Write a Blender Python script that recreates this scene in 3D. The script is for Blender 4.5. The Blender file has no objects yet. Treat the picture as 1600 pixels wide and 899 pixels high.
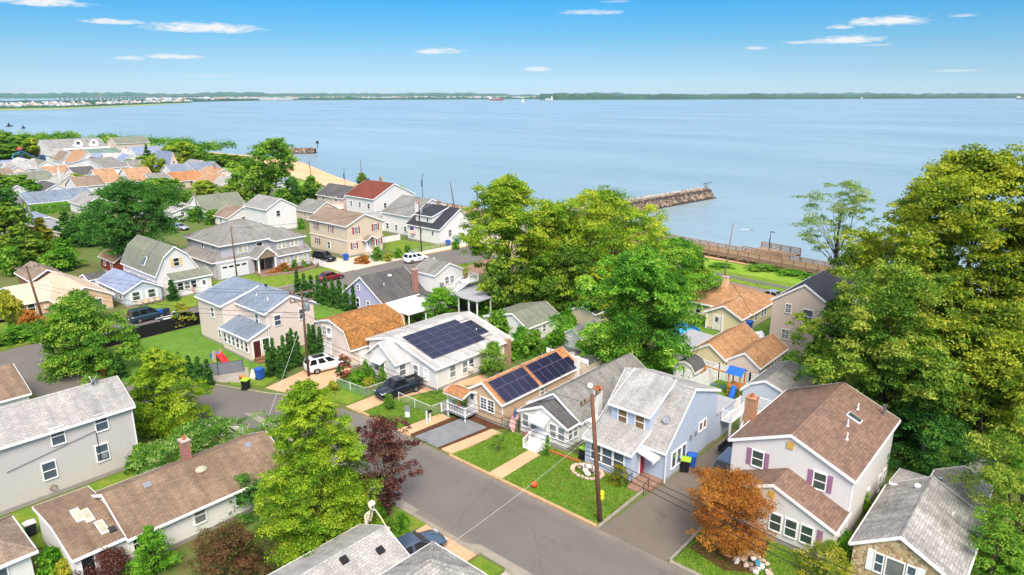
import bpy, bmesh, math, random
import numpy as np
from mathutils import Vector, Matrix
R = random.Random(7)
sc = bpy.context.scene
C = sc.collection
rad = math.radians

# ---------------------------------------------------------------- camera, sky, sun, exposure
YAW, PITCH = rad(41.3), math.atan(301.5/1066.7)
cam_d = bpy.data.cameras.new('camera'); cam = bpy.data.objects.new('camera', cam_d); C.objects.link(cam)
cam_d.sensor_width = 36; cam_d.lens = 24; cam_d.clip_start = 1; cam_d.clip_end = 60000
cam.location = (0, 0, 30); cam.rotation_euler = (rad(90)-PITCH, 0, YAW)
sc.camera = cam
SUN_DIR = Vector((.66, -.54, 1.0)).normalized()
sl = bpy.data.lights.new('sun', 'SUN'); sl.energy = 2.7; sl.angle = rad(26); sl.color = (1, .96, .89)
so = bpy.data.objects.new('sun', sl); C.objects.link(so); so.rotation_euler = SUN_DIR.to_track_quat('Z', 'Y').to_euler()
sc.view_settings.view_transform = 'Standard'; sc.view_settings.look = 'None'
sc.view_settings.gamma = 1; sc.view_settings.exposure = 0.64
sc.cycles.use_denoising = True; sc.cycles.max_bounces = 6; sc.cycles.transparent_max_bounces = 12; sc.cycles.volume_bounces = 0
sc.cycles.diffuse_bounces = 3; sc.cycles.glossy_bounces = 3; sc.cycles.transmission_bounces = 3

def build_world():
    w = bpy.data.worlds.new('World'); sc.world = w; w.use_nodes = True
    n, l = w.node_tree.nodes, w.node_tree.links
    bg = n['Background']; bg.inputs[1].default_value = .15
    sky = n.new('ShaderNodeTexSky'); sky.sky_type = 'NISHITA'; sky.sun_disc = False
    sky.sun_elevation = math.asin(SUN_DIR.z); sky.sun_rotation = math.atan2(SUN_DIR.x, SUN_DIR.y)
    sky.air_density = 1.0; sky.dust_density = .6; sky.ozone_density = 2.5; sky.altitude = 30
    tc = n.new('ShaderNodeTexCoord'); sep = n.new('ShaderNodeSeparateXYZ'); l.new(tc.outputs['Generated'], sep.inputs[0])
    def M(op, a, b=None, c=None, clamp=False):
        m = n.new('ShaderNodeMath'); m.operation = op; m.use_clamp = clamp
        for i, v in enumerate((a, b, c)):
            if v is None: continue
            if isinstance(v, (int, float)): m.inputs[i].default_value = v
            else: l.new(v, m.inputs[i])
        return m.outputs[0]
    X, Y, Z = sep.outputs
    el = M('MULTIPLY', M('ARCSINE', Z), 57.2958)
    az = M('MULTIPLY', M('ARCTAN2', X, Y), 57.2958)          # degrees clockwise from +Y
    # clear-air tint by elevation: pale at the horizon, azure above, thin white veil towards the zenith
    ramp = n.new('ShaderNodeValToRGB'); l.new(M('MULTIPLY', M('MAXIMUM', el, 0.0), 1/90, clamp=True), ramp.inputs[0])
    e = ramp.color_ramp.elements
    stops = [(0, (.44, .64, .93)), (.54, (.40, .59, .86)), (1.7, (.30, .45, .68)), (2.96, (.257, .404, .582)), (4.16, (.187, .377, .544)), (5.64, (.134, .364, .544)), (7.07, (.087, .36, .565)), (12, (.12, .42, .66)), (22, (1.5, 1.4, 1.3)), (40, (4.0, 2.75, 1.8)), (90, (5.4, 3.35, 1.9))]
    while len(e) < len(stops): e.new(.5)
    for i, (p_, c_) in enumerate(stops): e[i].position = p_/90; e[i].color = (*[v/6 for v in c_], 1)
    mul0 = n.new('ShaderNodeMix'); mul0.data_type = 'RGBA'; mul0.blend_type = 'MULTIPLY'; mul0.inputs[0].default_value = 1
    l.new(ramp.outputs[0], mul0.inputs[6]); mul0.inputs[7].default_value = (6, 6, 6, 1)
    mul = n.new('ShaderNodeMix'); mul.data_type = 'RGBA'; mul.blend_type = 'MULTIPLY'; mul.inputs[0].default_value = 1
    l.new(sky.outputs[0], mul.inputs[6]); l.new(mul0.outputs[2], mul.inputs[7])
    # small fair-weather clouds, each at its own bearing and elevation
    nz = n.new('ShaderNodeTexNoise'); nz.inputs['Scale'].default_value = 1.0; nz.inputs['Detail'].default_value = 6; nz.inputs['Roughness'].default_value = .6
    cv = n.new('ShaderNodeCombineXYZ'); l.new(M('MULTIPLY', az, .55), cv.inputs[0]); l.new(M('MULTIPLY', el, 2.2), cv.inputs[1]); l.new(cv.outputs[0], nz.inputs['Vector'])
    nz2 = n.new('ShaderNodeTexNoise'); nz2.inputs['Scale'].default_value = 3.2; nz2.inputs['Detail'].default_value = 5
    l.new(cv.outputs[0], nz2.inputs['Vector'])
    wob = M('ADD', M('MULTIPLY', M('SUBTRACT', nz.outputs[0], .5), 2.6), M('MULTIPLY', M('SUBTRACT', nz2.outputs[0], .5), 1.3))
    total = None
    for (a, e_, sa, se, dens) in CLOUDS:
        u = M('DIVIDE', M('SUBTRACT', az, a), sa); v = M('DIVIDE', M('SUBTRACT', el, e_), se)
        vb = M('MULTIPLY', v, M('ADD', 1.25, M('MULTIPLY', M('LESS_THAN', v, 0), .9)))   # flatter underside
        d = M('ADD', M('ADD', M('MULTIPLY', u, u), M('MULTIPLY', vb, vb)), wob)
        m = M('MULTIPLY', M('SUBTRACT', 1.0, d, clamp=True), dens)
        total = m if total is None else M('MAXIMUM', total, m)
    mix = n.new('ShaderNodeMix'); mix.data_type = 'RGBA'
    l.new(total, mix.inputs[0]); l.new(mul.outputs[2], mix.inputs[6]); mix.inputs[7].default_value = (3.9, 4.0, 4.1, 1)
    l.new(mix.outputs[2], bg.inputs[0])
CLOUDS = [(-74.11, 5.79, 3.13, 0.56, 1), (-70.09, 4.78, 2.02, 0.35, 0.9), (-64.2, 4.55, 4.14, 0.66, 1), (-69.32, 2.42, 1.01, 0.25, 0.7), (-66.49, 2.62, 1.82, 0.35, 0.9), (-47.13, 3.26, 2.02, 0.4, 0.9), (-35.06, 6.11, 2.42, 0.35, 0.7), (-39.25, 1.92, 1.31, 0.3, 0.8), (-22.59, 3.33, 0.91, 0.2, 0.7), (-19.9, 3.67, 1.11, 0.2, 0.6), (-16.53, 3.71, 2.53, 0.51, 1), (-17.02, 4.63, 1.06, 0.25, 0.8), (-14.12, 4.85, 3.03, 0.56, 1), (-9.61, 5.04, 0.86, 0.2, 0.6), (-9.26, 1.55, 1.92, 0.15, 0.45), (-14.68, 3.36, 1.31, 0.15, 0.4), (-33.37, 6.86, 1.31, 0.2, 0.35), (-64.13, 1.32, 2.02, 0.15, 0.3)]
build_world()

# ---------------------------------------------------------------- helpers
ORG = {}
def tag(o, label=None, cat=None, group=None, kind=None):
    if label: o['label'] = label
    if cat: o['category'] = cat
    if group: o['group'] = group
    if kind: o['kind'] = kind
    return o
def thing(name, label, cat, loc=(0, 0, 0), group=None, rot=0):
    o = bpy.data.objects.new(name, None); C.objects.link(o); o.location = loc; o.rotation_euler = (0, 0, rot)
    o.empty_display_size = .3
    ORG[o.name] = Vector(loc)
    return tag(o, label, cat, group)
def link(o, parent=None):
    C.objects.link(o)
    if parent: o.parent = parent
    return o
def copy_tree(o, parent=None):
    c = o.copy(); C.objects.link(c); c.parent = parent
    for ch in o.children: copy_tree(ch, c)
    return c

def V(*a): return Vector(a)
class MB:
    """collects faces; build() makes one mesh with metre-scaled UVs (u level, v up the slope)"""
    def __init__(s): s.v = []; s.f = []
    def poly(s, pts):
        b = len(s.v); s.v.extend([tuple(p) for p in pts]); s.f.append(tuple(range(b, b+len(pts)))); return s
    def box(s, x0, x1, y0, y1, z0, z1):
        b = len(s.v)
        s.v += [(x0,y0,z0),(x1,y0,z0),(x1,y1,z0),(x0,y1,z0),(x0,y0,z1),(x1,y0,z1),(x1,y1,z1),(x0,y1,z1)]
        s.f += [tuple(b+i for i in q) for q in ((3,2,1,0),(4,5,6,7),(0,1,5,4),(1,2,6,5),(2,3,7,6),(3,0,4,7))]; return s
    def obox(s, c, ax, ay, az):
        """box from centre and three half-axis vectors"""
        b = len(s.v); c, ax, ay, az = map(Vector, (c, ax, ay, az))
        for sz in (-1, 1):
            for sx, sy in ((-1,-1),(1,-1),(1,1),(-1,1)): s.v.append(tuple(c+sx*ax+sy*ay+sz*az))
        s.f += [tuple(b+i for i in q) for q in ((3,2,1,0),(4,5,6,7),(0,1,5,4),(1,2,6,5),(2,3,7,6),(3,0,4,7))]; return s
    def bar(s, p, q, w, h=None):
        p, q = Vector(p), Vector(q); d = q-p; L = d.length
        if L < 1e-6: return s
        d /= L; up = V(0,0,1) if abs(d.z) < .95 else V(1,0,0); a = d.cross(up).normalized(); b = a.cross(d)
        return s.obox((p+q)/2, d*L/2, a*w/2, b*(h or w)/2)
    def tube(s, pts, rs, n=7, cap=True):
        pts = [Vector(p) for p in pts]
        if isinstance(rs, (int, float)): rs = [rs]*len(pts)
        b = len(s.v); N = len(pts)
        for i, p in enumerate(pts):
            d = (pts[min(i+1, N-1)]-pts[max(i-1, 0)]).normalized()
            up = V(0,0,1) if abs(d.z) < .9 else V(1,0,0); a = d.cross(up).normalized(); c = a.cross(d)
            for k in range(n):
                t = 2*math.pi*k/n; s.v.append(tuple(p+(a*math.cos(t)+c*math.sin(t))*rs[i]))
        for i in range(N-1):
            for k in range(n):
                k2 = (k+1) % n; s.f.append((b+i*n+k, b+i*n+k2, b+(i+1)*n+k2, b+(i+1)*n+k))
        if cap:
            s.f.append(tuple(b+k for k in range(n))[::-1]); s.f.append(tuple(b+(N-1)*n+k for k in range(n)))
        return s
    def lathe(s, prof, c=(0,0,0), n=14, sx=1, sy=1):
        b = len(s.v)
        for r, z in prof:
            for k in range(n):
                t = 2*math.pi*k/n; s.v.append((c[0]+r*sx*math.cos(t), c[1]+r*sy*math.sin(t), c[2]+z))
        for i in range(len(prof)-1):
            for k in range(n):
                k2 = (k+1) % n; s.f.append((b+i*n+k, b+i*n+k2, b+(i+1)*n+k2, b+(i+1)*n+k))
        s.f.append(tuple(b+k for k in range(n))[::-1]); s.f.append(tuple(b+(len(prof)-1)*n+k for k in range(n)))
        return s
    def extrude(s, out, axis, t0, t1, cap=True, skip=()):
        """closed outline [(s,z)] extruded along axis ('X' or 'Y')"""
        f = (lambda a, t, z: (a, t, z)) if axis == 'Y' else (lambda a, t, z: (t, a, z))
        n = len(out)
        for i in range(n):
            if i in skip: continue
            (a, z), (a2, z2) = out[i], out[(i+1) % n]
            s.poly([f(a, t0, z), f(a2, t0, z2), f(a2, t1, z2), f(a, t1, z)])
        if cap:
            s.poly([f(a, t0, z) for a, z in out]); s.poly([f(a, t1, z) for a, z in out][::-1])
        return s
    def data(s, name, mt, off=V(0,0,0), smooth=False, merge=True):
        me = bpy.data.meshes.new(name); me.from_pydata([(v[0]-off[0], v[1]-off[1], v[2]-off[2]) for v in s.v], [], s.f)
        bm = bmesh.new(); bm.from_mesh(me)
        if merge: bmesh.ops.remove_doubles(bm, verts=bm.verts, dist=.0005)
        bmesh.ops.recalc_face_normals(bm, faces=bm.faces)
        uv = bm.loops.layers.uv.new('UVMap')
        for f in bm.faces:
            nn = f.normal
            u = V(0,0,1).cross(nn)
            if u.length < .02: u = V(1,0,0)
            u.normalize(); v = nn.cross(u)
            for lp in f.loops: lp[uv].uv = (lp.vert.co.dot(u), lp.vert.co.dot(v))
            f.smooth = smooth
        bm.to_mesh(me); bm.free()
        if mt is not None: me.materials.append(MAT(mt))
        return me
    def build(s, name, mt, parent=None, smooth=False, label=None, merge=True):
        off = V(0,0,0)
        if parent is not None: off = ORG.get(parent.name, V(0,0,0))
        o = link(bpy.data.objects.new(name, s.data(name, mt, off, smooth, merge)), parent)
        if parent is not None: ORG[o.name] = off
        if label: o['label'] = label
        return o
def struct(name, mb, mt, z=None, parent=None):
    o = mb.build(name, mt, parent); o['kind'] = 'structure'; return o
def sheet(pts, z): return MB().poly([(p[0], p[1], z) for p in pts])

# ---------------------------------------------------------------- materials
def lin(h):
    if isinstance(h, str):
        h = h.lstrip('#'); c = [int(h[i:i+2], 16)/255 for i in (0, 2, 4)]
        return tuple(((x+.055)/1.055)**2.4 if x > .04045 else x/12.92 for x in c)
    return tuple(h)
MATS, RECIPE = {}, {}
def MAT(k):
    if not isinstance(k, str): return k
    if k not in MATS: MATS[k] = RECIPE[k](k)
    return MATS[k]
class NT:
    def __init__(s, name):
        s.m = bpy.data.materials.new(name); s.m.use_nodes = True; s.t = s.m.node_tree
        s.b = s.t.nodes['Principled BSDF']; s.out = s.t.nodes['Material Output']
    def n(s, typ, **kw):
        x = s.t.nodes.new(typ)
        for k, v in kw.items(): setattr(x, k, v)
        return x
    def l(s, a, b): s.t.links.new(a, b)
    def set(s, **kw):
        for k, v in kw.items(): s.b.inputs[k].default_value = v
    def math(s, op, a, b=None, clamp=False):
        m = s.n('ShaderNodeMath', operation=op, use_clamp=clamp)
        for i, v in enumerate((a, b)):
            if v is None: continue
            if isinstance(v, (int, float)): m.inputs[i].default_value = v
            else: s.l(v, m.inputs[i])
        return m.outputs[0]
    def noise(s, vec, scale, detail=4, rough=.55, sc3=None):
        x = s.n('ShaderNodeTexNoise'); x.inputs['Scale'].default_value = scale; x.inputs['Detail'].default_value = detail; x.inputs['Roughness'].default_value = rough
        if sc3:
            mp = s.n('ShaderNodeMapping'); mp.inputs['Scale'].default_value = sc3; s.l(vec, mp.inputs[0]); vec = mp.outputs[0]
        s.l(vec, x.inputs['Vector']); return x.outputs[0]
    def mix(s, fac, a, b, mode='MIX'):
        x = s.n('ShaderNodeMix', data_type='RGBA', blend_type=mode)
        for i, v in ((0, fac), (6, a), (7, b)):
            if isinstance(v, (int, float)): x.inputs[i].default_value = v
            elif isinstance(v, tuple): x.inputs[i].default_value = (*v[:3], 1)
            else: s.l(v, x.inputs[i])
        return x.outputs[2]
    def ramp(s, fac, *stops):
        x = s.n('ShaderNodeValToRGB'); s.l(fac, x.inputs[0]); e = x.color_ramp.elements
        while len(e) < len(stops): e.new(.5)
        for i, (p, c) in enumerate(stops): e[i].position = p; e[i].color = (*c[:3], 1)
        return x.outputs[0]
    def bump(s, h, strength=.3, dist=.05):
        x = s.n('ShaderNodeBump'); x.inputs['Strength'].default_value = strength; x.inputs['Distance'].default_value = dist
        s.l(h, x.inputs['Height']); s.l(x.outputs[0], s.b.inputs['Normal'])
    def obj(s): return s.n('ShaderNodeTexCoord').outputs['Object']
    def uv(s): return s.n('ShaderNodeTexCoord').outputs['UV']
    def pos(s): return s.n('ShaderNodeNewGeometry').outputs['Position']
def sh(c, k): return tuple(min(1, x*k) for x in c[:3])
def plain(col, rough=.75, var=.12, scale=1.5, bump=0, metal=0, spec=.4):
    def f(k):
        t = NT(k); c = lin(col); a = t.noise(t.pos(), scale, 5)
        t.l(t.mix(a, sh(c, 1-var*1.6), sh(c, 1+var*1.6)), t.b.inputs['Base Color'])
        t.set(Roughness=rough, Metallic=metal); t.b.inputs['Specular IOR Level'].default_value = spec
        if bump: t.bump(t.noise(t.pos(), scale*8, 4), bump, .03)
        return t.m
    return f
def siding(col, period=.2, rough=.55, grime=.1):
    def f(k):
        t = NT(k); c = lin(col); uv = t.uv(); sp = t.n('ShaderNodeSeparateXYZ'); t.l(uv, sp.inputs[0])
        fr = t.math('FRACT', t.math('DIVIDE', sp.outputs[1], period))
        edge = t.math('LESS_THAN', fr, .13)
        g = t.noise(t.pos(), .6, 5); g2 = t.noise(uv, 1.0, 4, .6, (3.0, .25, 1))
        base = t.mix(t.math('MULTIPLY', t.math('ADD', g, g2), .5), sh(c, 1-grime*1.5), sh(c, 1+grime*.8))
        base = t.mix(t.math('MULTIPLY', edge, .4), base, sh(c, .42))
        t.l(base, t.b.inputs['Base Color']); t.set(Roughness=rough); t.b.inputs['Specular IOR Level'].default_value = .3
        t.bump(fr, .35, .02); return t.m
    return f
def shingle(col, var=.18, row=.19, wid=.34, streak=.25, dark=.55, moss=None):
    def f(k):
        t = NT(k); c = lin(col); uv = t.uv()
        br = t.n('ShaderNodeTexBrick'); t.l(uv, br.inputs['Vector']); br.offset = .5
        br.inputs['Color1'].default_value = (*sh(c, 1-var), 1); br.inputs['Color2'].default_value = (*sh(c, 1+var), 1); br.inputs['Mortar'].default_value = (*sh(c, dark), 1)
        br.inputs['Scale'].default_value = 1; br.inputs['Brick Width'].default_value = wid; br.inputs['Row Height'].default_value = row
        br.inputs['Mortar Size'].default_value = .018; br.inputs['Mortar Smooth'].default_value = .6
        a = t.noise(t.pos(), 9, 4, .7); b = t.noise(t.pos(), .35, 5, .6); s_ = t.noise(uv, 1, 4, .6, (1.4, .14, 1))
        col_ = t.mix(1, br.outputs[0], t.ramp(a, (.25, (.8, .8, .8)), (.75, (1.16, 1.16, 1.16))), 'MULTIPLY')
        col_ = t.mix(1, col_, t.ramp(b, (.3, (1-streak*.8,)*3), (.7, (1+streak*.5,)*3)), 'MULTIPLY')
        col_ = t.mix(1, col_, t.ramp(s_, (.3, (1-streak,)*3), (.62, (1.06,)*3)), 'MULTIPLY')
        if moss: col_ = t.mix(t.math('MULTIPLY', t.math('GREATER_THAN', b, .52), .35), col_, lin(moss))
        t.l(col_, t.b.inputs['Base Color']); t.set(Roughness=.92); t.b.inputs['Specular IOR Level'].default_value = .2
        t.bump(br.outputs[1], -.5, .02); return t.m
    return f
def bricks(c1, c2, mortar, w=.22, h=.075):
    def f(k):
        t = NT(k); uv = t.uv(); br = t.n('ShaderNodeTexBrick'); t.l(uv, br.inputs['Vector'])
        br.inputs['Color1'].default_value = (*lin(c1), 1); br.inputs['Color2'].default_value = (*lin(c2), 1); br.inputs['Mortar'].default_value = (*lin(mortar), 1)
        br.inputs['Scale'].default_value = 1; br.inputs['Brick Width'].default_value = w; br.inputs['Row Height'].default_value = h; br.inputs['Mortar Size'].default_value = .01
        t.l(t.mix(1, br.outputs[0], t.ramp(t.noise(t.pos(), 4, 4), (.3, (.75,)*3), (.7, (1.15,)*3)), 'MULTIPLY'), t.b.inputs['Base Color'])
        t.set(Roughness=.9); t.bump(br.outputs[1], -.4, .01); return t.m
    return f
def leafmat(*cols, transl=.42, rough=.6):
    """colour along a per-leaf tone attribute"""
    def f(k):
        t = NT(k); at = t.n('ShaderNodeAttribute', attribute_name='tone')
        cs = [sh(lin(c), 1.16) for c in cols]
        st = [(i/(len(cs)-1), c) for i, c in enumerate(cs)]
        col = t.ramp(at.outputs['Fac'], *st)
        t.l(col, t.b.inputs['Base Color']); t.set(Roughness=rough); t.b.inputs['Specular IOR Level'].default_value = .25
        tr = t.n('ShaderNodeBsdfTranslucent'); t.l(t.mix(1, col, (1.25, 1.25, .5), 'MULTIPLY'), tr.inputs[0])
        mx = t.n('ShaderNodeMixShader'); mx.inputs[0].default_value = transl
        t.l(t.b.outputs[0], mx.inputs[1]); t.l(tr.outputs[0], mx.inputs[2]); t.l(mx.outputs[0], t.out.inputs[0]); return t.m
    return f
def ground(c1, c2, c3, s1=.25, s2=3, bump=.4, rough=.95):
    """grass, soil or sand: three colours in two scales of noise"""
    def f(k):
        t = NT(k); p = t.pos(); a = t.noise(p, s1, 6, .65); b = t.noise(p, s2, 5, .7); c = t.noise(p, 14, 3, .8)
        col = t.mix(t.ramp(a, (.35, (0,)*3), (.65, (1,)*3)), lin(c1), lin(c2))
        col = t.mix(t.ramp(b, (.42, (0,)*3), (.72, (.75,)*3)), col, lin(c3))
        col = t.mix(1, col, t.ramp(c, (.3, (.72,)*3), (.7, (1.28,)*3)), 'MULTIPLY')
        t.l(col, t.b.inputs['Base Color']); t.set(Roughness=rough); t.b.inputs['Specular IOR Level'].default_value = .15
        t.bump(c, bump, .06); return t.m
    return f
def asphalt(base, light, dark, patch=.5):
    def f(k):
        t = NT(k); p = t.pos(); a = t.noise(p, .12, 6, .6); b = t.noise(p, 22, 3, .8); d = t.noise(p, .5, 7, .72)
        col = t.mix(t.ramp(a, (.35, (0,)*3), (.68, (1,)*3)), lin(base), lin(light))
        col = t.mix(t.ramp(d, (.56, (0,)*3), (.66, (patch,)*3)), col, lin(dark))
        vo = t.n('ShaderNodeTexVoronoi', feature='DISTANCE_TO_EDGE'); vo.inputs['Scale'].default_value = .33
        wp = t.mix(.18, p, t.n('ShaderNodeTexNoise').outputs[1], 'ADD'); t.l(wp, vo.inputs['Vector'])
        crack = t.math('MULTIPLY', t.ramp(vo.outputs[0], (0, (1,)*3), (.01, (0,)*3)), t.ramp(t.noise(p, .3, 3), (.5, (0,)*3), (.62, (1,)*3)))
        col = t.mix(t.math('MULTIPLY', crack, .45), col, sh(lin(dark), .6))
        col = t.mix(1, col, t.ramp(b, (.3, (.8,)*3), (.7, (1.2,)*3)), 'MULTIPLY')
        t.l(col, t.b.inputs['Base Color']); t.set(Roughness=.9); t.b.inputs['Specular IOR Level'].default_value = .3
        t.bump(b, .3, .02); return t.m
    return f
def glassy(col, rough=.08, lines=0):
    def f(k):
        t = NT(k); c = lin(col); uv = t.uv()
        base = t.mix(t.noise(t.pos(), 1.2, 3), sh(c, .6), sh(c, 1.5))
        if lines:
            sp = t.n('ShaderNodeSeparateXYZ'); t.l(uv, sp.inputs[0]); fr = t.math('FRACT', t.math('DIVIDE', sp.outputs[1], lines))
            base = t.mix(t.math('LESS_THAN', fr, .35), base, sh(c, .5))
        t.l(base, t.b.inputs['Base Color']); t.set(Roughness=rough); t.b.inputs['Specular IOR Level'].default_value = .6; return t.m
    return f
def paint(col, rough=.25, coat=.8, metal=.2):
    def f(k):
        t = NT(k); t.set(**{'Base Color': (*lin(col), 1)}, Roughness=rough, Metallic=metal); t.b.inputs['Coat Weight'].default_value = coat
        t.b.inputs['Coat Roughness'].default_value = .05; return t.m
    return f
RECIPE.update(
    white=plain('#e2e3e2', .5, .05), trim=plain('#e6e6e4', .5, .04), offwhite=plain('#d2cec4', .6, .06), concrete=plain('#a9a296', .9, .15, 2, .2), darkmetal=plain('#2a2b2d', .5, .1),
    black=plain('#141416', .6, .1), greyplastic=plain('#7d8186', .5, .06), steel=plain('#9ba0a5', .35, .05, metal=.8), found=plain('#8e8a84', .9, .15, 3, .2),
    wood=plain('#7a5a3e', .85, .25, 5, .3), woodgrey=plain('#7b6f61', .9, .2, 4, .3), pole=plain('#5c4636', .9, .25, 6, .3), pole2=plain('#6a4a38', .9, .25, 6, .3), bark=plain('#5b4c3e', .95, .3, 6, .6), barkdark=plain('#3c332b', .95, .3, 6, .6),
    orangewood=plain('#b87a3c', .8, .2, 6), red=plain('#a8242a', .5, .08), rustdoor=plain('#4a1e1c', .5, .1), pane=glassy('#20262c'), pane_curtain=glassy('#6a6c6a', .15), pane_blind=glassy('#7d8588', .2, .09), pane_green=glassy('#3a4a44', .12), pane_grey=glassy('#4a5560', .12), pane_light=glassy('#a9a48a', .25), pane_brown=glassy('#6e5a3f', .15),
    rubber=plain('#17171a', .85, .1), rim=plain('#9a9da1', .35, .05, metal=.7), headlight=glassy('#c8d0d6', .1), taillight=glassy('#8c1416', .15), plate=plain('#d8d8d0', .4, .02),
)


# ---------------------------------------------------------------- house kit
ROT = {'S': 0, 'E': rad(90), 'N': rad(180), 'W': rad(-90)}
OUT = {'S': V(0,-1,0), 'E': V(1,0,0), 'N': V(0,1,0), 'W': V(-1,0,0)}
WCACHE = {}
def win_mesh(w, h, style, frame, pane):
    k = (round(w, 2), round(h, 2), style, frame, pane)
    if k in WCACHE: return WCACHE[k]
    m = MB(); t = .075; d = .07
    m.box(-w/2-t, -w/2, -d, .02, -h/2-t, h/2+t).box(w/2, w/2+t, -d, .02, -h/2-t, h/2+t)
    m.box(-w/2, w/2, -d, .02, h/2, h/2+t).box(-w/2, w/2, -d-.03, .02, -h/2-t, -h/2)
    if style in ('double', 'grid'): m.box(-w/2, w/2, -d+.015, .0, -.03, .03)
    if style == 'grid':
        m.box(-.015, .015, -d+.03, 0, -h/2, h/2).box(-w/2, w/2, -d+.03, 0, h/4-.012, h/4+.012).box(-w/2, w/2, -d+.03, 0, -h/4-.012, -h/4+.012)
    if style == 'slider': m.box(-.03, .03, -d+.015, 0, -h/2, h/2)
    if style == 'triple':
        for x in (-w/6, w/6): m.box(x-.045, x+.045, -d+.01, 0, -h/2, h/2)
    f = m.data('window', frame)
    p = MB().poly([(-w/2, -.022, -h/2), (w/2, -.022, -h/2), (w/2, -.022, h/2), (-w/2, -.022, h/2)]).data('pane', pane)
    WCACHE[k] = (f, p); return WCACHE[k]
def win(root, face, plane, s, z, w=.9, h=1.3, style='double', frame='trim', pane='pane', shutter=None, label=None):
    if pane == 'pane': pane = ('pane', 'pane_grey', 'pane', 'pane_curtain')[int(abs(s*7+z*13+plane*3)) % 4]
    f, p = win_mesh(w, h, style, frame, pane)
    o = link(bpy.data.objects.new('window', f), root); org = ORG[root.name]
    loc = V(s, plane, z) if face in 'SN' else V(plane, s, z)
    o.location = loc-org+OUT[face]*.012; o.rotation_euler = (0, 0, ROT[face])
    if label: o['label'] = label
    link(bpy.data.objects.new('pane', p), o)
    if shutter:
        for sg in (-1, 1):
            k = ('sh', h, shutter)
            if k not in WCACHE:
                m = MB(); m.box(-.17, .17, -.04, .01, -h/2-.06, h/2+.06)
                for i in range(5): m.box(-.12, .12, -.055, -.04, -h/2+.05+i*(h-.1)/5, -h/2+.02+(i+.75)*(h-.1)/5)
                WCACHE[k] = m.data('shutter', shutter)
            q = link(bpy.data.objects.new('shutter', WCACHE[k]), o); q.location = (sg*(w/2+.075+.19), 0, 0)
    return o
def door(root, face, plane, s, z0=.15, w=.95, h=2.05, mt='white', glass=True, label=None):
    m = MB(); m.box(-w/2, w/2, -.05, .02, 0, h)
    for zz in ((.15, .85), (1.0, h-.15)):
        m.box(-w/2+.12, w/2-.12, -.065, -.05, *zz)
    o = link(bpy.data.objects.new('door', m.data('door', mt)), root)
    loc = V(s, plane, z0) if face in 'SN' else V(plane, s, z0)
    o.location = loc-ORG[root.name]+OUT[face]*.012; o.rotation_euler = (0, 0, ROT[face])
    if label: o['label'] = label
    c = MB(); c.box(-w/2-.1, -w/2, -.07, .02, 0, h+.1).box(w/2, w/2+.1, -.07, .02, 0, h+.1).box(-w/2, w/2, -.07, .02, h, h+.1)
    link(bpy.data.objects.new('door_frame', c.data('door_frame', 'trim')), o)
    k = MB(); k.box(w/2-.16, w/2-.08, -.11, -.065, .95, 1.05); link(bpy.data.objects.new('handle', k.data('handle', 'steel')), o)
    if glass:
        g = MB().poly([(-w/4, -.07, 1.1), (w/4, -.07, 1.1), (w/4, -.07, h-.22), (-w/4, -.07, h-.22)]); link(bpy.data.objects.new('pane', g.data('pane', 'pane_grey')), o)
    return o
def garage_door(root, face, plane, s, w, h, mt='white', panes=True, z0=.05):
    fr = MB(); fr.box(-w/2-.12, -w/2, -.06, .02, 0, h+.12).box(w/2, w/2+.12, -.06, .02, 0, h+.12).box(-w/2, w/2, -.06, .02, h, h+.12)
    o = link(bpy.data.objects.new('garage_door', fr.data('garage_door', 'trim')), root)
    loc = V(s, plane, z0) if face in 'SN' else V(plane, s, z0)
    o.location = loc-ORG[root.name]+OUT[face]*.012; o.rotation_euler = (0, 0, ROT[face])
    n = 4
    for i in range(n):
        m = MB(); m.box(-w/2, w/2, -.03, .0, i*h/n+.015, (i+1)*h/n-.015)
        if not (panes and i == n-1):
            for j in range(6):
                x = -w/2+w*(j+.12)/6; m.box(x, x+w*.76/6, -.042, -.03, i*h/n+.09, (i+1)*h/n-.09)
        link(bpy.data.objects.new('panel', m.data('panel', mt)), o)
    if panes:
        for j in range(4):
            x = -w/2+w*(j+.15)/4; g = MB().box(x, x+w*.7/4, -.045, -.03, h*.8, h*.94); link(bpy.data.objects.new('pane', g.data('pane', 'pane')), o)
    return o
def zat(prof, s):
    for (a, z), (b, y) in zip(prof, prof[1:]):
        if a <= s <= b: return z+(y-z)*(s-a)/(b-a)
    return prof[0][1] if s < prof[0][0] else prof[-1][1]
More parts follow.
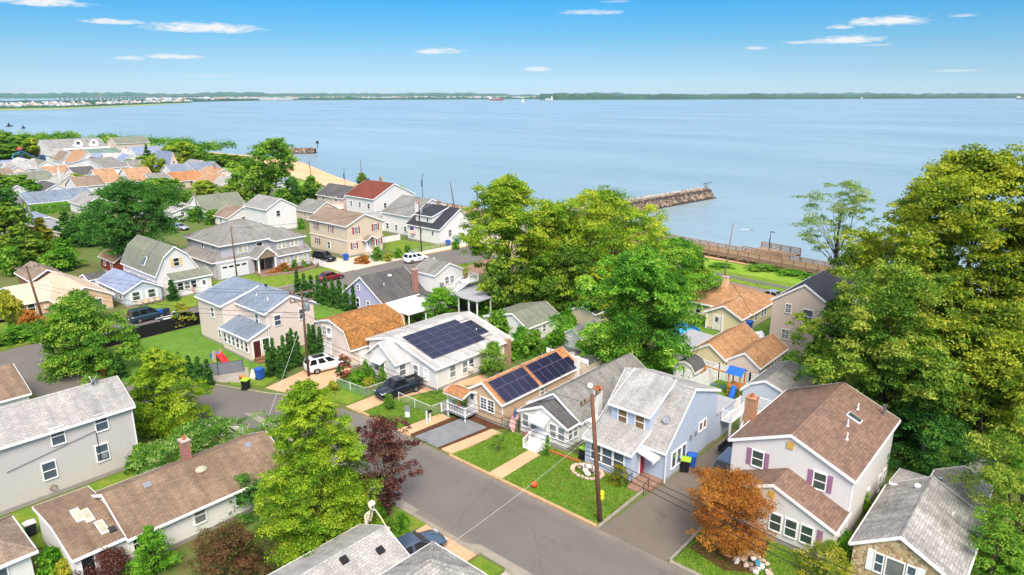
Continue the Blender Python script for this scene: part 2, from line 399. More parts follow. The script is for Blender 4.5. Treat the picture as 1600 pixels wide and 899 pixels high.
def vol(root, axis, prof, t0, t1, wall, roof, z0=0., oh=.28, ohe=.3, th=.13, trim='trim', base=True, walls=True, roofname='roof'):
    """walls under a roof profile [(s,z)...] run along axis from t0 to t1; roof slab with overhangs, rake and eave boards"""
    P_ = [(s, t) for s, t in prof]; s0, s1 = P_[0][0], P_[-1][0]
    if walls:
        out = [(s0, z0), (s1, z0)]+P_[::-1]; m = MB()
        m.extrude(out, axis, t0, t1, True, skip=tuple(range(2, 2+len(P_)-1)))
        m.build('wall', wall, root)
        if base:
            b = MB(); e = .012
            if axis == 'Y': b.box(s0-e, s1+e, t0-e, t1+e, z0-.2, z0+.32)
            else: b.box(t0-e, t1+e, s0-e, s1+e, z0-.2, z0+.32)
            b.build('foundation', 'found', root)
    def ext(Q_):
        a, b = Q_[0], Q_[1]; g = (b[1]-a[1])/(b[0]-a[0]); c, d = Q_[-2], Q_[-1]; g2 = (d[1]-c[1])/(d[0]-c[0])
        return [(a[0]-ohe, a[1]-g*ohe)]+Q_[1:-1]+[(d[0]+ohe, d[1]+g2*ohe)]
    E_ = ext(P_)
    out = [(s, z+.012) for s, z in E_]+[(s, z+th) for s, z in E_[::-1]]
    r = MB().extrude(out, axis, t0-oh, t1+oh).build(roofname, roof, root)
    if trim:
        tm = MB(); o2 = [(s, z-.1) for s, z in E_]+[(s, z+th+.015) for s, z in E_[::-1]]
        tm.extrude(o2, axis, t0-oh-.035, t0-oh-.003); tm.extrude(o2, axis, t1+oh+.003, t1+oh+.035)
        for (s, z), sg in ((E_[0], -1), (E_[-1], 1)):
            a, b = sorted((s+sg*.003, s+sg*.09))
            if axis == 'Y': tm.box(a, b, t0-oh, t1+oh, z-.08, z+th*.75)
            else: tm.box(t0-oh, t1+oh, a, b, z-.08, z+th*.75)
        tm.build('trim', trim, root)
        if len(P_) >= 3 and roofname == 'roof':
            i = max(range(len(E_)), key=lambda j: E_[j][1]); s, z = E_[i]
            cap = MB()
            if 0 < i < len(E_)-1:
                oo = [(s-.16, zat(E_, s-.16)+th-.01), (s+.16, zat(E_, s+.16)+th-.01), (s+.14, zat(E_, s+.14)+th+.03), (s, z+th+.035), (s-.14, zat(E_, s-.14)+th+.03)]
                cap.extrude(oo, axis, t0-oh+.02, t1+oh-.02); cap.build('ridge_cap', roof, r)
    return r
def gable(a, b, eave, ridge, r=None): return [(a, eave), ((a+b)/2 if r is None else r, ridge), (b, eave)]
def hip(root, x0, x1, y0, y1, eave, ridge, wall, roof, axis='Y', z0=0, oh=.4, th=.13, trim='trim', walls=True, run=None):
    if walls:
        MB().box(x0, x1, y0, y1, z0, eave).build('wall', wall, root)
        if z0 <= 0: MB().box(x0-.012, x1+.012, y0-.012, y1+.012, -.2, .3).build('foundation', 'found', root)
    X0, X1, Y0, Y1 = x0-oh, x1+oh, y0-oh, y1+oh; e = eave+.012
    w = run or (min(X1-X0, Y1-Y0)/2)
    if axis == 'Y': a, b = V((X0+X1)/2, Y0+w, ridge), V((X0+X1)/2, Y1-w, ridge)
    else: a, b = V(X0+w, (Y0+Y1)/2, ridge), V(X1-w, (Y0+Y1)/2, ridge)
    t = V(0, 0, th); q = [V(X0,Y0,e), V(X1,Y0,e), V(X1,Y1,e), V(X0,Y1,e)]; Q_ = [p+t for p in q]; A, B = a+t, b+t
    m = MB(); m.poly(q[::-1])
    for i in range(4): m.poly([q[i], q[(i+1)%4], Q_[(i+1)%4], Q_[i]])
    if (a-b).length < .05: [m.poly([Q_[i], Q_[(i+1)%4], A]) for i in range(4)]
    elif axis == 'Y': m.poly([Q_[0], Q_[1], A]).poly([Q_[1], Q_[2], B, A]).poly([Q_[2], Q_[3], B]).poly([Q_[3], Q_[0], A, B])
    else: m.poly([Q_[0], Q_[1], B, A]).poly([Q_[1], Q_[2], B]).poly([Q_[2], Q_[3], A, B]).poly([Q_[3], Q_[0], A])
    r = m.build('roof', roof, root)
    cap = MB()
    for p_, q_ in ((A, B), (Q_[0], A), (Q_[1], A if axis == 'Y' else B), (Q_[2], B), (Q_[3], B if axis == 'Y' else A)):
        cap.bar(p_+V(0,0,.0), q_+V(0,0,.0), .26, .05)
    cap.build('ridge_cap', roof, r)
    if trim:
        tm = MB(); g = .003
        tm.box(X0-.09, X1+.09, Y0-.09, Y0-g, e-.1, e+th*.7).box(X0-.09, X1+.09, Y1+g, Y1+.09, e-.1, e+th*.7)
        tm.box(X0-.09, X0-g, Y0-g, Y1+g, e-.1, e+th*.7).box(X1+g, X1+.09, Y0-g, Y1+g, e-.1, e+th*.7); tm.build('trim', trim, root)
    return r
def chimney(root, x, y, z0, z1, w=.6, d=.6, mt='brickred', cap='concrete', label=None):
    m = MB(); m.box(x-w/2, x+w/2, y-d/2, y+d/2, z0, z1); o = m.build('chimney', mt, root, label=label)
    c = MB(); c.box(x-w/2-.06, x+w/2+.06, y-d/2-.06, y+d/2+.06, z1, z1+.1); c.build('chimney_cap', cap, o)
    f = MB(); f.lathe([(.13, 0), (.13, .3), (.1, .3), (.1, .05)], (x, y, z1+.08), 10); f.build('flue', 'terracotta', o)
    return o
def vent_pipe(root, x, y, z, h=.5, r=.05, mt='white'):
    MB().lathe([(.12, 0), (.1, .06), (r, .08), (r, h)], (x, y, z), 8).build('vent_pipe', mt, root)
def dish(root, x, y, z, az=rad(225), mt='white', r=.35):
    m = MB(); b = V(x, y, z); m.tube([b, b+V(0, 0, .35)], .025, 6)
    c = b+V(0, 0, .45); d = V(math.cos(az)*.8, math.sin(az)*.8, .6).normalized(); u = d.cross(V(0,0,1)).normalized(); v = u.cross(d)
    n = 14; rings = []
    for k, rr in enumerate((.05, .5, 1.0)):
        rings.append([c+d*(.08*rr*rr)+(u*math.cos(2*math.pi*i/n)+v*math.sin(2*math.pi*i/n))*r*rr for i in range(n)])
    for a, b_ in zip(rings, rings[1:]):
        for i in range(n): m.poly([a[i], a[(i+1)%n], b_[(i+1)%n], b_[i]])
    m.poly(rings[0]); m.bar(c-v*r*.8, c+d*.42, .025); m.obox(c+d*.45, d*.05, u*.03, v*.03)
    m.build('satellite_dish', mt, root)
def skylight(root, c, ux, uy, w, l, mt='pane_light'):
    ux, uy = Vector(ux).normalized(), Vector(uy).normalized(); n = ux.cross(uy)
    o = MB().obox(c, ux*(w/2+.06), uy*(l/2+.06), n*.08).build('skylight', 'trim', root)
    MB().obox(Vector(c)+n*.085, ux*w/2, uy*l/2, n*.012).build('pane', mt, o)
def slope_pt(x, y, z, n): return V(x, y, z)
def panel_array(root, org, u, v, cols, rows, pw, ph, skip=(), gap=.022, mt='solar'):
    """solar panels: each module is a part with its own frame"""
    org, u, v = Vector(org), Vector(u).normalized(), Vector(v).normalized(); n = u.cross(v); n = n if n.z > 0 else -n
    me = MB().obox((0,0,0), u*(pw/2-gap/2), v*(ph/2-gap/2), n*.02).data('solar_panel', 'solarframe')
    g = MB().obox((0,0,0), u*(pw/2-gap/2-.02), v*(ph/2-gap/2-.02), n*.004).data('cell_sheet', mt)
    for r in range(rows):
        for c in range(cols):
            if (c, r) in skip: continue
            p = org+u*(c+.5)*pw+v*(r+.5)*ph+n*.1
            o = link(bpy.data.objects.new('solar_panel', me), root); o.location = p-ORG[root.name]
            q = link(bpy.data.objects.new('cell_sheet', g), o); q.location = n*.0215
    for r in range(rows):
        m = MB(); a = org+v*(r+.5)*ph+n*.05; m.bar(a, a+u*cols*pw, .05, .05); m.build('panel_rail', 'steel', root)
def railing(root, pts, h=.95, mt='white', name='railing', step=.2, post=True):
    """posts, top and bottom rails and balusters along a polyline"""
    m = MB()
    for a, b in zip(pts, pts[1:]):
        a, b = Vector(a), Vector(b); L = (b-a).length; n = max(1, int(L/step)); up = V(0,0,1)
        m.bar(a+up*h, b+up*h, .07, .06); m.bar(a+up*.12, b+up*.12, .05, .05)
        for i in range(1, n):
            q = a+(b-a)*i/n; m.box(q.x-.016, q.x+.016, q.y-.016, q.y+.016, q.z+.12, q.z+h)
    o = m.build(name, mt, root)
    if post:
        for p in pts:
            p = Vector(p); q = MB().box(p.x-.055, p.x+.055, p.y-.055, p.y+.055, p.z-.05, p.z+h+.1).build('post', mt, root)
    return o
def steps(root, x0, x1, y0, y1, z1, n, axis='Y-', mt='concrete'):
    """n treads rising to z1; 'Y-' descends toward -Y, 'X+' toward +X, 'X-' toward -X"""
    for i in range(n):
        z = z1*(n-i)/n
        if axis == 'Y-': d = (y1-y0)/n; MB().box(x0, x1, y1-(i+1)*d, y1-i*d, 0, z-.002*i).build('step', mt, root)
        elif axis == 'X+': d = (x1-x0)/n; MB().box(x0+i*d, x0+(i+1)*d, y0, y1, 0, z-.002*i).build('step', mt, root)
        else: d = (x1-x0)/n; MB().box(x1-(i+1)*d, x1-i*d, y0, y1, 0, z-.002*i).build('step', mt, root)
def autowin(root, face, plane, a, b, z, n, w=.85, h=1.2, **k):
    for i in range(n): win(root, face, plane, a+(b-a)*(i+.5)/n, z, w, h, **k)
def downspout(root, x, y, z1, mt='trim'):
    MB().box(x-.04, x+.04, y-.04, y+.04, .1, z1).build('downspout', mt, root)
RECIPE.update(
    brickred=bricks('#8a4a38', '#a05c46', '#9b9088'), brickbrown=bricks('#8c6248', '#a87a58', '#a89a8a'), terracotta=plain('#b0643c', .8), brickorange=bricks('#b0764c', '#8e5a3a', '#b8a890', .3, .12),
    solar=None, solarframe=plain('#6e7488', .4, .05, metal=.3),
)
def _solar(k):
    t = NT(k); uv = t.uv(); sp = t.n('ShaderNodeSeparateXYZ'); t.l(uv, sp.inputs[0])
    fx = t.math('FRACT', t.math('DIVIDE', sp.outputs[0], .16)); fy = t.math('FRACT', t.math('DIVIDE', sp.outputs[1], .16))
    ln = t.math('MAXIMUM', t.math('LESS_THAN', fx, .06), t.math('LESS_THAN', fy, .06))
    c = t.mix(t.noise(t.pos(), .5, 4), lin('#10142a'), lin('#241f3a'))
    t.l(t.mix(t.math('MULTIPLY', ln, .35), c, lin('#4a5478')), t.b.inputs['Base Color']); t.set(Roughness=.22); t.b.inputs['Specular IOR Level'].default_value = .45
    return t.m
RECIPE['solar'] = _solar


# ---------------------------------------------------------------- ground, roads, beach, water
RECIPE.update(
    soil=ground('#566a30', '#6a6440', '#47702a', .12, 1.2), lawn=ground('#52721e', '#638224', '#87883e', .35, 1.1), lawn2=ground('#4c7426', '#5a842a', '#728440', .3, 1.2), meadow=ground('#6f9228', '#8a9c34', '#53882a', .12, .8), hedgegrass=ground('#4a7a22', '#3a6a1c', '#6a8a30', .3, 2),
    sand=ground('#c9a37a', '#d8b690', '#b08a64', .08, 1.5, .3), sandwet=ground('#a88f74', '#9c8268', '#b59a7c', .08, 1.5, .2), mulch=ground('#5a3a28', '#472d20', '#6a4833', 1, 4), gravel=ground('#9a948a', '#86806f', '#b0aaa0', .6, 5),
    road=asphalt('#6d6865', '#7a7571', '#625e5b', .5), road2=asphalt('#66666c', '#74747a', '#59595e', .4), drive=asphalt('#685f54', '#726b62', '#524c46', .6), tar=plain('#4a4643', .9, .1, 4), patch=plain('#65605d', .95, .15, 3, .3), patchlight=plain('#8a8478', .95, .25, 1.2, .2),
    walk=plain('#bd9c78', .9, .14, .8, .2), kerb=plain('#b0906a', .9, .25, 1.5, .2), kerbgrey=plain('#8d8678', .9, .25, 1.5, .2), slab=plain('#76797a', .9, .25, .9, .3), walkgrey=plain('#a49c92', .9, .15, 1, .2), paleslab=plain('#c2b6a4', .9, .12, 1, .2),
    pavers=bricks('#9a7a64', '#8a6a56', '#7a6a58', .4, .2), roadline=plain('#a8a49a', .9, .3, 3))
def _road(k):
    m = asphalt('#64605b', '#6e6a64', '#5a5651', .5)(k); t = NT.__new__(NT); t.m = m; t.t = m.node_tree; t.b = t.t.nodes['Principled BSDF']; t.out = t.t.nodes['Material Output']
    lk = t.b.inputs['Base Color'].links[0].from_socket; p = t.pos(); sp = t.n('ShaderNodeSeparateXYZ'); t.l(p, sp.inputs[0])
    d = t.math('ABSOLUTE', t.math('SUBTRACT', sp.outputs[1], 32.2)); nz = t.noise(p, .55, 6, .7); n2 = t.noise(p, .9, 5, .65, (.15, 1, 1))
    edge = t.math('MULTIPLY', t.math('SUBTRACT', t.math('ADD', d, t.math('MULTIPLY', nz, 2.4)), 4.1), .9, True)
    edge = t.math('MULTIPLY', edge, t.math('GREATER_THAN', sp.outputs[0], -54))
    col = t.mix(t.math('MULTIPLY', edge, .75), lk, lin('#80776b'))
    col = t.mix(t.math('MULTIPLY', t.ramp(n2, (.5, (0,)*3), (.7, (1,)*3)), .35), col, lin('#716c68'))
    col = t.mix(t.math('MULTIPLY', t.ramp(t.noise(p, 1.3, 4, .8), (.66, (0,)*3), (.72, (1,)*3)), .5), col, lin('#4c4845'))
    t.l(col, t.b.inputs['Base Color']); return m
RECIPE['road'] = _road
def slab(name, pts, z1, mt, z0=-.05):
    """ground piece with real thickness"""
    n = len(pts); m = MB(); m.poly([(p[0], p[1], z1) for p in pts])
    for i in range(n):
        a, b = pts[i], pts[(i+1) % n]; m.poly([(a[0], a[1], z0), (b[0], b[1], z0), (b[0], b[1], z1), (a[0], a[1], z1)])
    o = m.build(name, mt); o['kind'] = 'structure'; return o
def kerb(pts, mt='kerb', w=.28, h=.13, name='kerb'):
    m = MB()
    for a, b in zip(pts, pts[1:]): m.bar((a[0], a[1], h/2-.03), (b[0], b[1], h/2-.03), w, h+.06)
    o = m.build(name, mt, merge=False); o['kind'] = 'structure'; return o
# shore: land edge and waterline along the bay
SHORE = [(700, 118, 131), (200, 120, 133), (60, 119.5, 133), (0, 119.5, 133), (-34, 119, 134.5), (-60, 120.5, 136.5), (-77, 123, 139), (-100, 124, 138), (-140, 128, 138.5), (-166, 130, 141.5),
         (-202, 134, 149), (-240, 142, 162), (-294, 158, 183), (-325, 176, 190), (-371, 172, 184), (-432, 168, 178), (-493, 156, 167), (-550, 140, 150), (-570, 112, 126), (-640, 60, 76), (-900, -60, -40)]
struct('ground', sheet([(x, y) for x, y, _ in SHORE]+[(-900, -300), (700, -300)], 0), 'soil')
b = MB()
for (x, y, w), (x2, y2, w2) in zip(SHORE, SHORE[1:]):
    prev = ((x, y, 0), (x2, y2, 0))
    for t, z in ((.35, -.25), (.7, -.85), (1.0, -1.5), (1.5, -2.6), (3.5, -5)):
        q = ((x, y+(w-y)*t, z), (x2, y2+(w2-y2)*t, z)); b.poly([prev[0], q[0], q[1], prev[1]]); prev = q
struct('beach', b, 'sand')
def _water(k):
    t = NT(k); p = t.pos()
    a = t.noise(p, .9, 4, .6, (1, 1, 1)); b_ = t.noise(p, .09, 5, .6); c = t.noise(p, .012, 5, .6, (1, 2.2, 1)); g = t.noise(p, .003, 4, .55, (1, 3.0, 1))
    t.l(t.mix(t.ramp(g, (.35, (0,)*3), (.65, (1,)*3)), lin('#7c9094'), lin('#8ea0a4')), t.b.inputs['Base Color'])
    t.set(Roughness=.22, IOR=1.33); t.b.inputs['Specular IOR Level'].default_value = .5
    hsum = t.math('ADD', t.math('MULTIPLY', a, .3), t.math('ADD', t.math('MULTIPLY', b_, .7), t.math('MULTIPLY', c, 1.1)))
    t.bump(hsum, .55, 1.0); return t.m
RECIPE['water'] = _water
struct('water', sheet([(-14000, -300), (3000, -300), (14000, 6000), (14000, 20000), (-22000, 20000), (-22000, 4000)], -1.5), 'water')
struct('seabed', sheet([(-3000, 100), (1500, 100), (1500, 800), (-3000, 800)], -5.2), 'sandwet')

# roads
ROAD = [(70, 28.4), (70, 36), (-50, 36), (-58.6, 34.3), (-62, 32.3), (-69, 29.4), (-76, 23.9), (-82.5, 21.4), (-87, 19.2), (-89.4, 22), (-90, 28), (-90.4, 46), (-90.5, 64), (-90.5, 72), (-88.5, 80), (-87, 88), (-86, 98), (-86, 104), (-2, 99.5), (60, 98),
        (60, 103), (-2, 104.5), (-40, 106), (-86, 109), (-96, 109), (-97.2, 96), (-98.4, 86), (-98, 66), (-98, 22), (-97.5, 17), (-120, 4), (-150, -16), (-146, -24), (-112, -4), (-86, 14.4), (-70, 19.5), (-61, 24), (-56, 27.6), (-52, 28.4)]
struct('road', sheet(ROAD, .006), 'road')
for k_, (x0, x1) in enumerate(((-60, -34.8), (-29.5, 60))):
    z_ = .012; struct('road_shoulder', sheet([(x0, 28.45), (x1, 28.45), (x1, 29.0), ((x0+x1)/2, 29.5), (x0+1, 29.1)], z_), 'patchlight')
rk = random.Random(8)
for k_, (x0, y0, x1, y1) in enumerate(((-31, 28.6, -33.5, 35.8), (-40.5, 28.7, -38.2, 35.7), (-22.5, 28.8, -27.0, 33.0), (-53, 30.5, -57.5, 33.5))):
    m = MB(); n = 22; pts = [(x0+(x1-x0)*i/n+rk.uniform(-.12, .12), y0+(y1-y0)*i/n+rk.uniform(-.12, .12)) for i in range(n+1)]
    for a, b in zip(pts, pts[1:]):
        d = V(b[0]-a[0], b[1]-a[1], 0).normalized(); s = V(-d.y, d.x, 0)*rk.uniform(.006, .016); m.poly([(a[0]-s.x, a[1]-s.y, .011), (b[0]-s.x, b[1]-s.y, .011), (b[0]+s.x, b[1]+s.y, .011), (a[0]+s.x, a[1]+s.y, .011)])
    struct('tar_seam', m, 'tar')
for x_, y_ in ((-35.6, 33.9), (-58.6, 31.2)): struct('manhole_cover', MB().lathe([(.36, 0), (.36, .012), (.3, .016)], (x_, y_, .004), 20), 'patch')
# kerbs
kerb([(-52.3, 36.1), (-50.2, 36.1)]); kerb([(-49.6, 36.1), (-44.1, 36.1)]); kerb([(-38.9, 36.1), (-23.5, 36.1)], 'kerb'); kerb([(-23.45, 36.0), (-23.45, 44.2)], 'kerbgrey', .22)
kerb([(-17.7, 36.1), (3, 36.1)], 'kerbgrey'); kerb([(-17.75, 36.2), (-17.75, 41)], 'kerbgrey', .2)
kerb([(-40, 28.3), (-27.8, 28.3)], 'kerbgrey', .35, .1); kerb([(-25.4, 28.3), (20, 28.3)], 'kerbgrey', .35, .1)
kerb([(-98.1, 50), (-98.2, 67), (-98.4, 69.5)], 'kerbgrey', .25); kerb([(-98.5, 84), (-97.4, 96), (-96.4, 108)], 'kerb', .3)
kerb([(-58.8, 34.5), (-62.2, 32.5), (-69.2, 29.6)], 'kerbgrey', .2, .08)
# near lots, street side
slab('lawn', [(-51.2, 36.25), (-45.9, 36.25), (-45.7, 40.2), (-51.2, 40.2)], .1, 'lawn')
slab('lawn', [(-51.3, 40.25), (-45.0, 40.25), (-45.0, 47.2), (-46.5, 47.2), (-49.9, 42.3)], .1, 'lawn')
slab('walkway', [(-45.8, 36.25), (-44.3, 36.25), (-43.9, 41), (-45.3, 41)], .115, 'walk')
slab('mulch_bed', [(-44.25, 36.3), (-43.7, 36.3), (-43.2, 42.6), (-43.9, 41)], .09, 'mulch')
slab('driveway_slab', [(-43.65, 36.3), (-40.6, 36.3), (-39.9, 41.9), (-43.0, 41.9)], .1, 'slab')
slab('mulch_bed', [(-43.1, 41.95), (-39.9, 41.95), (-38.4, 42.85), (-43.1, 42.85)], .11, 'mulch')
slab('mulch_bed', [(-40.55, 36.3), (-40.2, 36.3), (-39.4, 41.9), (-39.85, 41.9)], .105, 'mulch')
slab('walkway', [(-40.15, 36.3), (-38.9, 36.3), (-38.0, 42.0), (-39.35, 41.9)], .115, 'walk')
slab('lawn', [(-38.85, 36.25), (-34.4, 36.25), (-34.2, 42.9), (-37.5, 42.9)], .1, 'lawn')
slab('walkway', [(-34.35, 36.25), (-32.9, 36.25), (-33.0, 41.2), (-34.25, 41.2)], .115, 'walk')
slab('lawn', [(-32.85, 36.25), (-23.6, 36.25), (-23.6, 43.0), (-30.2, 43.4), (-32.95, 42.9)], .1, 'lawn')
slab('driveway', [(-23.3, 36.0), (-17.9, 36.0), (-17.9, 46), (-18.4, 57), (-22.4, 57), (-22.6, 47)], .03, 'drive')
slab('lawn', [(-17.65, 36.25), (2, 36.25), (2, 42.6), (-17.2, 42.6)], .1, 'lawn')
slab('mulch_bed', [(-17.4, 38.2), (-14.6, 37.6), (-13, 38.6), (-13.5, 42.5), (-17.1, 42.5)], .125, 'mulch')
slab('driveway', [(-53.6, 35.9), (-51.3, 35.9), (-51.3, 40.2), (-50.1, 44.1), (-49.3, 45), (-45.2, 54), (-47, 55), (-49.2, 50), (-50, 44.2), (-53.5, 44.2)], .05, 'walk')
slab('driveway', [(-63.74, 32.93), (-58.67, 34.42), (-59.37, 38.32), (-62.30, 44.02), (-68.40, 43.62), (-65.04, 38.80)], .05, 'walk')
slab('mulch_bed', [(-59, 36.8), (-54, 36.8), (-54, 42), (-60.5, 42)], .07, 'hedgegrass')
slab('lawn', [(-58.2, 35.2), (-53.8, 36.2), (-53.8, 38.4), (-58, 37.8)], .1, 'lawn')
# corner lot with the cream house
slab('lawn', [(-89.2, 26.5), (-86, 21.4), (-78, 24.8), (-74, 28.0), (-71.2, 30.6), (-69.5, 35.6), (-69.5, 46), (-89.6, 46)], .09, 'lawn2')
slab('lawn', [(-69.4, 31), (-66.5, 31.0), (-64.2, 33.2), (-66.8, 38.6), (-69.4, 38.6)], .095, 'lawn')
slab('lawn', [(-88.6, 47), (-69.5, 47), (-69.5, 62), (-82, 66.5), (-88.6, 66)], .07, 'lawn2')
slab('verge', [(-86.6, 19.4), (-82.4, 21.6), (-76, 24.1), (-74.2, 26.4), (-78, 24.7), (-86, 21.3)], .085, 'hedgegrass')
slab('gravel_bed', [(-69.87, 29.78), (-66.11, 32.40), (-70.42, 34.58), (-72.94, 31.61)], .1, 'gravel')
# south side
slab('lawn', [(-57, 6), (-51, 6), (-50.2, 21), (-57, 19)], .08, 'lawn')
slab('lawn', [(-39, 24.5), (-33.5, 25), (-33, 28.1), (-38.5, 28.1)], .1, 'lawn')
slab('driveway', [(-33, 22), (-27.9, 22), (-27.9, 28.4), (-33, 28.4)], .06, 'walk')
slab('lawn', [(-27.6, 25), (-25.5, 25), (-25.5, 28.1), (-27.6, 28.1)], .1, 'lawn')
slab('sidewalk', [(-25.3, 25), (10, 25), (10, 28.1), (-25.3, 28.1)], .09, 'walkgrey')
slab('lawn', [(-25.3, 10), (10, 10), (10, 24.9), (-25.3, 24.9)], .1, 'lawn')
# cross street lots
slab('lawn', [(-110, 46.8), (-98.3, 46.8), (-98.3, 67), (-103, 67.5), (-108.5, 60)], .1, 'lawn')
slab('lawn', [(-104, 33), (-98.3, 33), (-98.3, 46.4), (-104.5, 46.4)], .1, 'lawn')
slab('lawn', [(-112, 17.5), (-98.3, 17.5), (-98.3, 27), (-106, 27)], .09, 'lawn')
slab('driveway', [(-108, 67.7), (-98.4, 67.3), (-98.4, 73), (-113, 73.5), (-113, 69)], .08, 'paleslab')
slab('sidewalk', [(-106.8, 73.2), (-98.5, 73.1), (-98.4, 84), (-99.8, 84), (-101, 77.5), (-106.8, 77.5)], .085, 'paleslab')
slab('sidewalk', [(-101, 84.2), (-98.5, 84.2), (-97.4, 96), (-97.8, 108), (-99.4, 108), (-100.2, 96)], .085, 'paleslab')
slab('lawn', [(-108, 84), (-101.2, 84), (-100.3, 95.5), (-107, 93), (-112.5, 92), (-112.5, 88)], .1, 'lawn')
slab('driveway', [(-84.5, 78), (-80, 78), (-80, 92), (-86.5, 92)], .04, 'pavers')
# bayside strip
slab('meadow', [(-78, 109.5), (-40, 106.3), (60, 103.6), (60, 118.6), (-34, 118), (-60, 119.5), (-78, 121)], .06, 'meadow')
slab('lawn', [(-78, 110.5), (-40, 107.4), (60, 105), (60, 111), (-40, 112), (-78, 114)], .075, 'lawn')
slab('lawn', [(-47, 78), (-33, 78), (-26.8, 82), (-26.8, 97), (-47, 97)], .07, 'lawn2')
slab('lawn', [(-134, 112), (-150, 116), (-160, 126), (-120, 124)], .07, 'lawn')
slab('meadow', [(-205, 133), (-240, 139), (-300, 156), (-290, 140), (-230, 124), (-200, 124)], .05, 'meadow')
slab('lawn', [(-31.5, 57), (-23.6, 57), (-23.6, 69), (-31, 71)], .07, 'lawn2')
slab('lawn', [(-38.5, 58.5), (-33, 58.5), (-33, 69), (-38.5, 66)], .07, 'lawn2')
slab('yard', [(-65, 57), (-50, 57), (-44, 60), (-44, 72), (-52, 80), (-66, 74)], .05, 'hedgegrass')


# ---------------------------------------------------------------- houses along the near street
RECIPE.update(
    s_white=siding('#dddcd8'), s_offwhite=siding('#d8d6d1'), s_grey=siding('#bfbbb7'), s_cream=siding('#dccdc0'), s_tan=siding('#c4ab8c'), s_tan2=siding('#cdbfa8'), s_blue=siding('#aebdcf', .22), s_paleblue=siding('#c0cad2'), s_purple=siding('#b3aed0'), s_yellow=siding('#d8cba4'), s_greyviolet=siding('#b2b2b8'), s_peach=siding('#d6b796'), s_red=siding('#8c2c2c', .3), s_beige=siding('#cdbcab'),
    stucco=plain('#d8d4cc', .9, .06, 3, .15), stuccopeach=plain('#d8b592', .9, .08, 3, .15), stonewall=None,
    r_tanorange=shingle('#a9825e', .2), r_grey=shingle('#94938f'), r_lightgrey=shingle('#a5a39e', .12), r_white=shingle('#b6b5b0', .1), r_dark=shingle('#5c5b5a', .15), r_black=shingle('#3b3d44', .12), r_blue=shingle('#7c8896', .14), r_brown=shingle('#87725f', .14, streak=.3), r_brown2=shingle('#7c6456', .2, .22, .4, .12), r_tan=shingle('#8c7b6a', .16), r_orange=shingle('#b07c54', .22), r_cedar=shingle('#a0703f', .42, .16, .2, .2), r_olive=shingle('#7e8274', .14, moss='#6c7658'), r_rust=shingle('#7a4234', .15), r_steelblue=shingle('#8893ac', .12), r_greymid=shingle('#86857f', .14), r_weather=shingle('#9f9d97', .2, streak=.4, dark=.5), r_clay=shingle('#ae8a6a', .2), r_green=shingle('#6f8a7a', .14), r_flat=plain('#5c5d60', .95, .2, .8, .1), r_metaltan=plain('#c9b199', .5, .08, .6), r_membrane=plain('#9a9ca2', .8, .12, .6), r_whiteflat=plain('#d6d6d4', .6, .08, 1),
)
def _stone(k):
    t = NT(k); uv = t.uv(); vo = t.n('ShaderNodeTexVoronoi'); vo.inputs['Scale'].default_value = 4.6; t.l(uv, vo.inputs['Vector'])
    ve = t.n('ShaderNodeTexVoronoi', feature='DISTANCE_TO_EDGE'); ve.inputs['Scale'].default_value = 4.6; t.l(uv, ve.inputs['Vector'])
    sp = t.n('ShaderNodeSeparateColor'); t.l(vo.outputs['Color'], sp.inputs[0])
    c = t.ramp(sp.outputs[0], (0, lin('#8f7450')), (.5, lin('#b79a6c')), (1, lin('#c9b69a')))
    t.l(t.mix(t.ramp(ve.outputs[0], (0, (1,)*3), (.06, (0,)*3)), c, lin('#a89a86')), t.b.inputs['Base Color']); t.set(Roughness=.9)
    t.bump(t.ramp(ve.outputs[0], (0, (0,)*3), (.12, (1,)*3)), .6, .04); return t.m
RECIPE['stonewall'] = _stone
RECIPE.update(mauve=plain('#8f6a84', .6, .06), awning=plain('#dcdcd8', .5, .05), yellowornament=plain('#c9a04a', .6, .1), tarpwhite=plain('#d4d5d6', .5, .08, 1, .3), deckgrey=plain('#7e8287', .8, .12, 3))
def house(label, x, y, cat='house', name='house', group=None): return thing(name, label, cat, (x, y, 0), group)

# -- blue Cape Cod house with shed dormer
h = house('pale blue house with shed dormer, red front door and white awning', -26, 47)
vol(h, 'X', [(44.4, 3.0), (48.6, 6.75), (53.3, 5.1)], -29.2, -22.8, 's_blue', 'r_lightgrey', oh=.16, ohe=.28)
vol(h, 'X', [(42.5, 2.75), (45.4, 3.75)], -29.2, -24.75, 's_blue', 'r_lightgrey', oh=.14, ohe=.3, roofname='porch_roof')
vol(h, 'X', [(45.0, 5.15), (48.55, 6.78)], -28.4, -24.7, 's_blue', 'r_lightgrey', z0=3.2, oh=.14, ohe=.25, base=False, roofname='dormer_roof')
for px in ((976, 650), (1000, 660)): pass
win(h, 'S', 45.0, -27.25, 4.25, .8, 1.15, pane='pane_brown'); win(h, 'S', 45.0, -25.6, 4.25, .8, 1.15, pane='pane_brown')
for s in (-28.1, -27.0, -25.9): win(h, 'S', 42.5, s, 1.65, .92, 1.45, 'double', pane='pane_grey')
door(h, 'E', -24.75, 44.2, .35, .85, 2.0, 'red', False, 'red front door beside the brick porch')
MB().obox((-23.95, 43.95, 2.5), (.75, 0, -.2), (0, .85, 0), (.02, 0, .04)).box(-23.24, -23.18, 43.1, 44.8, 2.08, 2.32).build('awning', 'awning', h)
for i in range(3): win(h, 'E', -22.8, 45.75+i*.85, 1.55, .62, 1.35, 'single', pane='pane_grey')
win(h, 'E', -22.8, 50.3, 2.75, .5, .75, 'single', pane='pane_brown'); win(h, 'E', -22.8, 51.05, 2.75, .5, .75, 'single', pane='pane_brown')
MB().box(-24.7, -22.95, 42.4, 44.38, -.05, .28).build('porch', 'pavers', h)
steps(h, -24.6, -23.6, 41.7, 42.4, .2, 1, 'Y-', 'pavers')
m = MB()
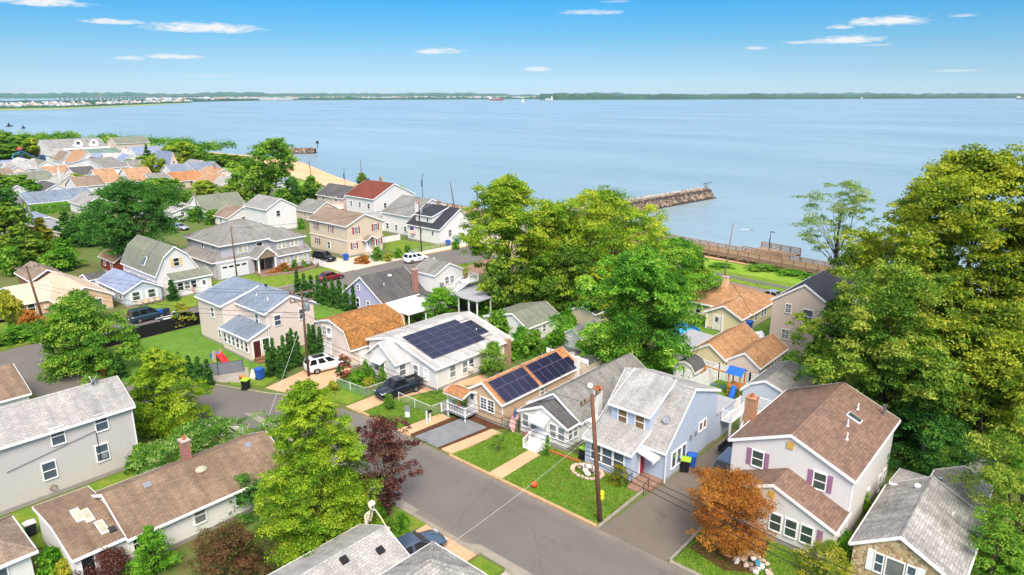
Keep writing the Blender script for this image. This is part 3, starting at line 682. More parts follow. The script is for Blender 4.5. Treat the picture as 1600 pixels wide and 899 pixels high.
for x_ in (-24.6,):
    m.bar((x_, 42.45, .28), (x_, 42.45, 1.15), .04); m.bar((x_, 41.75, .05), (x_, 41.75, .95), .04); m.bar((x_, 42.45, 1.15), (x_, 41.75, .95), .04)
m.bar((-23.1, 42.45, .28), (-23.1, 42.45, 1.15), .04); m.bar((-23.1, 41.75, .05), (-23.1, 41.75, .95), .04); m.bar((-23.1, 42.45, 1.15), (-23.1, 41.75, .95), .04)
m.build('handrail', 'darkmetal', h)['kind'] = 'stuff'
dish(h, -23.7, 45.9, 4.3, rad(-60), 'greyplastic'); vent_pipe(h, -25.3, 49.8, 6.35, .3, .09, 'darkmetal'); MB().box(-26.6, -26.2, 49.2, 49.5, 6.5, 6.75).build('roof_vent', 'darkmetal', h)
for yy in (48.5, 49.4): MB().box(-22.8, -22.66, yy-.12, yy+.12, 2.3, 2.7).build('meter_box', 'greyplastic', h)
downspout(h, -22.72, 44.32, 2.9)
MB().box(-22.8, -21.8, 54.4, 57.0, 1.75, 1.9).build('deck', 'white', h)
for q in ((-21.9, 54.5), (-21.9, 56.9)): MB().box(q[0]-.07, q[0]+.07, q[1]-.07, q[1]+.07, 0, 1.75).build('deck_post', 'white', h)
railing(h, [(-22.7, 54.45, 1.9), (-21.85, 54.45, 1.9), (-21.85, 56.95, 1.9)], .9, 'white', step=.09)
m = MB().box(-25.6, -22.85, 53.3, 57.2, 0, 2.6); m.build('rear_wing', 's_blue', h)
MB().box(-25.8, -22.7, 53.5, 57.4, 2.62, 2.75).build('rear_roof', 'r_membrane', h)

# -- white bungalow with long grey roof and gabled sun porch
h = house('white bungalow with long steep grey roof and gabled sun porch under awning', -34.4, 47)
vol(h, 'Y', gable(-37.2, -31.6, 2.4, 4.15), 45, 57.5, 's_white', 'r_greymid', oh=.25)
vol(h, 'Y', gable(-36.9, -31.7, 2.35, 3.55), 43.2, 45.1, 's_white', 'r_dark', oh=.2, ohe=.25, roofname='porch_roof')
for s in (-36.3, -35.3): win(h, 'S', 43.2, s, 1.55, .7, 1.2, pane='pane_blind')
for s in (-33.15, -32.2): win(h, 'S', 43.2, s, 1.55, .7, 1.2, pane='pane_blind')
for s in (43.75, 44.5): win(h, 'E', -31.7, s, 1.55, .55, 1.1, pane='pane_blind')
door(h, 'S', 43.2, -34.25, .45, .8, 1.9, 'white', True)
MB().poly([(-35.0, 43.2, 2.75), (-33.4, 43.2, 2.75), (-33.3, 42.15, 2.35), (-35.1, 42.15, 2.35)]).box(-35.1, -33.3, 42.1, 42.16, 2.15, 2.36).build('awning', 'awning', h)
MB().box(-34.9, -33.4, 42.0, 43.2, 0, .45).build('stoop', 'white', h); steps(h, -34.8, -33.5, 41.2, 42.0, .4, 2, 'Y-', 'white')
railing(h, [(-34.85, 43.1, .45), (-34.85, 42.05, .45), (-34.85, 41.2, .1)], .85); railing(h, [(-33.45, 43.1, .45), (-33.45, 42.05, .45), (-33.45, 41.2, .1)], .85)
chimney(h, -31.3, 47.3, 0, 4.7, .55, .6, 'stucco', 'terracotta', 'white painted chimney with terracotta top')
dish(h, -33.3, 48.9, 3.45, rad(-40), 'offwhite', .27)
for q in ((-33.9, 51.5, .7), (-33.2, 54.2, .55), (-32.6, 51.8, .4)): vent_pipe(h, q[0], q[1], 3.7, q[2], .06, 'greyplastic')
MB().poly([(-31.6, 45.6, 2.35), (-30.6, 45.6, 2.1), (-30.6, 47.0, 2.1), (-31.6, 47.0, 2.35)]).box(-31.6, -30.75, 45.7, 46.9, 0, 2.12).build('side_entry', 's_white', h)

# -- tan house with orange roof and solar array
h = house('tan house with orange shingle roof carrying two solar arrays', -41.2, 48)
vol(h, 'Y', gable(-43.6, -39.0, 2.45, 3.85), 42.9, 55.0, 's_tan', 'r_orange', oh=.2, ohe=.22)
MB().box(-43.4, -38.1, 55.0, 58.0, 0, 2.7).build('rear_wing', 's_tan2', h); MB().box(-43.5, -38.0, 55.2, 58.1, 2.7, 2.8).build('rear_roof', 'r_flat', h); MB().box(-43.5, -37.95, 55.22, 55.34, 2.6, 3.3).build('parapet', 'white', h)
MB().lathe([(.4, 0), (.38, .12), (.25, .2), (.05, .24)], (-41, 56.6, 2.8), 14).build('skylight_dome', 'pane_light', h)
MB().box(-39.05, -38.6, 54.3, 54.7, 0, 3.7).build('chimney', 'stucco', h)
for s in (-41.25, -40.3): win(h, 'S', 42.9, s, 1.75, .75, 1.15, 'grid')
win(h, 'E', -39.0, 48.92, 1.66, .6, .75); win(h, 'E', -39.0, 55.66, 1.37, .6, .8); MB().box(-39.0, -38.9, 48.7, 49.6, 1.9, 2.3).build('meter_box', 'greyplastic', h)
g_ = 1.4/2.3; u_ = V(0, 1, 0); vv = V(2.3, 0, -1.4).normalized()
def tanroof(x, y): return V(x, y, 3.85-(x+41.3)*g_+.13)
panel_array(h, tanroof(-41.05, 43.2), u_, vv, 3, 1, 1.67, 1.02)
panel_array(h, tanroof(-41.05, 43.2)+vv*1.04, u_, vv, 5, 1, 1.0, 1.67)
panel_array(h, tanroof(-41.05, 48.7), u_, vv, 3, 1, 1.67, 1.02)
panel_array(h, tanroof(-41.05, 48.7)+vv*1.04, u_, vv, 6, 1, 1.0, 1.67)
vent_pipe(h, -41.6, 53.6, 3.75, .7, .05, 'greyplastic'); vent_pipe(h, -41.7, 52.2, 3.7, .4, .05, 'greyplastic')
door(h, 'S', 42.9, -42.75, .65, .85, 1.95, 'white', True)
MB().box(-44.6, -42.1, 41.2, 42.9, .5, .62).build('deck', 'deckgrey', h); m = MB()
for q in ((-44.5, 41.3), (-42.2, 41.3)): m.box(q[0]-.05, q[0]+.05, q[1]-.05, q[1]+.05, .0, .5)
m.build('deck_legs', 'white', h)
for i in range(3): MB().box(-45.0-.28*i, -44.6-.28*i+.02, 41.25, 42.5, 0, .45-.15*i).build('step', 'deckgrey', h)
railing(h, [(-42.15, 42.85, .62), (-42.15, 41.25, .62), (-44.55, 41.25, .62), (-45.4, 41.25, .12)], .85); railing(h, [(-44.55, 42.6, .62), (-45.4, 42.6, .12)], .85)
for q in ((-44.5, 41.3), (-44.5, 42.8)): MB().box(q[0]-.06, q[0]+.06, q[1]-.06, q[1]+.06, .62, 2.6).build('porch_post', 'white', h)
vol(h, 'X', gable(41.1, 42.85, 2.6, 2.95), -44.6, -42.3, 'white', 'r_orange', z0=2.55, oh=.15, ohe=.15, base=False, walls=False, th=.08, roofname='porch_roof')
downspout(h, -38.94, 42.98, 2.4)

# -- large white house with solar array
h = house('large white house with pale roof and one big dark solar array', -55, 50)
vol(h, 'Y', [(-60.6, 3.2), (-56.3, 4.4), (-49.5, 2.65)], 44.3, 56.0, 's_white', 'r_white', oh=.25, ohe=.3)
vol(h, 'Y', gable(-58.6, -53.8, 2.55, 4.3, -56.3), 42.5, 44.4, 's_white', 'r_white', oh=.2, ohe=.2, roofname='porch_roof')
g_ = 1.75/6.8; vv = V(6.8, 0, -1.75).normalized()
panel_array(h, V(-55.6, 45.0, 4.4-.7*g_+.13), V(0, 1, 0), vv, 6, 5, 1.62, 1.02, skip={(5, 4), (5, 0)})
win(h, 'S', 42.5, -57.9, 3.2, .35, .3, 'single'); win(h, 'E', -53.8, 43.4, 1.6, .8, 1.3); win(h, 'S', 42.5, -57.0, 1.5, .8, 1.2, pane='pane_blind'); win(h, 'S', 42.5, -56.0, 1.5, .7, 1.2, pane='pane_blind')
MB().poly([(-57.4, 42.5, 2.55), (-55.4, 42.5, 2.55), (-55.4, 41.7, 2.15), (-57.4, 41.7, 2.15)]).poly([(-57.4, 42.5, 2.55), (-57.4, 41.7, 2.15), (-57.4, 42.5, 2.15)]).build('awning', 'awning', h)
for px in ((647, 576), (660, 583)): pass
win(h, 'S', 44.3, -52.6, 1.55, .7, 1.2, pane='pane_blind'); win(h, 'S', 44.3, -51.0, 1.55, .6, 1.2, pane='white')
win(h, 'E', -49.5, 46.71, 1.57, .8, 1.3, pane='pane_blind'); win(h, 'E', -49.5, 48.54, 1.45, .7, 1.3, pane='pane_blind'); win(h, 'E', -49.5, 49.53, 1.52, .7, 1.2); win(h, 'E', -49.5, 53.8, 1.6, .7, 1.2)
MB().box(-49.48, -49.0, 48.9, 49.5, .95, 1.35).build('air_conditioner', 'offwhite', h)
MB().box(-49.5, -48.95, 55.0, 55.6, 0, 2.9).build('chimney', 'brickbrown', h)
downspout(h, -49.42, 44.42, 2.55); vent_pipe(h, -52.6, 53.6, 3.5, .4); MB().box(-54.6, -54.3, 54.2, 54.5, 4.0, 4.2).build('roof_vent', 'darkmetal', h)

# -- cedar-roofed gambrel garage
h = house('pale cream barn-style garage with orange cedar gambrel roof', -65, 46, 'garage', 'garage')
vol(h, 'Y', [(-68.9, 2.45), (-68.0, 4.2), (-65.1, 5.0), (-62.2, 4.2), (-61.3, 2.45)], 42.2, 50.2, 's_cream', 'r_cedar', oh=.15, ohe=.15)
garage_door(h, 'S', 42.2, -66.6, 2.8, 2.05, 'white', False); win(h, 'S', 42.2, -66.2, 3.5, .7, 1.0, 'grid'); win(h, 'S', 42.2, -65.25, 3.5, .7, 1.0, 'grid')
MB().box(-65.55, -64.95, 41.85, 42.2, 2.95, 3.3).build('air_conditioner', 'white', h)
door(h, 'E', -61.3, 43.9, .1, .85, 1.95, 'white', False)

# -- cream two-storey house
h = house('cream two-storey house with blue-grey roof and enclosed windowed porch', -78, 40)
vol(h, 'X', [(36.0, 5.45), (41.1, 6.9), (44.3, 5.4)], -84.8, -78.3, 's_cream', 'r_blue', oh=.12, ohe=.25)
vol(h, 'X', [(37.9, 5.5), (41.1, 6.88), (44.25, 5.42)], -78.3, -71.5, 's_cream', 'r_blue', oh=.18, ohe=.25)
vol(h, 'X', [(35.6, 2.9), (37.95, 3.85)], -78.1, -71.5, 's_cream', 'r_blue', oh=.15, ohe=.25, roofname='porch_roof')
for s in np.linspace(-77.4, -72.3, 6): win(h, 'S', 35.6, float(s), 1.75, .62, 1.15, pane='pane')
door(h, 'E', -71.5, 36.4, .5, .85, 2.0, 'rustdoor', False); win(h, 'E', -71.5, 37.6, 1.8, .9, 1.4, 'double')
win(h, 'S', 36.0, -80.9, 4.1, .7, 1.2, pane='pane_grey'); win(h, 'S', 36.0, -79.6, 1.6, .55, 1.0, pane='pane_grey')
win(h, 'S', 37.9, -73.6, 4.35, .7, 1.25, pane='pane_grey'); win(h, 'E', -71.5, 39.3, 4.3, .8, 1.2, pane='pane_grey'); win(h, 'E', -71.5, 42.6, 4.3, .8, 1.2, pane='pane_grey')
steps(h, -71.5, -70.3, 35.9, 36.9, .5, 2, 'X+', 'wood'); MB().box(-71.5, -70.9, 36.95, 38.2, 0, .5).build('porch_step', 'wood', h)
railing(h, [(-71.4, 38.1, .5), (-70.4, 38.1, .5)], .8)
vent_pipe(h, -76.4, 39.6, 6.3, .35); vent_pipe(h, -73.6, 39.5, 6.25, .45); MB().lathe([(.16, 0), (.16, .25), (.22, .28), (.2, .36)], (-77.3, 41.4, 6.85), 10).build('roof_vent', 'darkmetal', h)
downspout(h, -71.44, 37.98, 5.4)

# -- beige two-storey house with mauve shutters
h = house('off-white two-storey house with brown roof and mauve shutters', -13.8, 51)
vol(h, 'Y', gable(-18.0, -9.65, 5.15, 6.95), 45.6, 57.2, 's_offwhite', 'r_brown2', oh=.2, ohe=.25)
vol(h, 'Y', gable(-17.6, -9.7, 2.55, 4.25, -13.8), 42.9, 45.7, 's_offwhite', 'r_brown2', oh=.15, ohe=.2, roofname='porch_roof')
for s, z in ((-16.03, 4.26), (-11.63, 4.19)): win(h, 'S', 45.6, s, z, .78, 1.2, pane='pane_green', shutter='mauve')
for i, px in enumerate((1215, 1236, 1257)): s, z = (-12.35, 1.59); win(h, 'S', 42.9, s+(i-1)*1.05, 1.5, .72, 1.25, pane='pane_green')
MB().box(s+1.7, s+2.05, 42.85, 42.9, .85, 2.2).build('shutter', 'mauve', h)
for px, py, w_, h_ in ((1356, 770, .5, 1.0), (1372, 754, .6, 1.3), (1380, 745, .6, 1.3), (1324, 811, .4, .8)):
    pass
win(h, 'E', -9.65, 51.07, 1.33, .4, .9, pane='pane_green'); win(h, 'E', -9.65, 54.58, 0.67, .55, 1.3, pane='pane_green'); win(h, 'E', -9.65, 55.92, 0.62, .55, 1.3, pane='pane_green'); win(h, 'E', -9.7, 44.6, 1.7, .35, .7, pane='pane_green')
MB().obox((-13.85, 45.55, 6.15), (.22, 0, 0), (0, .05, 0), (0, 0, .25)).build('gable_ornament', 'yellowornament', h); MB().obox((-13.85, 42.86, 3.55), (.2, 0, 0), (0, .05, 0), (0, 0, .22)).build('gable_ornament', 'yellowornament', h)
chimney(h, -18.45, 49.8, 0, 6.9, .75, .75, 'brickorange', 'brickorange', 'tan brick chimney on the driveway side')
sx = V(4.17, 0, -1.8).normalized()
skylight(h, V(-11.7, 53.0, 6.95-2.1*.431+.14), V(0, 1, 0), sx*-1, .6, 1.0, 'pane_green')
for q in ((-11.2, 49.5), (-11.7, 51.3), (-11.9, 54.6)): vent_pipe(h, q[0], q[1], 6.95-(q[0]+13.8)*.431+.12, .55)
MB().lathe([(.1, 0), (.1, .9), (.16, .95), (.16, 1.1)], (-10.4, 56.4, 5.4), 10).build('flue_pipe', 'steel', h)
downspout(h, -9.58, 45.7, 5.0)

# -- stone-fronted cottage at lower right
h = house('stone-fronted cottage with weathered grey roof at the lower right', -5.8, 47)
vol(h, 'Y', [(-8.4, 2.35), (-5.9, 3.95), (-2.6, 2.2)], 42.9, 51.5, 'stucco', 'r_weather', oh=.25, ohe=.2)
m = MB(); m.extrude([(-8.4, 0), (-2.6, 0), (-2.6, 2.2), (-5.9, 3.95), (-8.4, 2.35)], 'Y', 42.82, 42.88); m.build('stone_front', 'stonewall', h)
win(h, 'S', 42.82, -5.95, 1.6, .95, 1.25, 'single'); 
for s in (-6.85, -5.05): win(h, 'S', 42.82, s, 1.6, .42, 1.25, 'double')
for s in (-7.35, -4.55): MB().box(s-.2, s+.2, 42.77, 42.82, .85, 2.35).build('shutter', 'white', h)
vol(h, 'X', [(51.5, 2.7), (54.5, 2.3)], -8.2, -5.0, 'stucco', 'r_weather', oh=.2, ohe=.2, roofname='rear_roof')
vol(h, 'Y', gable(-6.2, -2.9, 2.2, 3.1), 51.6, 56.5, 'stucco', 'r_weather', oh=.2, ohe=.2, roofname='rear_roof')
MB().lathe([(.13, 0), (.13, .9), (.2, .92), (.2, 1.05), (.1, 1.12)], (-5.5, 52.2, 2.9), 10).build('flue_pipe', 'steel', h)
MB().lathe([(.2, 0), (.22, .12), (.15, .22), (.03, .26)], (-6.5, 50.2, 3.68), 12).build('roof_vent', 'white', h); vent_pipe(h, -4.1, 49.0, 3.0, .35)
h = house('flat grey-roofed shed behind the stone cottage', -3, 63, 'shed', 'shed')
MB().box(-8, -2, 60.5, 66, 0, 2.3).build('wall', 's_grey', h); MB().box(-8.2, -1.8, 60.3, 66.2, 2.3, 2.42).build('roof', 'r_membrane', h); win(h, 'S', 60.5, -5, 1.4, .7, .8)

# -- south side of the street
h = house('big pale grey two-storey house at the left edge', -60, 8)
vol(h, 'Y', gable(-63.3, -57.5, 5.4, 7.0), -8, 18.0, 's_grey', 'r_lightgrey', oh=.15, ohe=.25)
for s, z in ((15.60, 4.75), (12.55, 4.78), (15.31, 2.19), (11.59, 2.22)): win(h, 'E', -57.5, s, z, .85, 1.35, pane='pane_grey')
dish(h, -60.1, 16.4, 7.0, rad(-120), 'white', .45); downspout(h, -57.42, 17.9, 5.3); MB().box(-57.5, -57.3, 15.2, 15.6, 1.7, 2.2).build('meter_box', 'greyplastic', h)
MB().lathe([(.28, 0), (.28, .12)], (0, 0, 0), 12)
m = MB(); m.tube([(-57.42, 15.1, 4.2), (-57.42, 15.1, 1.6)], .025, 5).tube([(-57.43, 15.1, 4.2), (-57.43, 9, 3.2)], .02, 5); m.build('cable', 'darkmetal', h)
m = MB(); n_ = 14; [m.tube([(-57.35, 11.6+.22*math.cos(6.283*i/n_), .75+.22*math.sin(6.283*i/n_)), (-57.35, 11.6+.22*math.cos(6.283*(i+1)/n_), .75+.22*math.sin(6.283*(i+1)/n_))], .035, 5) for i in range(n_)]; m.build('hose_reel', 'wood', h)
h = house('low house with brown roof corner at the far left edge', -79, 10)
vol(h, 'Y', gable(-84, -74.4, 2.5, 4.1), 2, 14.6, 's_white', 'r_brown', oh=.2, ohe=.2)
h = house('long low white house with brown shingle roof, brick chimney and skylights', -47.5, 16)
vol(h, 'Y', gable(-51.0, -44.0, 2.4, 3.95), 12.3, 24.0, 's_white', 'r_brown', oh=.15, ohe=.3)
vol(h, 'Y', [(-51.4, 2.75), (-47.6, 3.05), (-44.2, 2.4)], 9.2, 12.3, 's_white', 'r_brown', oh=.15, ohe=.25, roofname='lower_roof')
sy = V(3.4, 0, -.65).normalized()
for yy, xx in ((10.6, -47.6), (11.05, -47.2), (11.35, -45.6)): skylight(h, V(xx, yy, zat([(-51.4, 2.75), (-47.6, 3.05), (-44.2, 2.4)], xx)+.15), V(0, 1, 0), V(-3.4, 0, .65), .38, 1.2)
MB().obox((-45.0, 11.75, 2.72), (.25, 0, -.05), (0, .2, 0), (.02, 0, .08)).build('roof_vent', 'darkmetal', h)
for yy in (14.8, 22.3): MB().obox((-46.9, yy, 3.78), (.22, 0, -.1), (0, .25, 0), (.03, 0, .08)).build('roof_vent', 'greyplastic', h)
MB().lathe([(.45, 0), (.42, .1), (.28, .18), (.05, .22)], (-46.5, 18.4, 3.55), 16).build('skylight_dome', 'pane_light', h)
chimney(h, -48.6, 18.3, 2.5, 5.2, .7, .55, 'brickred', 'concrete', 'red brick chimney on the brown roof')
for s in (12.9, 16.9, 19.9): win(h, 'E', -44.0, s, 1.65, .75, 1.2)
for s in (9.9, 10.9): win(h, 'E', -44.2, s, 1.3, .7, 1.9, 'single')
h = house('small white cottage with grey hip roof in the lower left corner', -49.5, 5)
hip(h, -52.0, -47.0, 0, 7.6, 2.35, 3.7, 's_white', 'r_tan', 'Y', oh=.3); win(h, 'E', -47.0, 5.9, 1.4, .8, 1.2)
h = house('white garage with light grey gable roof at the bottom edge', -31, 18, 'garage', 'garage')
vol(h, 'Y', gable(-33.4, -28.6, 2.45, 3.5, -30.9), 8, 22.8, 's_white', 'r_lightgrey', oh=.15, ohe=.2)
for q in ((-30.3, 19.4), (-29.7, 21.6)): MB().obox((q[0], q[1], 3.5-(q[0]+30.9)*.45+.2), (.2, 0, -.09), (0, .22, 0), (.03, 0, .1)).build('roof_vent', 'black', h)
h = house('house with weathered streaked hip roof at the bottom edge', -26, 18)
hip(h, -28.2, -23.6, 8, 24.5, 2.5, 3.9, 's_offwhite', 'r_weather', 'Y', oh=.25)


# ---------------------------------------------------------------- houses around the cross street and the back lots
RECIPE.update(cream=plain('#d6c39a', .7, .06), shutterred=plain('#8e1f2c', .6, .06), shutteryellow=plain('#d8b878', .6, .06), garagewhite=plain('#d9dadc', .5, .04), lilacdoor=plain('#4a2a44', .6), stoneveneer=plain('#8a7666', .9, .3, 4, .5))
def ghouse(label, x0, x1, y0, y1, eave, ridge, axis, wall, roof, nS=2, nE=2, rows=1, name='house', cat='house', group=None, oh=.22, ohe=.28, r=None, pane='pane', **k):
    h = thing(name, label, cat, ((x0+x1)/2, (y0+y1)/2, 0), group)
    prof = gable(x0, x1, eave, ridge, r) if axis == 'Y' else gable(y0, y1, eave, ridge, r)
    a, b = (y0, y1) if axis == 'Y' else (x0, x1)
    vol(h, axis, prof, a, b, wall, roof, oh=oh, ohe=ohe, **k)
    for i in range(rows):
        z = 1.6+i*2.7
        if nS: autowin(h, 'S', y0, x0+.3, x1-.3, z, nS, .8, 1.15, pane=pane)
        if nE: autowin(h, 'E', x1, y0+.3, y1-.3, z, nE, .8, 1.15, pane=pane)
    return h
# purple house
h = house('lilac gabled house with dark grey roof and brick chimney', -76, 58)
vol(h, 'Y', gable(-80.4, -71.7, 2.75, 5.55, -76.3), 55, 62.6, 's_purple', 'r_dark', oh=.2, ohe=.2)
win(h, 'S', 55, -77.0, 4.0, .5, .7); win(h, 'S', 55, -77.3, 1.7, .7, 1.3); win(h, 'S', 55, -74.9, 1.9, .5, .8)
chimney(h, -72.1, 61.2, 0, 6.2, .7, .6, 'brickred', 'concrete'); MB().lathe([(.28, 0), (.3, .12), (.2, .22), (.03, .26)], (-75.2, 59.2, 5.1), 12).build('roof_vent', 'white', h); vent_pipe(h, -74.2, 57.3, 4.3, .35)
dish(h, -73.6, 62.6, 3.9, rad(-90), 'white', .4)
MB().box(-71.6, -65.4, 54.2, 60.4, 2.5, 2.62).build('patio_roof', 'r_whiteflat', h)
for q in ((-65.6, 54.4), (-68.5, 54.4), (-65.6, 60.2), (-65.6, 57.3)): MB().box(q[0]-.07, q[0]+.07, q[1]-.07, q[1]+.07, 0, 2.5).build('patio_post', 'white', h)
MB().box(-67.6, -66.6, 54.3, 54.55, 0, 2.5).build('patio_pier', 'stuccopeach', h); MB().box(-71.6, -67.6, 54.35, 54.5, 0, .9).build('patio_wall', 'stuccopeach', h)
# white two-storey behind it
h = house('small white two-storey house with plank stairs, porch roof and grey gable', -71.5, 65)
vol(h, 'X', gable(62.8, 68.2, 5.45, 6.7), -74.0, -69.6, 's_white', 'r_greymid', oh=.15, ohe=.15)
MB().box(-75.5, -68.2, 61.6, 62.8, 0, 2.7).build('rear_wing', 's_white', h); MB().box(-75.7, -68.0, 61.4, 62.8, 2.7, 2.82).build('rear_roof', 'r_dark', h)
for s in (65.0, 66.0): win(h, 'E', -69.6, s, 4.3, .7, 1.0, 'grid')
MB().box(-69.6, -69.2, 63.6, 64.1, 3.8, 4.2).build('air_conditioner', 'greyplastic', h); MB().lathe([(.35, 0), (.35, .05)], (0, 0, 0), 16)
MB().box(-69.6, -62.2, 63.6, 69.5, 2.75, 2.9).build('porch_roof', 'r_membrane', h)
for q in ((-62.4, 63.8), (-64, 63.8), (-62.4, 66.5), (-62.4, 69.3), (-66, 63.8)): MB().box(q[0]-.08, q[0]+.08, q[1]-.08, q[1]+.08, 0, 2.75).build('porch_post', 'white', h)
MB().box(-69.5, -67.5, 67.4, 69.4, 3.7, 3.82).build('landing', 'white', h); railing(h, [(-69.4, 69.3, 3.82), (-67.5, 69.3, 3.82), (-67.5, 67.4, 3.82)], .95)
for i in range(7): MB().box(-68.6, -67.6, 67.2-.34*i, 67.5-.34*i, 3.65-.12*i, 3.7-.12*i).build('tread', 'white', h)
m = MB(); m.bar((-67.55, 67.4, 4.7), (-67.55, 65.0, 3.7), .06).bar((-68.65, 67.4, 4.7), (-68.65, 65.0, 3.7), .06); [m.bar((x_, 67.4-.6*i, 3.7-.2*i), (x_, 67.4-.6*i, 4.7-.25*i), .05) for i in range(5) for x_ in (-67.55, -68.65)]; m.build('stair_rail', 'white', h)
MB().lathe([(.14, 0), (.14, .3), (.2, .34), (.2, .45)], (-73.5, 66.2, 6.3), 10).build('roof_vent', 'offwhite', h)
# white cottage in the back lots
h = house('white back-lot cottage with mossy grey roof among vines', -53, 64)
vol(h, 'Y', gable(-58.2, -51.0, 2.35, 3.7, -53.4), 60.9, 67.4, 's_white', 'r_olive', oh=.15, ohe=.15)
for s in (64.2,): win(h, 'E', -51.0, s, 1.5, .6, .9)
h = house('tiny white shed with pale roof beside the big shade tree', -45, 64, 'shed', 'shed'); vol(h, 'Y', gable(-47.2, -44.2, 2.0, 2.9), 63, 67.5, 's_offwhite', 'r_lightgrey', oh=.1, ohe=.12); door(h, 'S', 63, -46.2, .1, .8, 1.7, 'white', False)
h = house('small dark-roofed tan shed under the trees behind the white cottage', -48, 73, 'shed', 'shed'); vol(h, 'Y', gable(-52, -48.3, 2.1, 2.8), 71.5, 75, 's_tan2', 'r_black', oh=.1, ohe=.12); win(h, 'E', -48.3, 73, 1.4, .6, .7)
# yellow bayside house, garages
h = house('yellow bayside house with brown hip roof and covered rear porch', -37, 88)
hip(h, -43.4, -32.6, 84.6, 93.5, 2.4, 4.5, 's_yellow', 'r_tanorange', 'X', oh=.35)
vol(h, 'Y', gable(-37.6, -32.7, 2.35, 3.6), 81.8, 86, 's_yellow', 'r_tanorange', oh=.3, ohe=.2, roofname='porch_roof')
door(h, 'S', 81.8, -36.0, .15, .85, 1.95, 'offwhite', True)
for q in (-37.4, -35.2): MB().box(q-.08, q+.08, 81.6, 81.76, 0, 2.3).build('porch_post', 'white', h)
for s in (-42.6, -40.0): win(h, 'S', 84.6, s, 1.5, .7, 1.1)
for s in (83.3, 86.2, 88.3, 89.3): win(h, 'E', -32.7 if s < 86 else -32.6, s, 1.6, .75, 1.0, pane='pane_grey')
chimney(h, -38.2, 88.5, 3.4, 5.6, .8, .7, 'stuccopeach', 'concrete'); 
h = house('tan-sided garage with orange roof, left of the twin garages', -30, 70, 'garage', 'garage'); vol(h, 'Y', gable(-32.4, -28.3, 2.25, 3.6, -30.2), 67.3, 76.5, 's_yellow', 'r_tanorange', oh=.15, ohe=.15)
h = house('tan-sided garage with orange roof, right of the twin garages', -26.5, 70, 'garage', 'garage'); vol(h, 'Y', gable(-28.2, -24.6, 2.25, 3.45, -26.3), 67.6, 75.3, 's_cream', 'r_tanorange', oh=.15, ohe=.15); win(h, 'E', -24.6, 72, 1.5, .6, .8)
h = house('open carport with flat metal roof beside the round pool', -34, 70, 'carport', 'carport'); MB().poly([(-35.6, 66.5, 2.3), (-32.4, 66.5, 2.2), (-32.6, 74, 2.2), (-35.8, 74, 2.3)]).poly([(-35.6, 66.5, 2.22), (-32.4, 66.5, 2.12), (-32.6, 74, 2.12), (-35.8, 74, 2.22)]).build('roof', 'r_membrane', h)
for q in ((-35.5, 66.6), (-32.6, 66.6), (-35.6, 73.8), (-32.7, 73.8)): MB().box(q[0]-.06, q[0]+.06, q[1]-.06, q[1]+.06, 0, 2.15).build('post', 'greyplastic', h)
h = house('tall beige three-storey house with charcoal gable roof behind the right trees', -24.5, 84)
vol(h, 'Y', gable(-28.1, -20.8, 6.5, 8.9, -24.6), 79.2, 93, 's_beige', 'r_black', oh=.15, ohe=.2)
win(h, 'S', 79.2, -26.19, 5.75, .6, 1.0, 'grid'); win(h, 'S', 79.2, -26.22, 2.54, .8, 1.1, 'grid'); win(h, 'S', 79.2, -23.92, 5.21, 1.1, 1.6, pane='pane_grey'); win(h, 'S', 79.2, -22.6, 1.8, .9, 1.2)
h = house('pale blue garage with tall grey barn roof and roll-up door', -21, 63, 'garage', 'garage')
vol(h, 'Y', [(-23.3, 2.75), (-22.5, 3.55), (-21.2, 4.15), (-19.7, 3.65), (-18.4, 2.75)], 60.2, 66.5, 's_paleblue', 'r_greymid', oh=.15, ohe=.15); garage_door(h, 'S', 60.2, -21.0, 2.8, 2.2, 'garagewhite', False)
h = house('white arched shed with double doors and dark roof in the fenced yard', -31, 66.5, 'shed', 'shed')
vol(h, 'Y', [(-32.1, 1.75), (-31.7, 2.35), (-30.9, 2.65), (-30.1, 2.35), (-29.7, 1.75)], 63.0, 65.5, 's_white', 'r_dark', oh=.08, ohe=.08); 
for s in (-31.3, -30.5): door(h, 'S', 63.0, s, .1, .72, 1.6, 'white', False)
# grey mansion
h = house('large grey hip-roofed house with two-car garage, bay front and arched entry', -113, 58)
hip(h, -124, -111.3, 52.2, 66.0, 5.4, 8.2, 's_greyviolet', 'r_greymid', 'Y', oh=.45, run=6.6)
hip(h, -114.5, -109.2, 61.2, 66.6, 5.2, 6.8, 's_greyviolet', 'r_greymid', 'Y', oh=.35)
MB().box(-111.3, -110.0, 50.6, 57.2, 0, 2.85).build('garage_wall', 's_greyviolet', h); hip(h, -124, -110.9, 50.4, 56.8, 2.85, 4.6, 's_greyviolet', 'r_greymid', 'X', oh=.35)
garage_door(h, 'E', -110.0, 53.6, 4.6, 2.2, 'garagewhite'); 
vol(h, 'X', gable(57.0, 60.6, 3.0, 4.4), -111.3, -108.3, 'stoneveneer', 'r_greymid', z0=2.7, oh=.15, ohe=.3, base=False, roofname='entry_roof')
for s in (57.2, 60.4): MB().lathe([(.2, 0), (.18, .2), (.16, 2.5), (.24, 2.75)], (-108.5, s, .1), 12).build('column', 'white', h)
MB().box(-111.2, -110.9, 57.2, 60.4, 0, 2.9).build('stone_entry', 'stoneveneer', h); door(h, 'E', -110.9, 58.8, .2, 1.4, 2.1, 'rustdoor', True)
MB().box(-111.0, -108.0, 57, 60.6, 0, .18).build('porch', 'pavers', h)
vol(h, 'Y', [(-110.2, 3.9), (-107.9, 2.85)], 60.6, 66.9, 's_greyviolet', 'r_greymid', oh=.2, ohe=.3, roofname='bay_roof')
for s in (61.6, 62.5, 64.0, 64.9, 66.0): win(h, 'E', -107.9, s, 1.6, .62, 1.3, pane='pane_light')
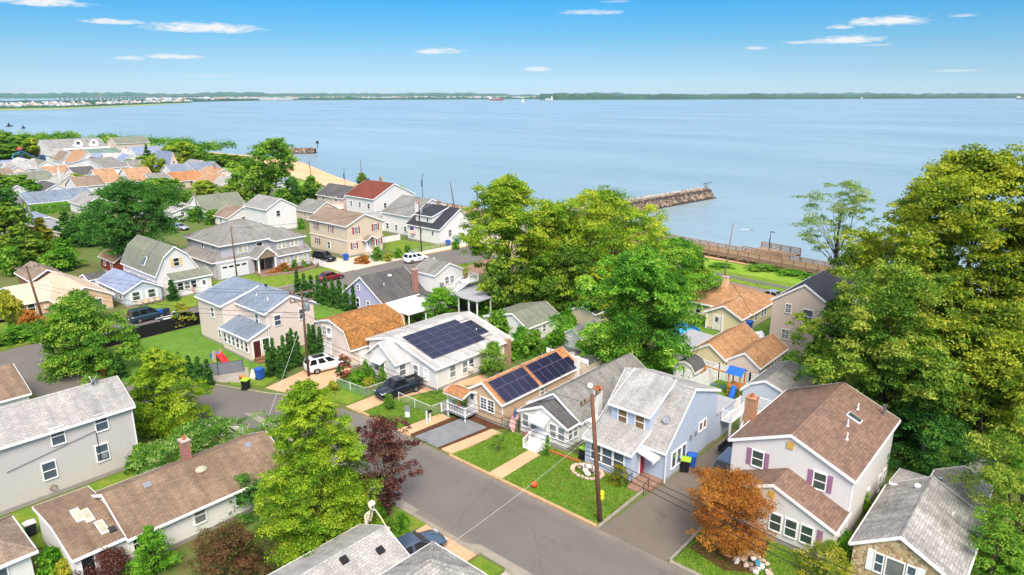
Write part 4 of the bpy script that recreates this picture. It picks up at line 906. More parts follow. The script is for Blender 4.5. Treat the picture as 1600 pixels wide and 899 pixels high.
for s in (61.8, 62.7, 64.3, 65.2): win(h, 'E', -109.2, s, 4.3, .65, 1.2, pane='pane_light')
for s in (55.6, 56.5): win(h, 'E', -111.3, s, 4.35, .75, 1.2, pane='pane_light')
m = MB(); n_ = 18; [m.tube([(-111.25, 59.2+.7*math.cos(6.2832*i/n_), 4.6+.42*math.sin(6.2832*i/n_)), (-111.25, 59.2+.7*math.cos(6.2832*(i+1)/n_), 4.6+.42*math.sin(6.2832*(i+1)/n_))], .08, 6) for i in range(n_)]; o_ = m.build('oval_window', 'trim', h)
MB().poly([(-111.27, 59.2+.66*math.cos(6.2832*i/n_), 4.6+.38*math.sin(6.2832*i/n_)) for i in range(n_)]).build('pane', 'pane', o_)
for s in (-118, -114): win(h, 'S', 52.2, s, 4.7, .6, .9, 'single')
# tan house with red shutters
h = house('tan two-storey house with red shutters and gabled white entry stairs', -113, 79)
vol(h, 'X', gable(74.9, 83.2, 6.1, 7.85), -120, -107.4, 's_tan2', 'r_tan', oh=.25, ohe=.3)
for s in (-117.6, -112.6): win(h, 'S', 74.9, s, 4.9, .75, 1.2, 'grid', shutter='shutterred')
win(h, 'S', 74.9, -117.5, 1.9, .8, 1.1, shutter='shutterred'); win(h, 'S', 74.9, -113.6, 1.6, .9, 1.3)
for s in (77.0, 81.6): win(h, 'E', -107.4, s, 5.0, .8, 1.2, 'grid', shutter='shutterred')
for s in (76.4, 82.3): win(h, 'E', -107.4, s, 2.1, .7, 1.1, 'grid', shutter='shutterred')
vol(h, 'X', gable(78.3, 80.7, 3.0, 3.7), -107.4, -106.0, 'white', 'r_tan', z0=2.95, oh=.12, ohe=.15, base=False, walls=False, roofname='entry_roof', th=.08)
door(h, 'E', -107.4, 79.5, .8, 1.0, 2.0, 'white', True); MB().box(-107.4, -106.1, 78.4, 80.6, 0, .8).build('stoop', 'paleslab', h)
for q in (78.5, 80.5): MB().box(-106.25, -106.13, q-.06, q+.06, .8, 3.0).build('post', 'white', h)
steps(h, -106.1, -104.6, 78.7, 80.3, .78, 4, 'X+', 'paleslab'); railing(h, [(-106.1, 78.6, .8), (-104.6, 78.6, .1)], .85); railing(h, [(-106.1, 80.4, .8), (-104.6, 80.4, .1)], .85)
m = MB(); m.box(-107.5, -107.38, 74.6, 83.5, 3.05, 3.2).box(-120.1, -107.4, 74.78, 74.9, 3.05, 3.2); m.build('belt_trim', 'offwhite', h)
# white gambrel
h = house('white gambrel house with peach shutters and glazed front porch', -112, 42)
vol(h, 'X', [(39.3, 3.9), (40.6, 6.3), (42.4, 7.7), (44.2, 6.3), (45.6, 3.9)], -119, -105.9, 's_offwhite', 'r_olive', oh=.25, ohe=.2)
vol(h, 'Y', [(-105.9, 3.6), (-104.3, 2.85)], 40.9, 46.8, 's_white', 'r_olive', oh=.2, ohe=.25, roofname='porch_roof')
win(h, 'E', -105.9, 42.5, 5.3, .8, 1.2, 'double', shutter='shutteryellow')
for s in (42.0, 43.0, 44.0): win(h, 'E', -104.3, s, 1.8, .8, 1.1)
door(h, 'E', -104.3, 45.6, .3, .9, 2.0, 'white', True, 'white front door with dark pane')
for s in (-116.5, -112.5, -109, -107.2): win(h, 'S', 39.3, s, 1.9, .75, 1.2)
skylight(h, V(-111, 39.85, 5.1), V(1, 0, 0), V(0, 1.3, 2.4), .7, 1.3, 'pane_grey')
# cottage
h = ghouse('small white cottage with steel-blue roof and folding chairs out front', -115.6, -105.0, 34.4, 39.4, 2.35, 3.6, 'X', 's_paleblue', 'r_steelblue', 3, 0)
for s in (35.8, 38.0): win(h, 'E', -105.0, s, 1.5, .95, 1.2, pane='pane_green')
for s in (35.05, 36.6, 37.25, 38.8): MB().box(-105.0, -104.95, s-.13, s+.13, .8, 2.2).build('shutter', 'white', h)
for i in range(4):
    c_ = thing('lawn_chair', ['first', 'second', 'third', 'fourth'][i]+' folding chair from the left before the steel-blue roofed cottage', 'chair', (-104.2, 35.9+i*.85, .1), 'folding chairs by the cottage')
    q = ORG[c_.name]; MB().box(q.x-.2, q.x+.25, q.y-.22, q.y+.22, q.z+.38, q.z+.42).build('seat', 'stuccopeach', c_); MB().box(q.x-.25, q.x-.2, q.y-.22, q.y+.22, q.z+.42, q.z+.85).build('backrest', 'stuccopeach', c_)
    for a in (-.18, .2):
        for b_ in (-.2, .2): MB().box(q.x+a-.015, q.x+a+.015, q.y+b_-.015, q.y+b_+.015, q.z, q.z+.38).build('leg', 'steel', c_)
# tan tin-roof house
h = house('peach house with tan standing-seam metal roof', -112, 28)
vol(h, 'X', gable(26.4, 33.0, 2.3, 4.0, 29.7), -119, -106.2, 's_peach', 'r_metaltan', oh=.25, ohe=.3, th=.08)
vol(h, 'Y', gable(-120.5, -110.2, 2.2, 3.7), 22.6, 27.5, 's_peach', 'r_metaltan', oh=.2, ohe=.25, th=.08, roofname='wing_roof')
m = MB(); [m.bar((x_, 26.25, 2.36), (x_, 29.65, 4.1), .05, .06) for x_ in np.arange(-118.8, -106.2, .6)]; [m.bar((-109.95, y_, 2.25), (-115.3, y_, 3.8), .05, .06) for y_ in np.arange(22.6, 26.2, .6)]; m.build('roof_seams', 'r_metaltan', h)
win(h, 'S', 26.4, -107.6, 1.4, .8, 1.1, pane='pane_grey'); win(h, 'E', -106.2, 31.2, 1.4, .8, 1.1, pane='pane_grey'); win(h, 'E', -110.2, 24.0, 1.4, .8, 1.1); win(h, 'S', 22.6, -113, 1.4, .8, 1.1)
MB().box(-110.2, -109.8, 25.4, 26.0, 1.0, 1.4).build('air_conditioner', 'offwhite', h)
# behind them
h = ghouse('brown-roofed tan shed with stacked logs left of the tin-roof house', -131, -123, 27.5, 32, 2.3, 3.6, 'X', 'wood', 'r_tan', 0, 1, name='shed', cat='shed')
h = house('tiny dark-roofed shed with white air conditioner and small window', -118, 35.5, 'shed', 'shed'); vol(h, 'Y', gable(-121, -117.4, 2.1, 2.7), 33.6, 36.6, 's_white', 'r_dark', oh=.12, ohe=.12); win(h, 'E', -117.4, 35.2, 1.4, .6, .8); MB().box(-117.4, -117.0, 34.9, 35.7, .2, .8).build('air_conditioner', 'offwhite', h)
h = ghouse('red cottage with orange roof and grey chimney half hidden by trees', -133, -126, 40.5, 46, 2.5, 4.4, 'X', 's_red', 'r_clay', 2, 1); chimney(h, -129.5, 42.2, 2.6, 6.0, .6, .6, 'stucco', 'concrete')
# beyond the cross street
h = house('white house with black roof and wide front dormer near the beach', -106, 97)
vol(h, 'X', gable(93.6, 104, 3.45, 6.95, 99.4), -112, -102, 's_white', 'r_black', oh=.25, ohe=.25)
vol(h, 'X', [(94.6, 5.6), (99.2, 6.98)], -110.4, -105.2, 's_white', 'r_black', z0=3.8, oh=.2, ohe=.25, base=False, roofname='dormer_roof')
for s in (-109.2, -106.6): win(h, 'S', 94.6, s, 4.75, .6, .8)
for s in (-110.6, -107.4, -104): win(h, 'S', 93.6, s, 2.4, .6, .8)
win(h, 'E', -102, 96.5, 2.3, .9, 1.3); chimney(h, -108.5, 99.6, 6, 8.0, .7, .6, 'brickbrown', 'concrete'); chimney(h, -112.6, 97, 0, 7.6, .8, .7, 'stucco', 'concrete'); steps(h, -102, -100.6, 98.5, 99.8, .9, 4, 'X+', 'white'); railing(h, [(-102, 98.4, .9), (-100.6, 98.4, .1)], .8)
h = ghouse('white house with broad grey roof left of the black-roofed house', -123, -113.2, 95.5, 108, 4.6, 7.6, 'X', 's_white', 'r_greymid', 3, 2)
h = ghouse('low white outbuilding with pale roof behind the red-shuttered house', -130, -122.5, 92.5, 100, 2.8, 3.9, 'Y', 's_white', 'r_lightgrey', 0, 2)
h = ghouse('cream two-storey house with rust-red roof by the shore', -142, -131, 99.5, 112, 6.2, 9.2, 'X', 's_offwhite', 'r_rust', 3, 2, 2); chimney(h, -137, 106.5, 8, 10.2, .6, .6, 'brickbrown', 'concrete')
h = ghouse('tan house with blue-grey roof beside the rust-red roof', -157, -145.5, 101, 109, 4.8, 7.2, 'X', 's_beige', 'r_dark', 2, 1, 2); MB().box(-150, -145.3, 98.2, 101, 2.2, 2.4).build('balcony', 'white', h); railing(h, [(-150, 98.3, 2.4), (-145.4, 98.3, 2.4), (-145.4, 100.9, 2.4)], .9)
h = ghouse('small pinkish gabled house with grey roof before the shore houses', -152.5, -144.6, 91.8, 99.0, 2.5, 4.6, 'X', 's_beige', 'r_greymid', 1, 1)
h = ghouse('tall white house with grey gable roof and single upper window', -150, -140.6, 77.2, 84.6, 5.4, 7.4, 'X', 's_white', 'r_grey', 2, 0, 1); win(h, 'E', -140.6, 80, 4.2, .9, 1.2)
h = ghouse('white garage with grey roof in front of the tall white house', -160, -153.4, 74.4, 82, 2.4, 4.4, 'X', 's_white', 'r_tan', 1, 1, name='garage', cat='garage')
h = ghouse('white cottage with mossy green roof and black shutters', -176, -166.2, 75, 86, 2.5, 5.6, 'Y', 's_white', 'r_olive', 1, 3)
h = ghouse('white garage with low grey roof and three-pane door', -181, -171.2, 69.5, 78, 2.4, 3.6, 'X', 's_white', 'r_lightgrey', 1, 2, name='garage', cat='garage')
h = house('yellow plastered wall of a house hidden behind the centre maples', -80, 96); vol(h, 'Y', gable(-88.5, -76, 5.0, 7.5), 93.5, 104, 's_yellow', 'r_tan', oh=.2); autowin(h, 'S', 93.5, -88, -78, 1.8, 3, .9, 1.2); autowin(h, 'S', 93.5, -88, -78, 4.2, 3, .9, 1.2)
h = ghouse('tan house mostly hidden among the central trees', -62, -52, 80, 90, 3.6, 6.2, 'Y', 's_beige', 'r_orange', 2, 3)

# ---------------------------------------------------------------- far left neighbourhood
g2 = 'houses in the far left neighbourhood'
def fh(label, *a, **k): return ghouse(label, *a, group=g2, **k)
h = fh('long low grey-roofed ranch house behind a clipped hedge', -226, -212, 50, 66, 2.5, 4.6, 'Y', 's_greyviolet', 'r_blue', 1, 4)
h = fh('white gable peeking over the long ranch roof', -244, -231, 58, 66, 2.8, 4.8, 'X', 's_white', 'r_dark', 1, 1)
h = thing('boathouse', 'small rounded blue-grey barn shed among the left trees', 'shed', (-177, 43, 0)); vol(h, 'X', [(40.6, 2.2), (41.2, 3.6), (42.6, 4.4), (44, 4.4), (45.4, 3.6), (46, 2.2)], -182, -172, 's_greyviolet', 'r_steelblue', oh=.1, ohe=.1); win(h, 'E', -172, 43.3, 1.5, .9, 1.0)
h = fh('white house with orange roof and low front gable', -295, -284, 74, 83, 2.6, 5.0, 'Y', 's_cream', 'r_clay', 2, 2); vol(h, 'X', gable(74, 79, 2.4, 4.0), -284, -279, 's_white', 'r_clay', oh=.2, roofname='porch_roof')
h = fh('white gabled house with grey-green striped roof', -322, -310, 77, 86, 3.0, 5.4, 'X', 's_white', 'r_olive', 2, 2)
h = fh('white house with steep orange roof and red side strip', -318, -303, 90, 98, 4.4, 8.6, 'X', 's_white', 'r_clay', 1, 2)
h = fh('narrow white house with tan roof behind the hedge', -333, -322, 90, 96, 4.2, 7.4, 'X', 's_white', 'r_tan', 1, 1)
h = fh('two-storey white house with dark window and grey roof', -300, -268, 87.5, 96, 5.0, 7.4, 'Y', 's_white', 'r_greymid', 1, 2, 2)
h = fh('orange-roofed white house with broad shed dormer', -253, -240, 77, 83, 3.2, 6.8, 'Y', 's_white', 'r_clay', 1, 2)
h = fh('orange-roofed white house with round-topped dormer', -249, -236, 84.5, 92, 3.2, 6.8, 'Y', 's_white', 'r_clay', 1, 2)
h = fh('grey-roofed white house between the orange roofs', -286, -273, 80, 87, 2.8, 5.0, 'Y', 's_white', 'r_dark', 1, 2)
h = fh('tan two-storey house with green-grey roof on the far shore edge', -388, -376, 130, 146, 6.4, 9.2, 'Y', 's_beige', 'r_olive', 1, 2, 2)
h = fh('long white waterfront restaurant with grey roof and arched dormers', -412, -388, 104, 130, 4.6, 8.4, 'Y', 's_white', 'r_grey', 2, 6)
for yy in (117, 124):
    vol(h, 'X', [(yy-2, 6.6), (yy-1.2, 8.0), (yy, 8.5), (yy+1.2, 8.0), (yy+2, 6.6)], -396, -388.3, 's_white', 'r_grey', z0=5, oh=.1, ohe=.1, base=False, roofname='dormer_roof'); win(h, 'E', -388.3, yy, 6.9, 1.6, 1.4)
MB().box(-388, -384.5, 108, 132, 4.1, 4.5).build('porch_roof', 'white', h)
h = fh('low building with sea-green roof and orange trim', -372, -358, 112, 126, 3.0, 5.2, 'Y', 's_peach', 'r_green', 1, 3)
h = fh('white house with blue-grey roof behind the low trees', -356, -342, 126, 138, 3.6, 6.2, 'Y', 's_white', 'r_steelblue', 1, 2)
h = thing('a_frame_house', 'orange A-frame cottage with grey roof and porch', 'house', (-274, 113, 0), g2); vol(h, 'X', gable(110.4, 114.6, 2.6, 9.0), -284, -270, 's_peach', 'r_steelblue', oh=.2); win(h, 'E', -270, 112.5, 5.2, .8, 1.2); MB().box(-270, -266, 108.5, 113.5, 2.6, 2.8).build('porch_roof', 'white', h)
for q in (108.8, 111, 113.2): MB().box(-266.3, -266.1, q-.1, q+.1, 0, 2.6).build('post', 'white', h)
h = fh('house with broad orange-brown roof beside parked car', -242, -231, 96, 106, 2.6, 5.0, 'Y', 's_beige', 'r_orange', 2, 3)
h = fh('house with sunlit tan-orange roof right of the orange-brown one', -243, -231, 107.5, 118, 2.8, 5.4, 'X', 's_cream', 'r_clay', 2, 2); chimney(h, -236, 112, 3, 7, .7, .7, 'brickbrown', 'concrete')
h = fh('house with pale blue-grey roof by the big shore tree', -268, -256, 114, 124, 2.8, 5.2, 'Y', 's_paleblue', 'r_blue', 1, 2)
h = fh('white-walled house with slate roof under the leaning tree', -214, -202, 113, 121, 2.8, 5.0, 'Y', 's_white', 'r_blue', 1, 2)
h = fh('cream bungalow with orange gable left of the leaning tree', -226, -214, 100, 110, 2.8, 5.2, 'X', 's_cream', 'r_clay', 1, 2)
for i, (lab, x, y, w_, d_, rf) in enumerate((('white-roofed beach stand at the left edge of the resort', -332, 76, 12, 9, 'r_white'), ('low pale-roofed hut right of the colourful slide', -346, 96, 12, 7, 'r_lightgrey'), ('white bathhouse with grey roof before the restaurant', -360, 100, 14, 8, 'r_lightgrey'), ('pale blue-roofed snack bar beside the slide', -326, 67, 11, 8, 'r_steelblue'), ('white cabin with grey roof behind the hedge row', -300, 66, 10, 7, 'r_grey'), ('tan-roofed cottage at the left edge behind the round tree', -290, 58, 10, 8, 'r_tan'), ('white cottage with pale roof right of the two-storey white house', -258, 93, 9, 6, 'r_white'), ('blue-roofed kiosk in front of the sea-green roof', -338, 107, 9, 7, 'r_steelblue'), ('grey cottage behind the dark shade tree', -196, 58, 11, 8, 'r_grey'), ('white cottage with brown roof behind the yellow-green conifers', -206, 72, 9, 7, 'r_tan'), ('grey-roofed cottage at the far left behind conifers', -160, 34, 10, 8, 'r_greymid'), ('white bungalow at the left frame edge with slate roof', -150, 22, 9, 8, 'r_blue'))):
    fh(lab, x-w_, x, y, y+d_, 2.8, 4.9, 'Y' if i % 2 else 'X', ['s_white', 's_cream', 's_offwhite'][i % 3], rf, 1, 2)

for i, (lab_, x, y, w_, d_, e_, wl, rf) in enumerate((
  ('white house with grey roof left of the far restaurant', -352.23, 96.04, 13, 10, 4, 's_white', 'r_lightgrey'), ('pale two-storey house at the left end of the restaurant', -395.52, 104.96, 12, 10, 5, 's_white', 'r_grey'),
  ('low white house beside the colourful slide', -314.07, 77.07, 13, 9, 3, 's_white', 'r_white'), ('white house with pale roof at the left frame edge', -309.33, 68.93, 14, 10, 3, 's_offwhite', 'r_lightgrey'),
  ('white row house in front of the sea-green roof', -294.36, 91.33, 10, 7, 4.2, 's_white', 'r_dark'), ('white house with pale roof before the sea-green roof', -326.82, 108.60, 9, 7, 3, 's_white', 'r_white'),
  ('small white house with slate roof near the tan shore house', -310.90, 109.04, 9, 7, 3.4, 's_white', 'r_steelblue'), ('white cottage behind the long ranch house, right side', -237.05, 69.08, 10, 8, 3, 's_white', 'r_tan'),
  ('cream cottage with grey roof above the ranch house', -253.72, 69.08, 10, 7, 2.8, 's_cream', 'r_lightgrey'), ('white house with pale green roof behind the round left tree', -264.31, 62.04, 12, 9, 3, 's_white', 'r_olive'),
  ('white cottage at the left edge above the ranch house', -257.09, 55.53, 12, 9, 3, 's_white', 'r_grey'), ('pink-walled house between the far orange roofs', -278.71, 100.30, 8, 6, 3.6, 's_beige', 'r_greymid'),
  ('white house with grey roof right of the A-frame', -267.48, 118.01, 10, 8, 3, 's_white', 'r_grey'), ('white bungalow behind the orange-brown roofs', -255.14, 105.04, 9, 7, 3, 's_white', 'r_blue'))):
    fh(lab_, x-w_, x, y, y+d_, e_, e_+2.3, 'Y' if i % 2 else 'X', wl, rf, 1, 2)

for i, (lab_, x, y, w_, d_, e_, wl, rf) in enumerate((
  ('small white cottage below the two-storey white neighbour', -243.00, 76.36, 7, 6, 3, 's_white', 'r_lightgrey'), ('tiny white cottage left of the orange low-gabled house', -279.58, 69.98, 8, 6, 2.8, 's_white', 'r_grey'),
  ('white cottage with pale roof right of the grey-green striped roof', -282.09, 81.36, 7, 6, 3, 's_white', 'r_white'), ('small cream cottage before the sea-green roof, right end', -284.22, 97.04, 7, 6, 3, 's_cream', 'r_lightgrey'),
  ('white cottage with grey roof below the A-frame', -233.31, 89.28, 8, 6, 3, 's_white', 'r_greymid'), ('white cottage right of the sunlit tan-orange roof', -206.02, 100.39, 8, 6, 3, 's_white', 'r_lightgrey'),
  ('little white house left of the blue-grey shore roof', -347.36, 123.39, 8, 6, 3.4, 's_white', 'r_white'), ('white cottage at the left edge beside the ranch house', -233.83, 49.79, 9, 7, 3, 's_white', 'r_lightgrey'))):
    fh(lab_, x-w_, x, y, y+d_, e_, e_+2.1, 'X' if i % 2 else 'Y', wl, rf, 1, 2)


# ---------------------------------------------------------------- trees and shrubs
RECIPE.update(
    l_maple=leafmat('#40661a', '#6c9420', '#96ae2e', '#b4bc40'), l_yellow=leafmat('#3f5c1a', '#6c8620', '#96a42c', '#aeb23e'), l_dark=leafmat('#285420', '#3c702a', '#568a34', '#70a040'), l_oak=leafmat('#3a5c1c', '#5c8426', '#86a036', '#aab44c'), l_juniper=leafmat('#456a18', '#6a921e', '#94b02a', '#acbc3c'), l_willow=leafmat('#34661c', '#559026', '#7eb036', '#a6c452'), l_arbor=leafmat('#24481c', '#386426', '#4c7c30', '#5c8a38'), l_plum=leafmat('#3c2022', '#5a302e', '#704440', '#7c6052'), l_orange=leafmat('#84501f', '#aa6c2e', '#c0883e', '#967430'), l_bush=leafmat('#386220', '#558a26', '#7ea436', '#9cb648'), l_olive=leafmat('#4a5424', '#6a6c34', '#86804a', '#6a4a34'), l_reddish=leafmat('#4a4a26', '#6a5436', '#7e5040', '#5a6a30'), l_yellowbush=leafmat('#5a7420', '#8a9a2a', '#b0ac3a', '#c0b84c'), l_locust=leafmat('#4a6a38', '#66864a', '#86a05e', '#9aac6a'), l_golden=leafmat('#5c6a1c', '#848620', '#a09a2c', '#5c7a2a'), l_pink=leafmat('#3a5c26', '#547a30', '#b0483e', '#c8606a'), l_flower=leafmat('#c04a3a', '#d8707a', '#e0a040'), l_vine=leafmat('#35601f', '#4f8228', '#6f9c36', '#a8b878'), l_hedge=leafmat('#3c7018', '#569022', '#74a62e', '#86b23a'))
def leaves_mesh(name, pos, nrm, size, tone, mt, rs, aspect=1.0):
    n = len(pos); nrm = nrm/np.maximum(np.linalg.norm(nrm, axis=1, keepdims=True), 1e-6)
    a = rs.normal(size=(n, 3)); t = np.cross(nrm, a); t /= np.maximum(np.linalg.norm(t, axis=1, keepdims=True), 1e-6); b = np.cross(nrm, t)
    s = size[:, None]; droop = nrm*s*.18
    v = np.empty((n, 4, 3)); v[:, 0] = pos-t*s*aspect-droop; v[:, 1] = pos-b*s*.55+droop; v[:, 2] = pos+t*s*aspect-droop; v[:, 3] = pos+b*s*.55+droop
    me = bpy.data.meshes.new(name); me.vertices.add(n*4); me.vertices.foreach_set('co', v.reshape(-1).astype(np.float32))
    me.loops.add(n*4); me.loops.foreach_set('vertex_index', np.arange(n*4, dtype=np.int32))
    me.polygons.add(n); me.polygons.foreach_set('loop_start', np.arange(0, n*4, 4, dtype=np.int32)); me.polygons.foreach_set('loop_total', np.full(n, 4, dtype=np.int32))
    at = me.attributes.new('tone', 'FLOAT', 'FACE'); at.data.foreach_set('value', np.clip(tone, 0, 1).astype(np.float32))
    me.update(calc_edges=True); me.materials.append(MAT(mt)); return me
def clump_leaves(cs, rad_, tone_c, per, leaf, rs, flat=.75, droop=0, fill=.35):
    """leaves over clumps: positions near each clump's shell, normals outward and up"""
    k = len(cs); N = k*per; idx = np.repeat(np.arange(k), per)
    d = rs.normal(size=(N, 3)); d /= np.linalg.norm(d, axis=1, keepdims=True); d[:, 2] = np.where(d[:, 2] < -.3, -d[:, 2]*.6, d[:, 2])
    r = rad_[idx]*(fill+(1-fill)*rs.random(N)**.4)*(1+.25*rs.normal(size=N)*.5)
    p = cs[idx]+d*r[:, None]*np.array([1, 1, flat]); p[:, 2] -= droop*(r*np.hypot(d[:, 0], d[:, 1]))*rs.random(N)
    nr = d*.7+rs.normal(size=(N, 3))*.45+np.array([0, 0, .45])
    tone = tone_c[idx]+rs.normal(size=N)*.18
    return p, nr, leaf*(.7+.6*rs.random(N)), tone
def envelope(kind, t):
    """crown half-width (0..1) at relative height t"""
    if kind == 'round': return math.sqrt(max(0, 1-((t-.45)/.56)**2)) if t > .45 else math.sqrt(max(0, 1-((.45-t)/.5)**2))
    if kind == 'cone': return max(.06, (1-t)**.75)*min(1, .35+t*5)
    if kind == 'fatcone': return max(.08, (1-t)**.5)*min(1, .55+t*3)
    if kind == 'spread': return math.sqrt(max(0, 1-((t-.55)/.46)**2)) if t > .55 else max(.25, 1-((.55-t)/.62)**2)
    if kind == 'arbor': return max(.05, (1-t**1.6))*min(1, .6+t*3)
    if kind == 'dome': return math.sqrt(max(0, 1-t*t))
    return 1
def crown_mesh(seed, h, r, mt, kind='round', z0=.15, clumps=60, per=220, leaf=.16, cl=.26, tone=.45, tvar=.22, droop=0, flat=.9, sx=1, sy=1, gap=0., lean=(0, 0), sub=9):
    rs = np.random.RandomState(seed); cs, rr, tc = [], [], []
    H0, H1 = h*z0, h*.97
    lob = [(rs.uniform(0, 6.28), rs.uniform(.12, .36)) for _ in range(5)]
    tries = 0
    while len(cs) < clumps and tries < clumps*30:
        tries += 1
        t = rs.random()**(.8 if kind in ('round', 'spread', 'dome') else 1.25); e = envelope(kind, t)*r
        a = rs.uniform(0, 6.28); e *= 1+sum(m*math.cos((i+1)*(a-p)) for i, (p, m) in enumerate(lob))*.6
        q = rs.random()**.38
        if rs.random() < gap: continue
        cr = cl*r*rs.uniform(.65, 1.25)*(1 if kind not in ('cone', 'fatcone') else (1.15-.7*t)) * (1 if kind != 'arbor' else (1-.6*t))
        e2 = max(0, e-cr*(.85 if rs.random() < .8 else .45))
        cs.append((math.cos(a)*e2*q*sx+lean[0]*t, math.sin(a)*e2*q*sy+lean[1]*t, H0+t*(H1-H0)-cr*.3)); rr.append(cr)
        tc.append(tone+tvar*rs.normal())
    cs, rr, tc = np.array(cs), np.array(rr), np.array(tc)
    if sub:
        k = len(cs); ii = np.repeat(np.arange(k), sub); d = rs.normal(size=(k*sub, 3)); d /= np.linalg.norm(d, axis=1, keepdims=True); d[:, 2] = np.where(d[:, 2] < -.45, -d[:, 2], d[:, 2])
        c2 = cs[ii]+d*(rr[ii]*(.45+.6*rs.random(k*sub)))[:, None]*np.array([1, 1, flat]); c2[:, 2] -= droop*rr[ii]*rs.random(k*sub)*.6
        r2 = rr[ii]*(.32+.3*rs.random(k*sub)); t2 = tc[ii]+rs.normal(size=k*sub)*.13
        p, nr, s, to = clump_leaves(c2, r2, t2, max(8, per//sub), leaf, rs, .7, droop*.6, .15)
    else: p, nr, s, to = clump_leaves(cs, rr, tc, per, leaf, rs, flat, droop)
    return leaves_mesh('crown', p, nr, s, to, mt, rs), cs
def limbs_mesh(seed, h, cs, r0, n=9, mt='bark', z0=.12, lean=(0, 0), wig=.05):
    rs = np.random.RandomState(seed+5); m = MB(); top = V(lean[0]*.6, lean[1]*.6, h*.72); base = V(0, 0, -.1)
    P_ = [base+(top-base)*t+V(rs.normal()*wig*h*.4*t, rs.normal()*wig*h*.4*t, 0) for t in (0, .06, .3, .6, 1)]
    m.tube(P_, [r0*1.5, r0, r0*.85, r0*.55, r0*.12], 8)
    if len(cs):
        for i in rs.permutation(len(cs))[:n]:
            c = Vector(cs[i]); t = min(.85, max(z0, (c.z/h)*.6)); j = t*(len(P_)-1); k = min(int(j), len(P_)-2); st = P_[k]+(P_[k+1]-P_[k])*(j-k)
            mid = (st+c)/2+V(rs.normal()*.04*h, rs.normal()*.04*h, .03*h); q = r0*(.42 if n < 20 else .26)*(1-t*.5)
            m.tube([st, mid, c], [q, q*.6, q*.15], 5)
    return m.data('trunk', mt, smooth=True)
def tree(label, x, y, h, r, mt, kind='round', seed=1, name='tree', cat='tree', group=None, trunk=.022, bark='bark', limbs=9, z=0, **k):
    t = thing(name, label, cat, (x, y, z), group)
    cm, cs = crown_mesh(seed, h, r, mt, kind, **k)
    link(bpy.data.objects.new('crown', cm), t)
    if limbs is not None: link(bpy.data.objects.new('trunk', limbs_mesh(seed, h, cs, h*trunk, limbs, bark, lean=k.get('lean', (0, 0)))), t)
    return t
PROTO = {}
def proto(key, *a, **k):
    """shared meshes of a unit-size plant kind; copies scale and turn them"""
    h, r, mt, kind = a; k = dict(k); bark = k.pop('bark', 'bark'); limbs = k.pop('limbs', 8); tr = k.pop('trunk', .024); seed = k.pop('seed', 3)
    cm, cs = crown_mesh(seed, h, r, mt, kind, **k); PROTO[key] = (cm, limbs_mesh(seed, h, cs, h*tr, limbs, bark) if limbs is not None else None, h, r)
def plant(key, label, x, y, h, r=None, name='tree', cat='tree', group=None, z=0, rot=None):
    cm, lm, H_, R_ = PROTO[key]; t = thing(name, label, cat, (x, y, z), group, rot if rot is not None else R.uniform(0, 6.28))
    s = h/H_; sr = (r/R_) if r else s
    t.scale = (sr, sr, s)
    link(bpy.data.objects.new('crown', cm), t)
    if lm: link(bpy.data.objects.new('trunk', lm), t)
    return t
# --- the big individual trees
tree('tall bushy maple left of the two central bayside maples', -63.87, 71.99, 18.69, 7.94, 'l_maple', 'round', 11, clumps=125, per=520, leaf=.155, cl=.23, z0=.08, tone=.5, tvar=.25)
tree('tall spreading maple right of the two central bayside maples', -55.63, 82.69, 16.36, 10.62, 'l_maple', 'spread', 12, clumps=125, per=520, leaf=.155, cl=.23, z0=.06, tone=.58, tvar=.25)
tree('big drooping light-green shade tree behind the bungalow', -36.14, 62.22, 14.37, 7.36, 'l_willow', 'round', 13, clumps=150, per=520, leaf=.15, cl=.22, z0=.1, droop=.7, tone=.45, tvar=.24)
tree('green shade tree between the maples and the yellow house', -44.03, 83.75, 10.54, 6.65, 'l_willow', 'round', 33, clumps=80, per=330, leaf=.13, cl=.25, z0=.2, tone=.42)
tree('dark green tree filling the gap below the central maples', -55.62, 74.35, 9.78, 5.86, 'l_oak', 'round', 34, clumps=70, per=240, leaf=.16, cl=.26, z0=.05, tone=.35)
tree('huge yellow-green tree towering at the right', -8.96, 74.33, 25.29, 10.27, 'l_yellow', 'round', 14, clumps=260, per=500, leaf=.155, cl=.18, z0=.05, tone=.52, tvar=.24, gap=.1, bark='barkdark')
tree('huge yellow-green tree cut by the right frame edge', -2.51, 78.14, 23.52, 8.28, 'l_yellow', 'round', 15, clumps=140, per=420, leaf=.16, cl=.21, z0=.05, tone=.5, tvar=.24)
tree('broad dark green tree before the tall beige house', -12.07, 62.98, 16.29, 8.42, 'l_oak', 'spread', 16, clumps=150, per=400, leaf=.12, cl=.17, z0=.06, tone=.52, tvar=.3, gap=.1, limbs=22, sx=1.0, bark='barkdark')
tree('mid-green tree joining the right-hand tree mass', -4.91, 64.12, 14.40, 6.08, 'l_yellow', 'round', 17, clumps=120, per=380, leaf=.13, cl=.22, z0=.06, tone=.5)
tree('airy locust tree with bare branches at the water edge', -34.36, 125.19, 16.28, 7.71, 'l_locust', 'round', 18, clumps=85, per=170, leaf=.14, cl=.18, z0=.22, tone=.5, gap=.0, trunk=.02, limbs=26, flat=.5, bark='barkdark')
tree('dense dark green tree beside the gambrel house', -127.22, 44.83, 15.41, 8.72, 'l_dark', 'round', 19, clumps=130, per=340, leaf=.17, cl=.24, z0=.14, tone=.42, tvar=.2)
tree('leaning wide-crowned tree on the beach edge', -181.61, 99.75, 17.43, 9.76, 'l_bush', 'spread', 20, clumps=60, per=200, leaf=.34, cl=.24, z0=.22, tone=.42, lean=(1.5, 4), limbs=16)
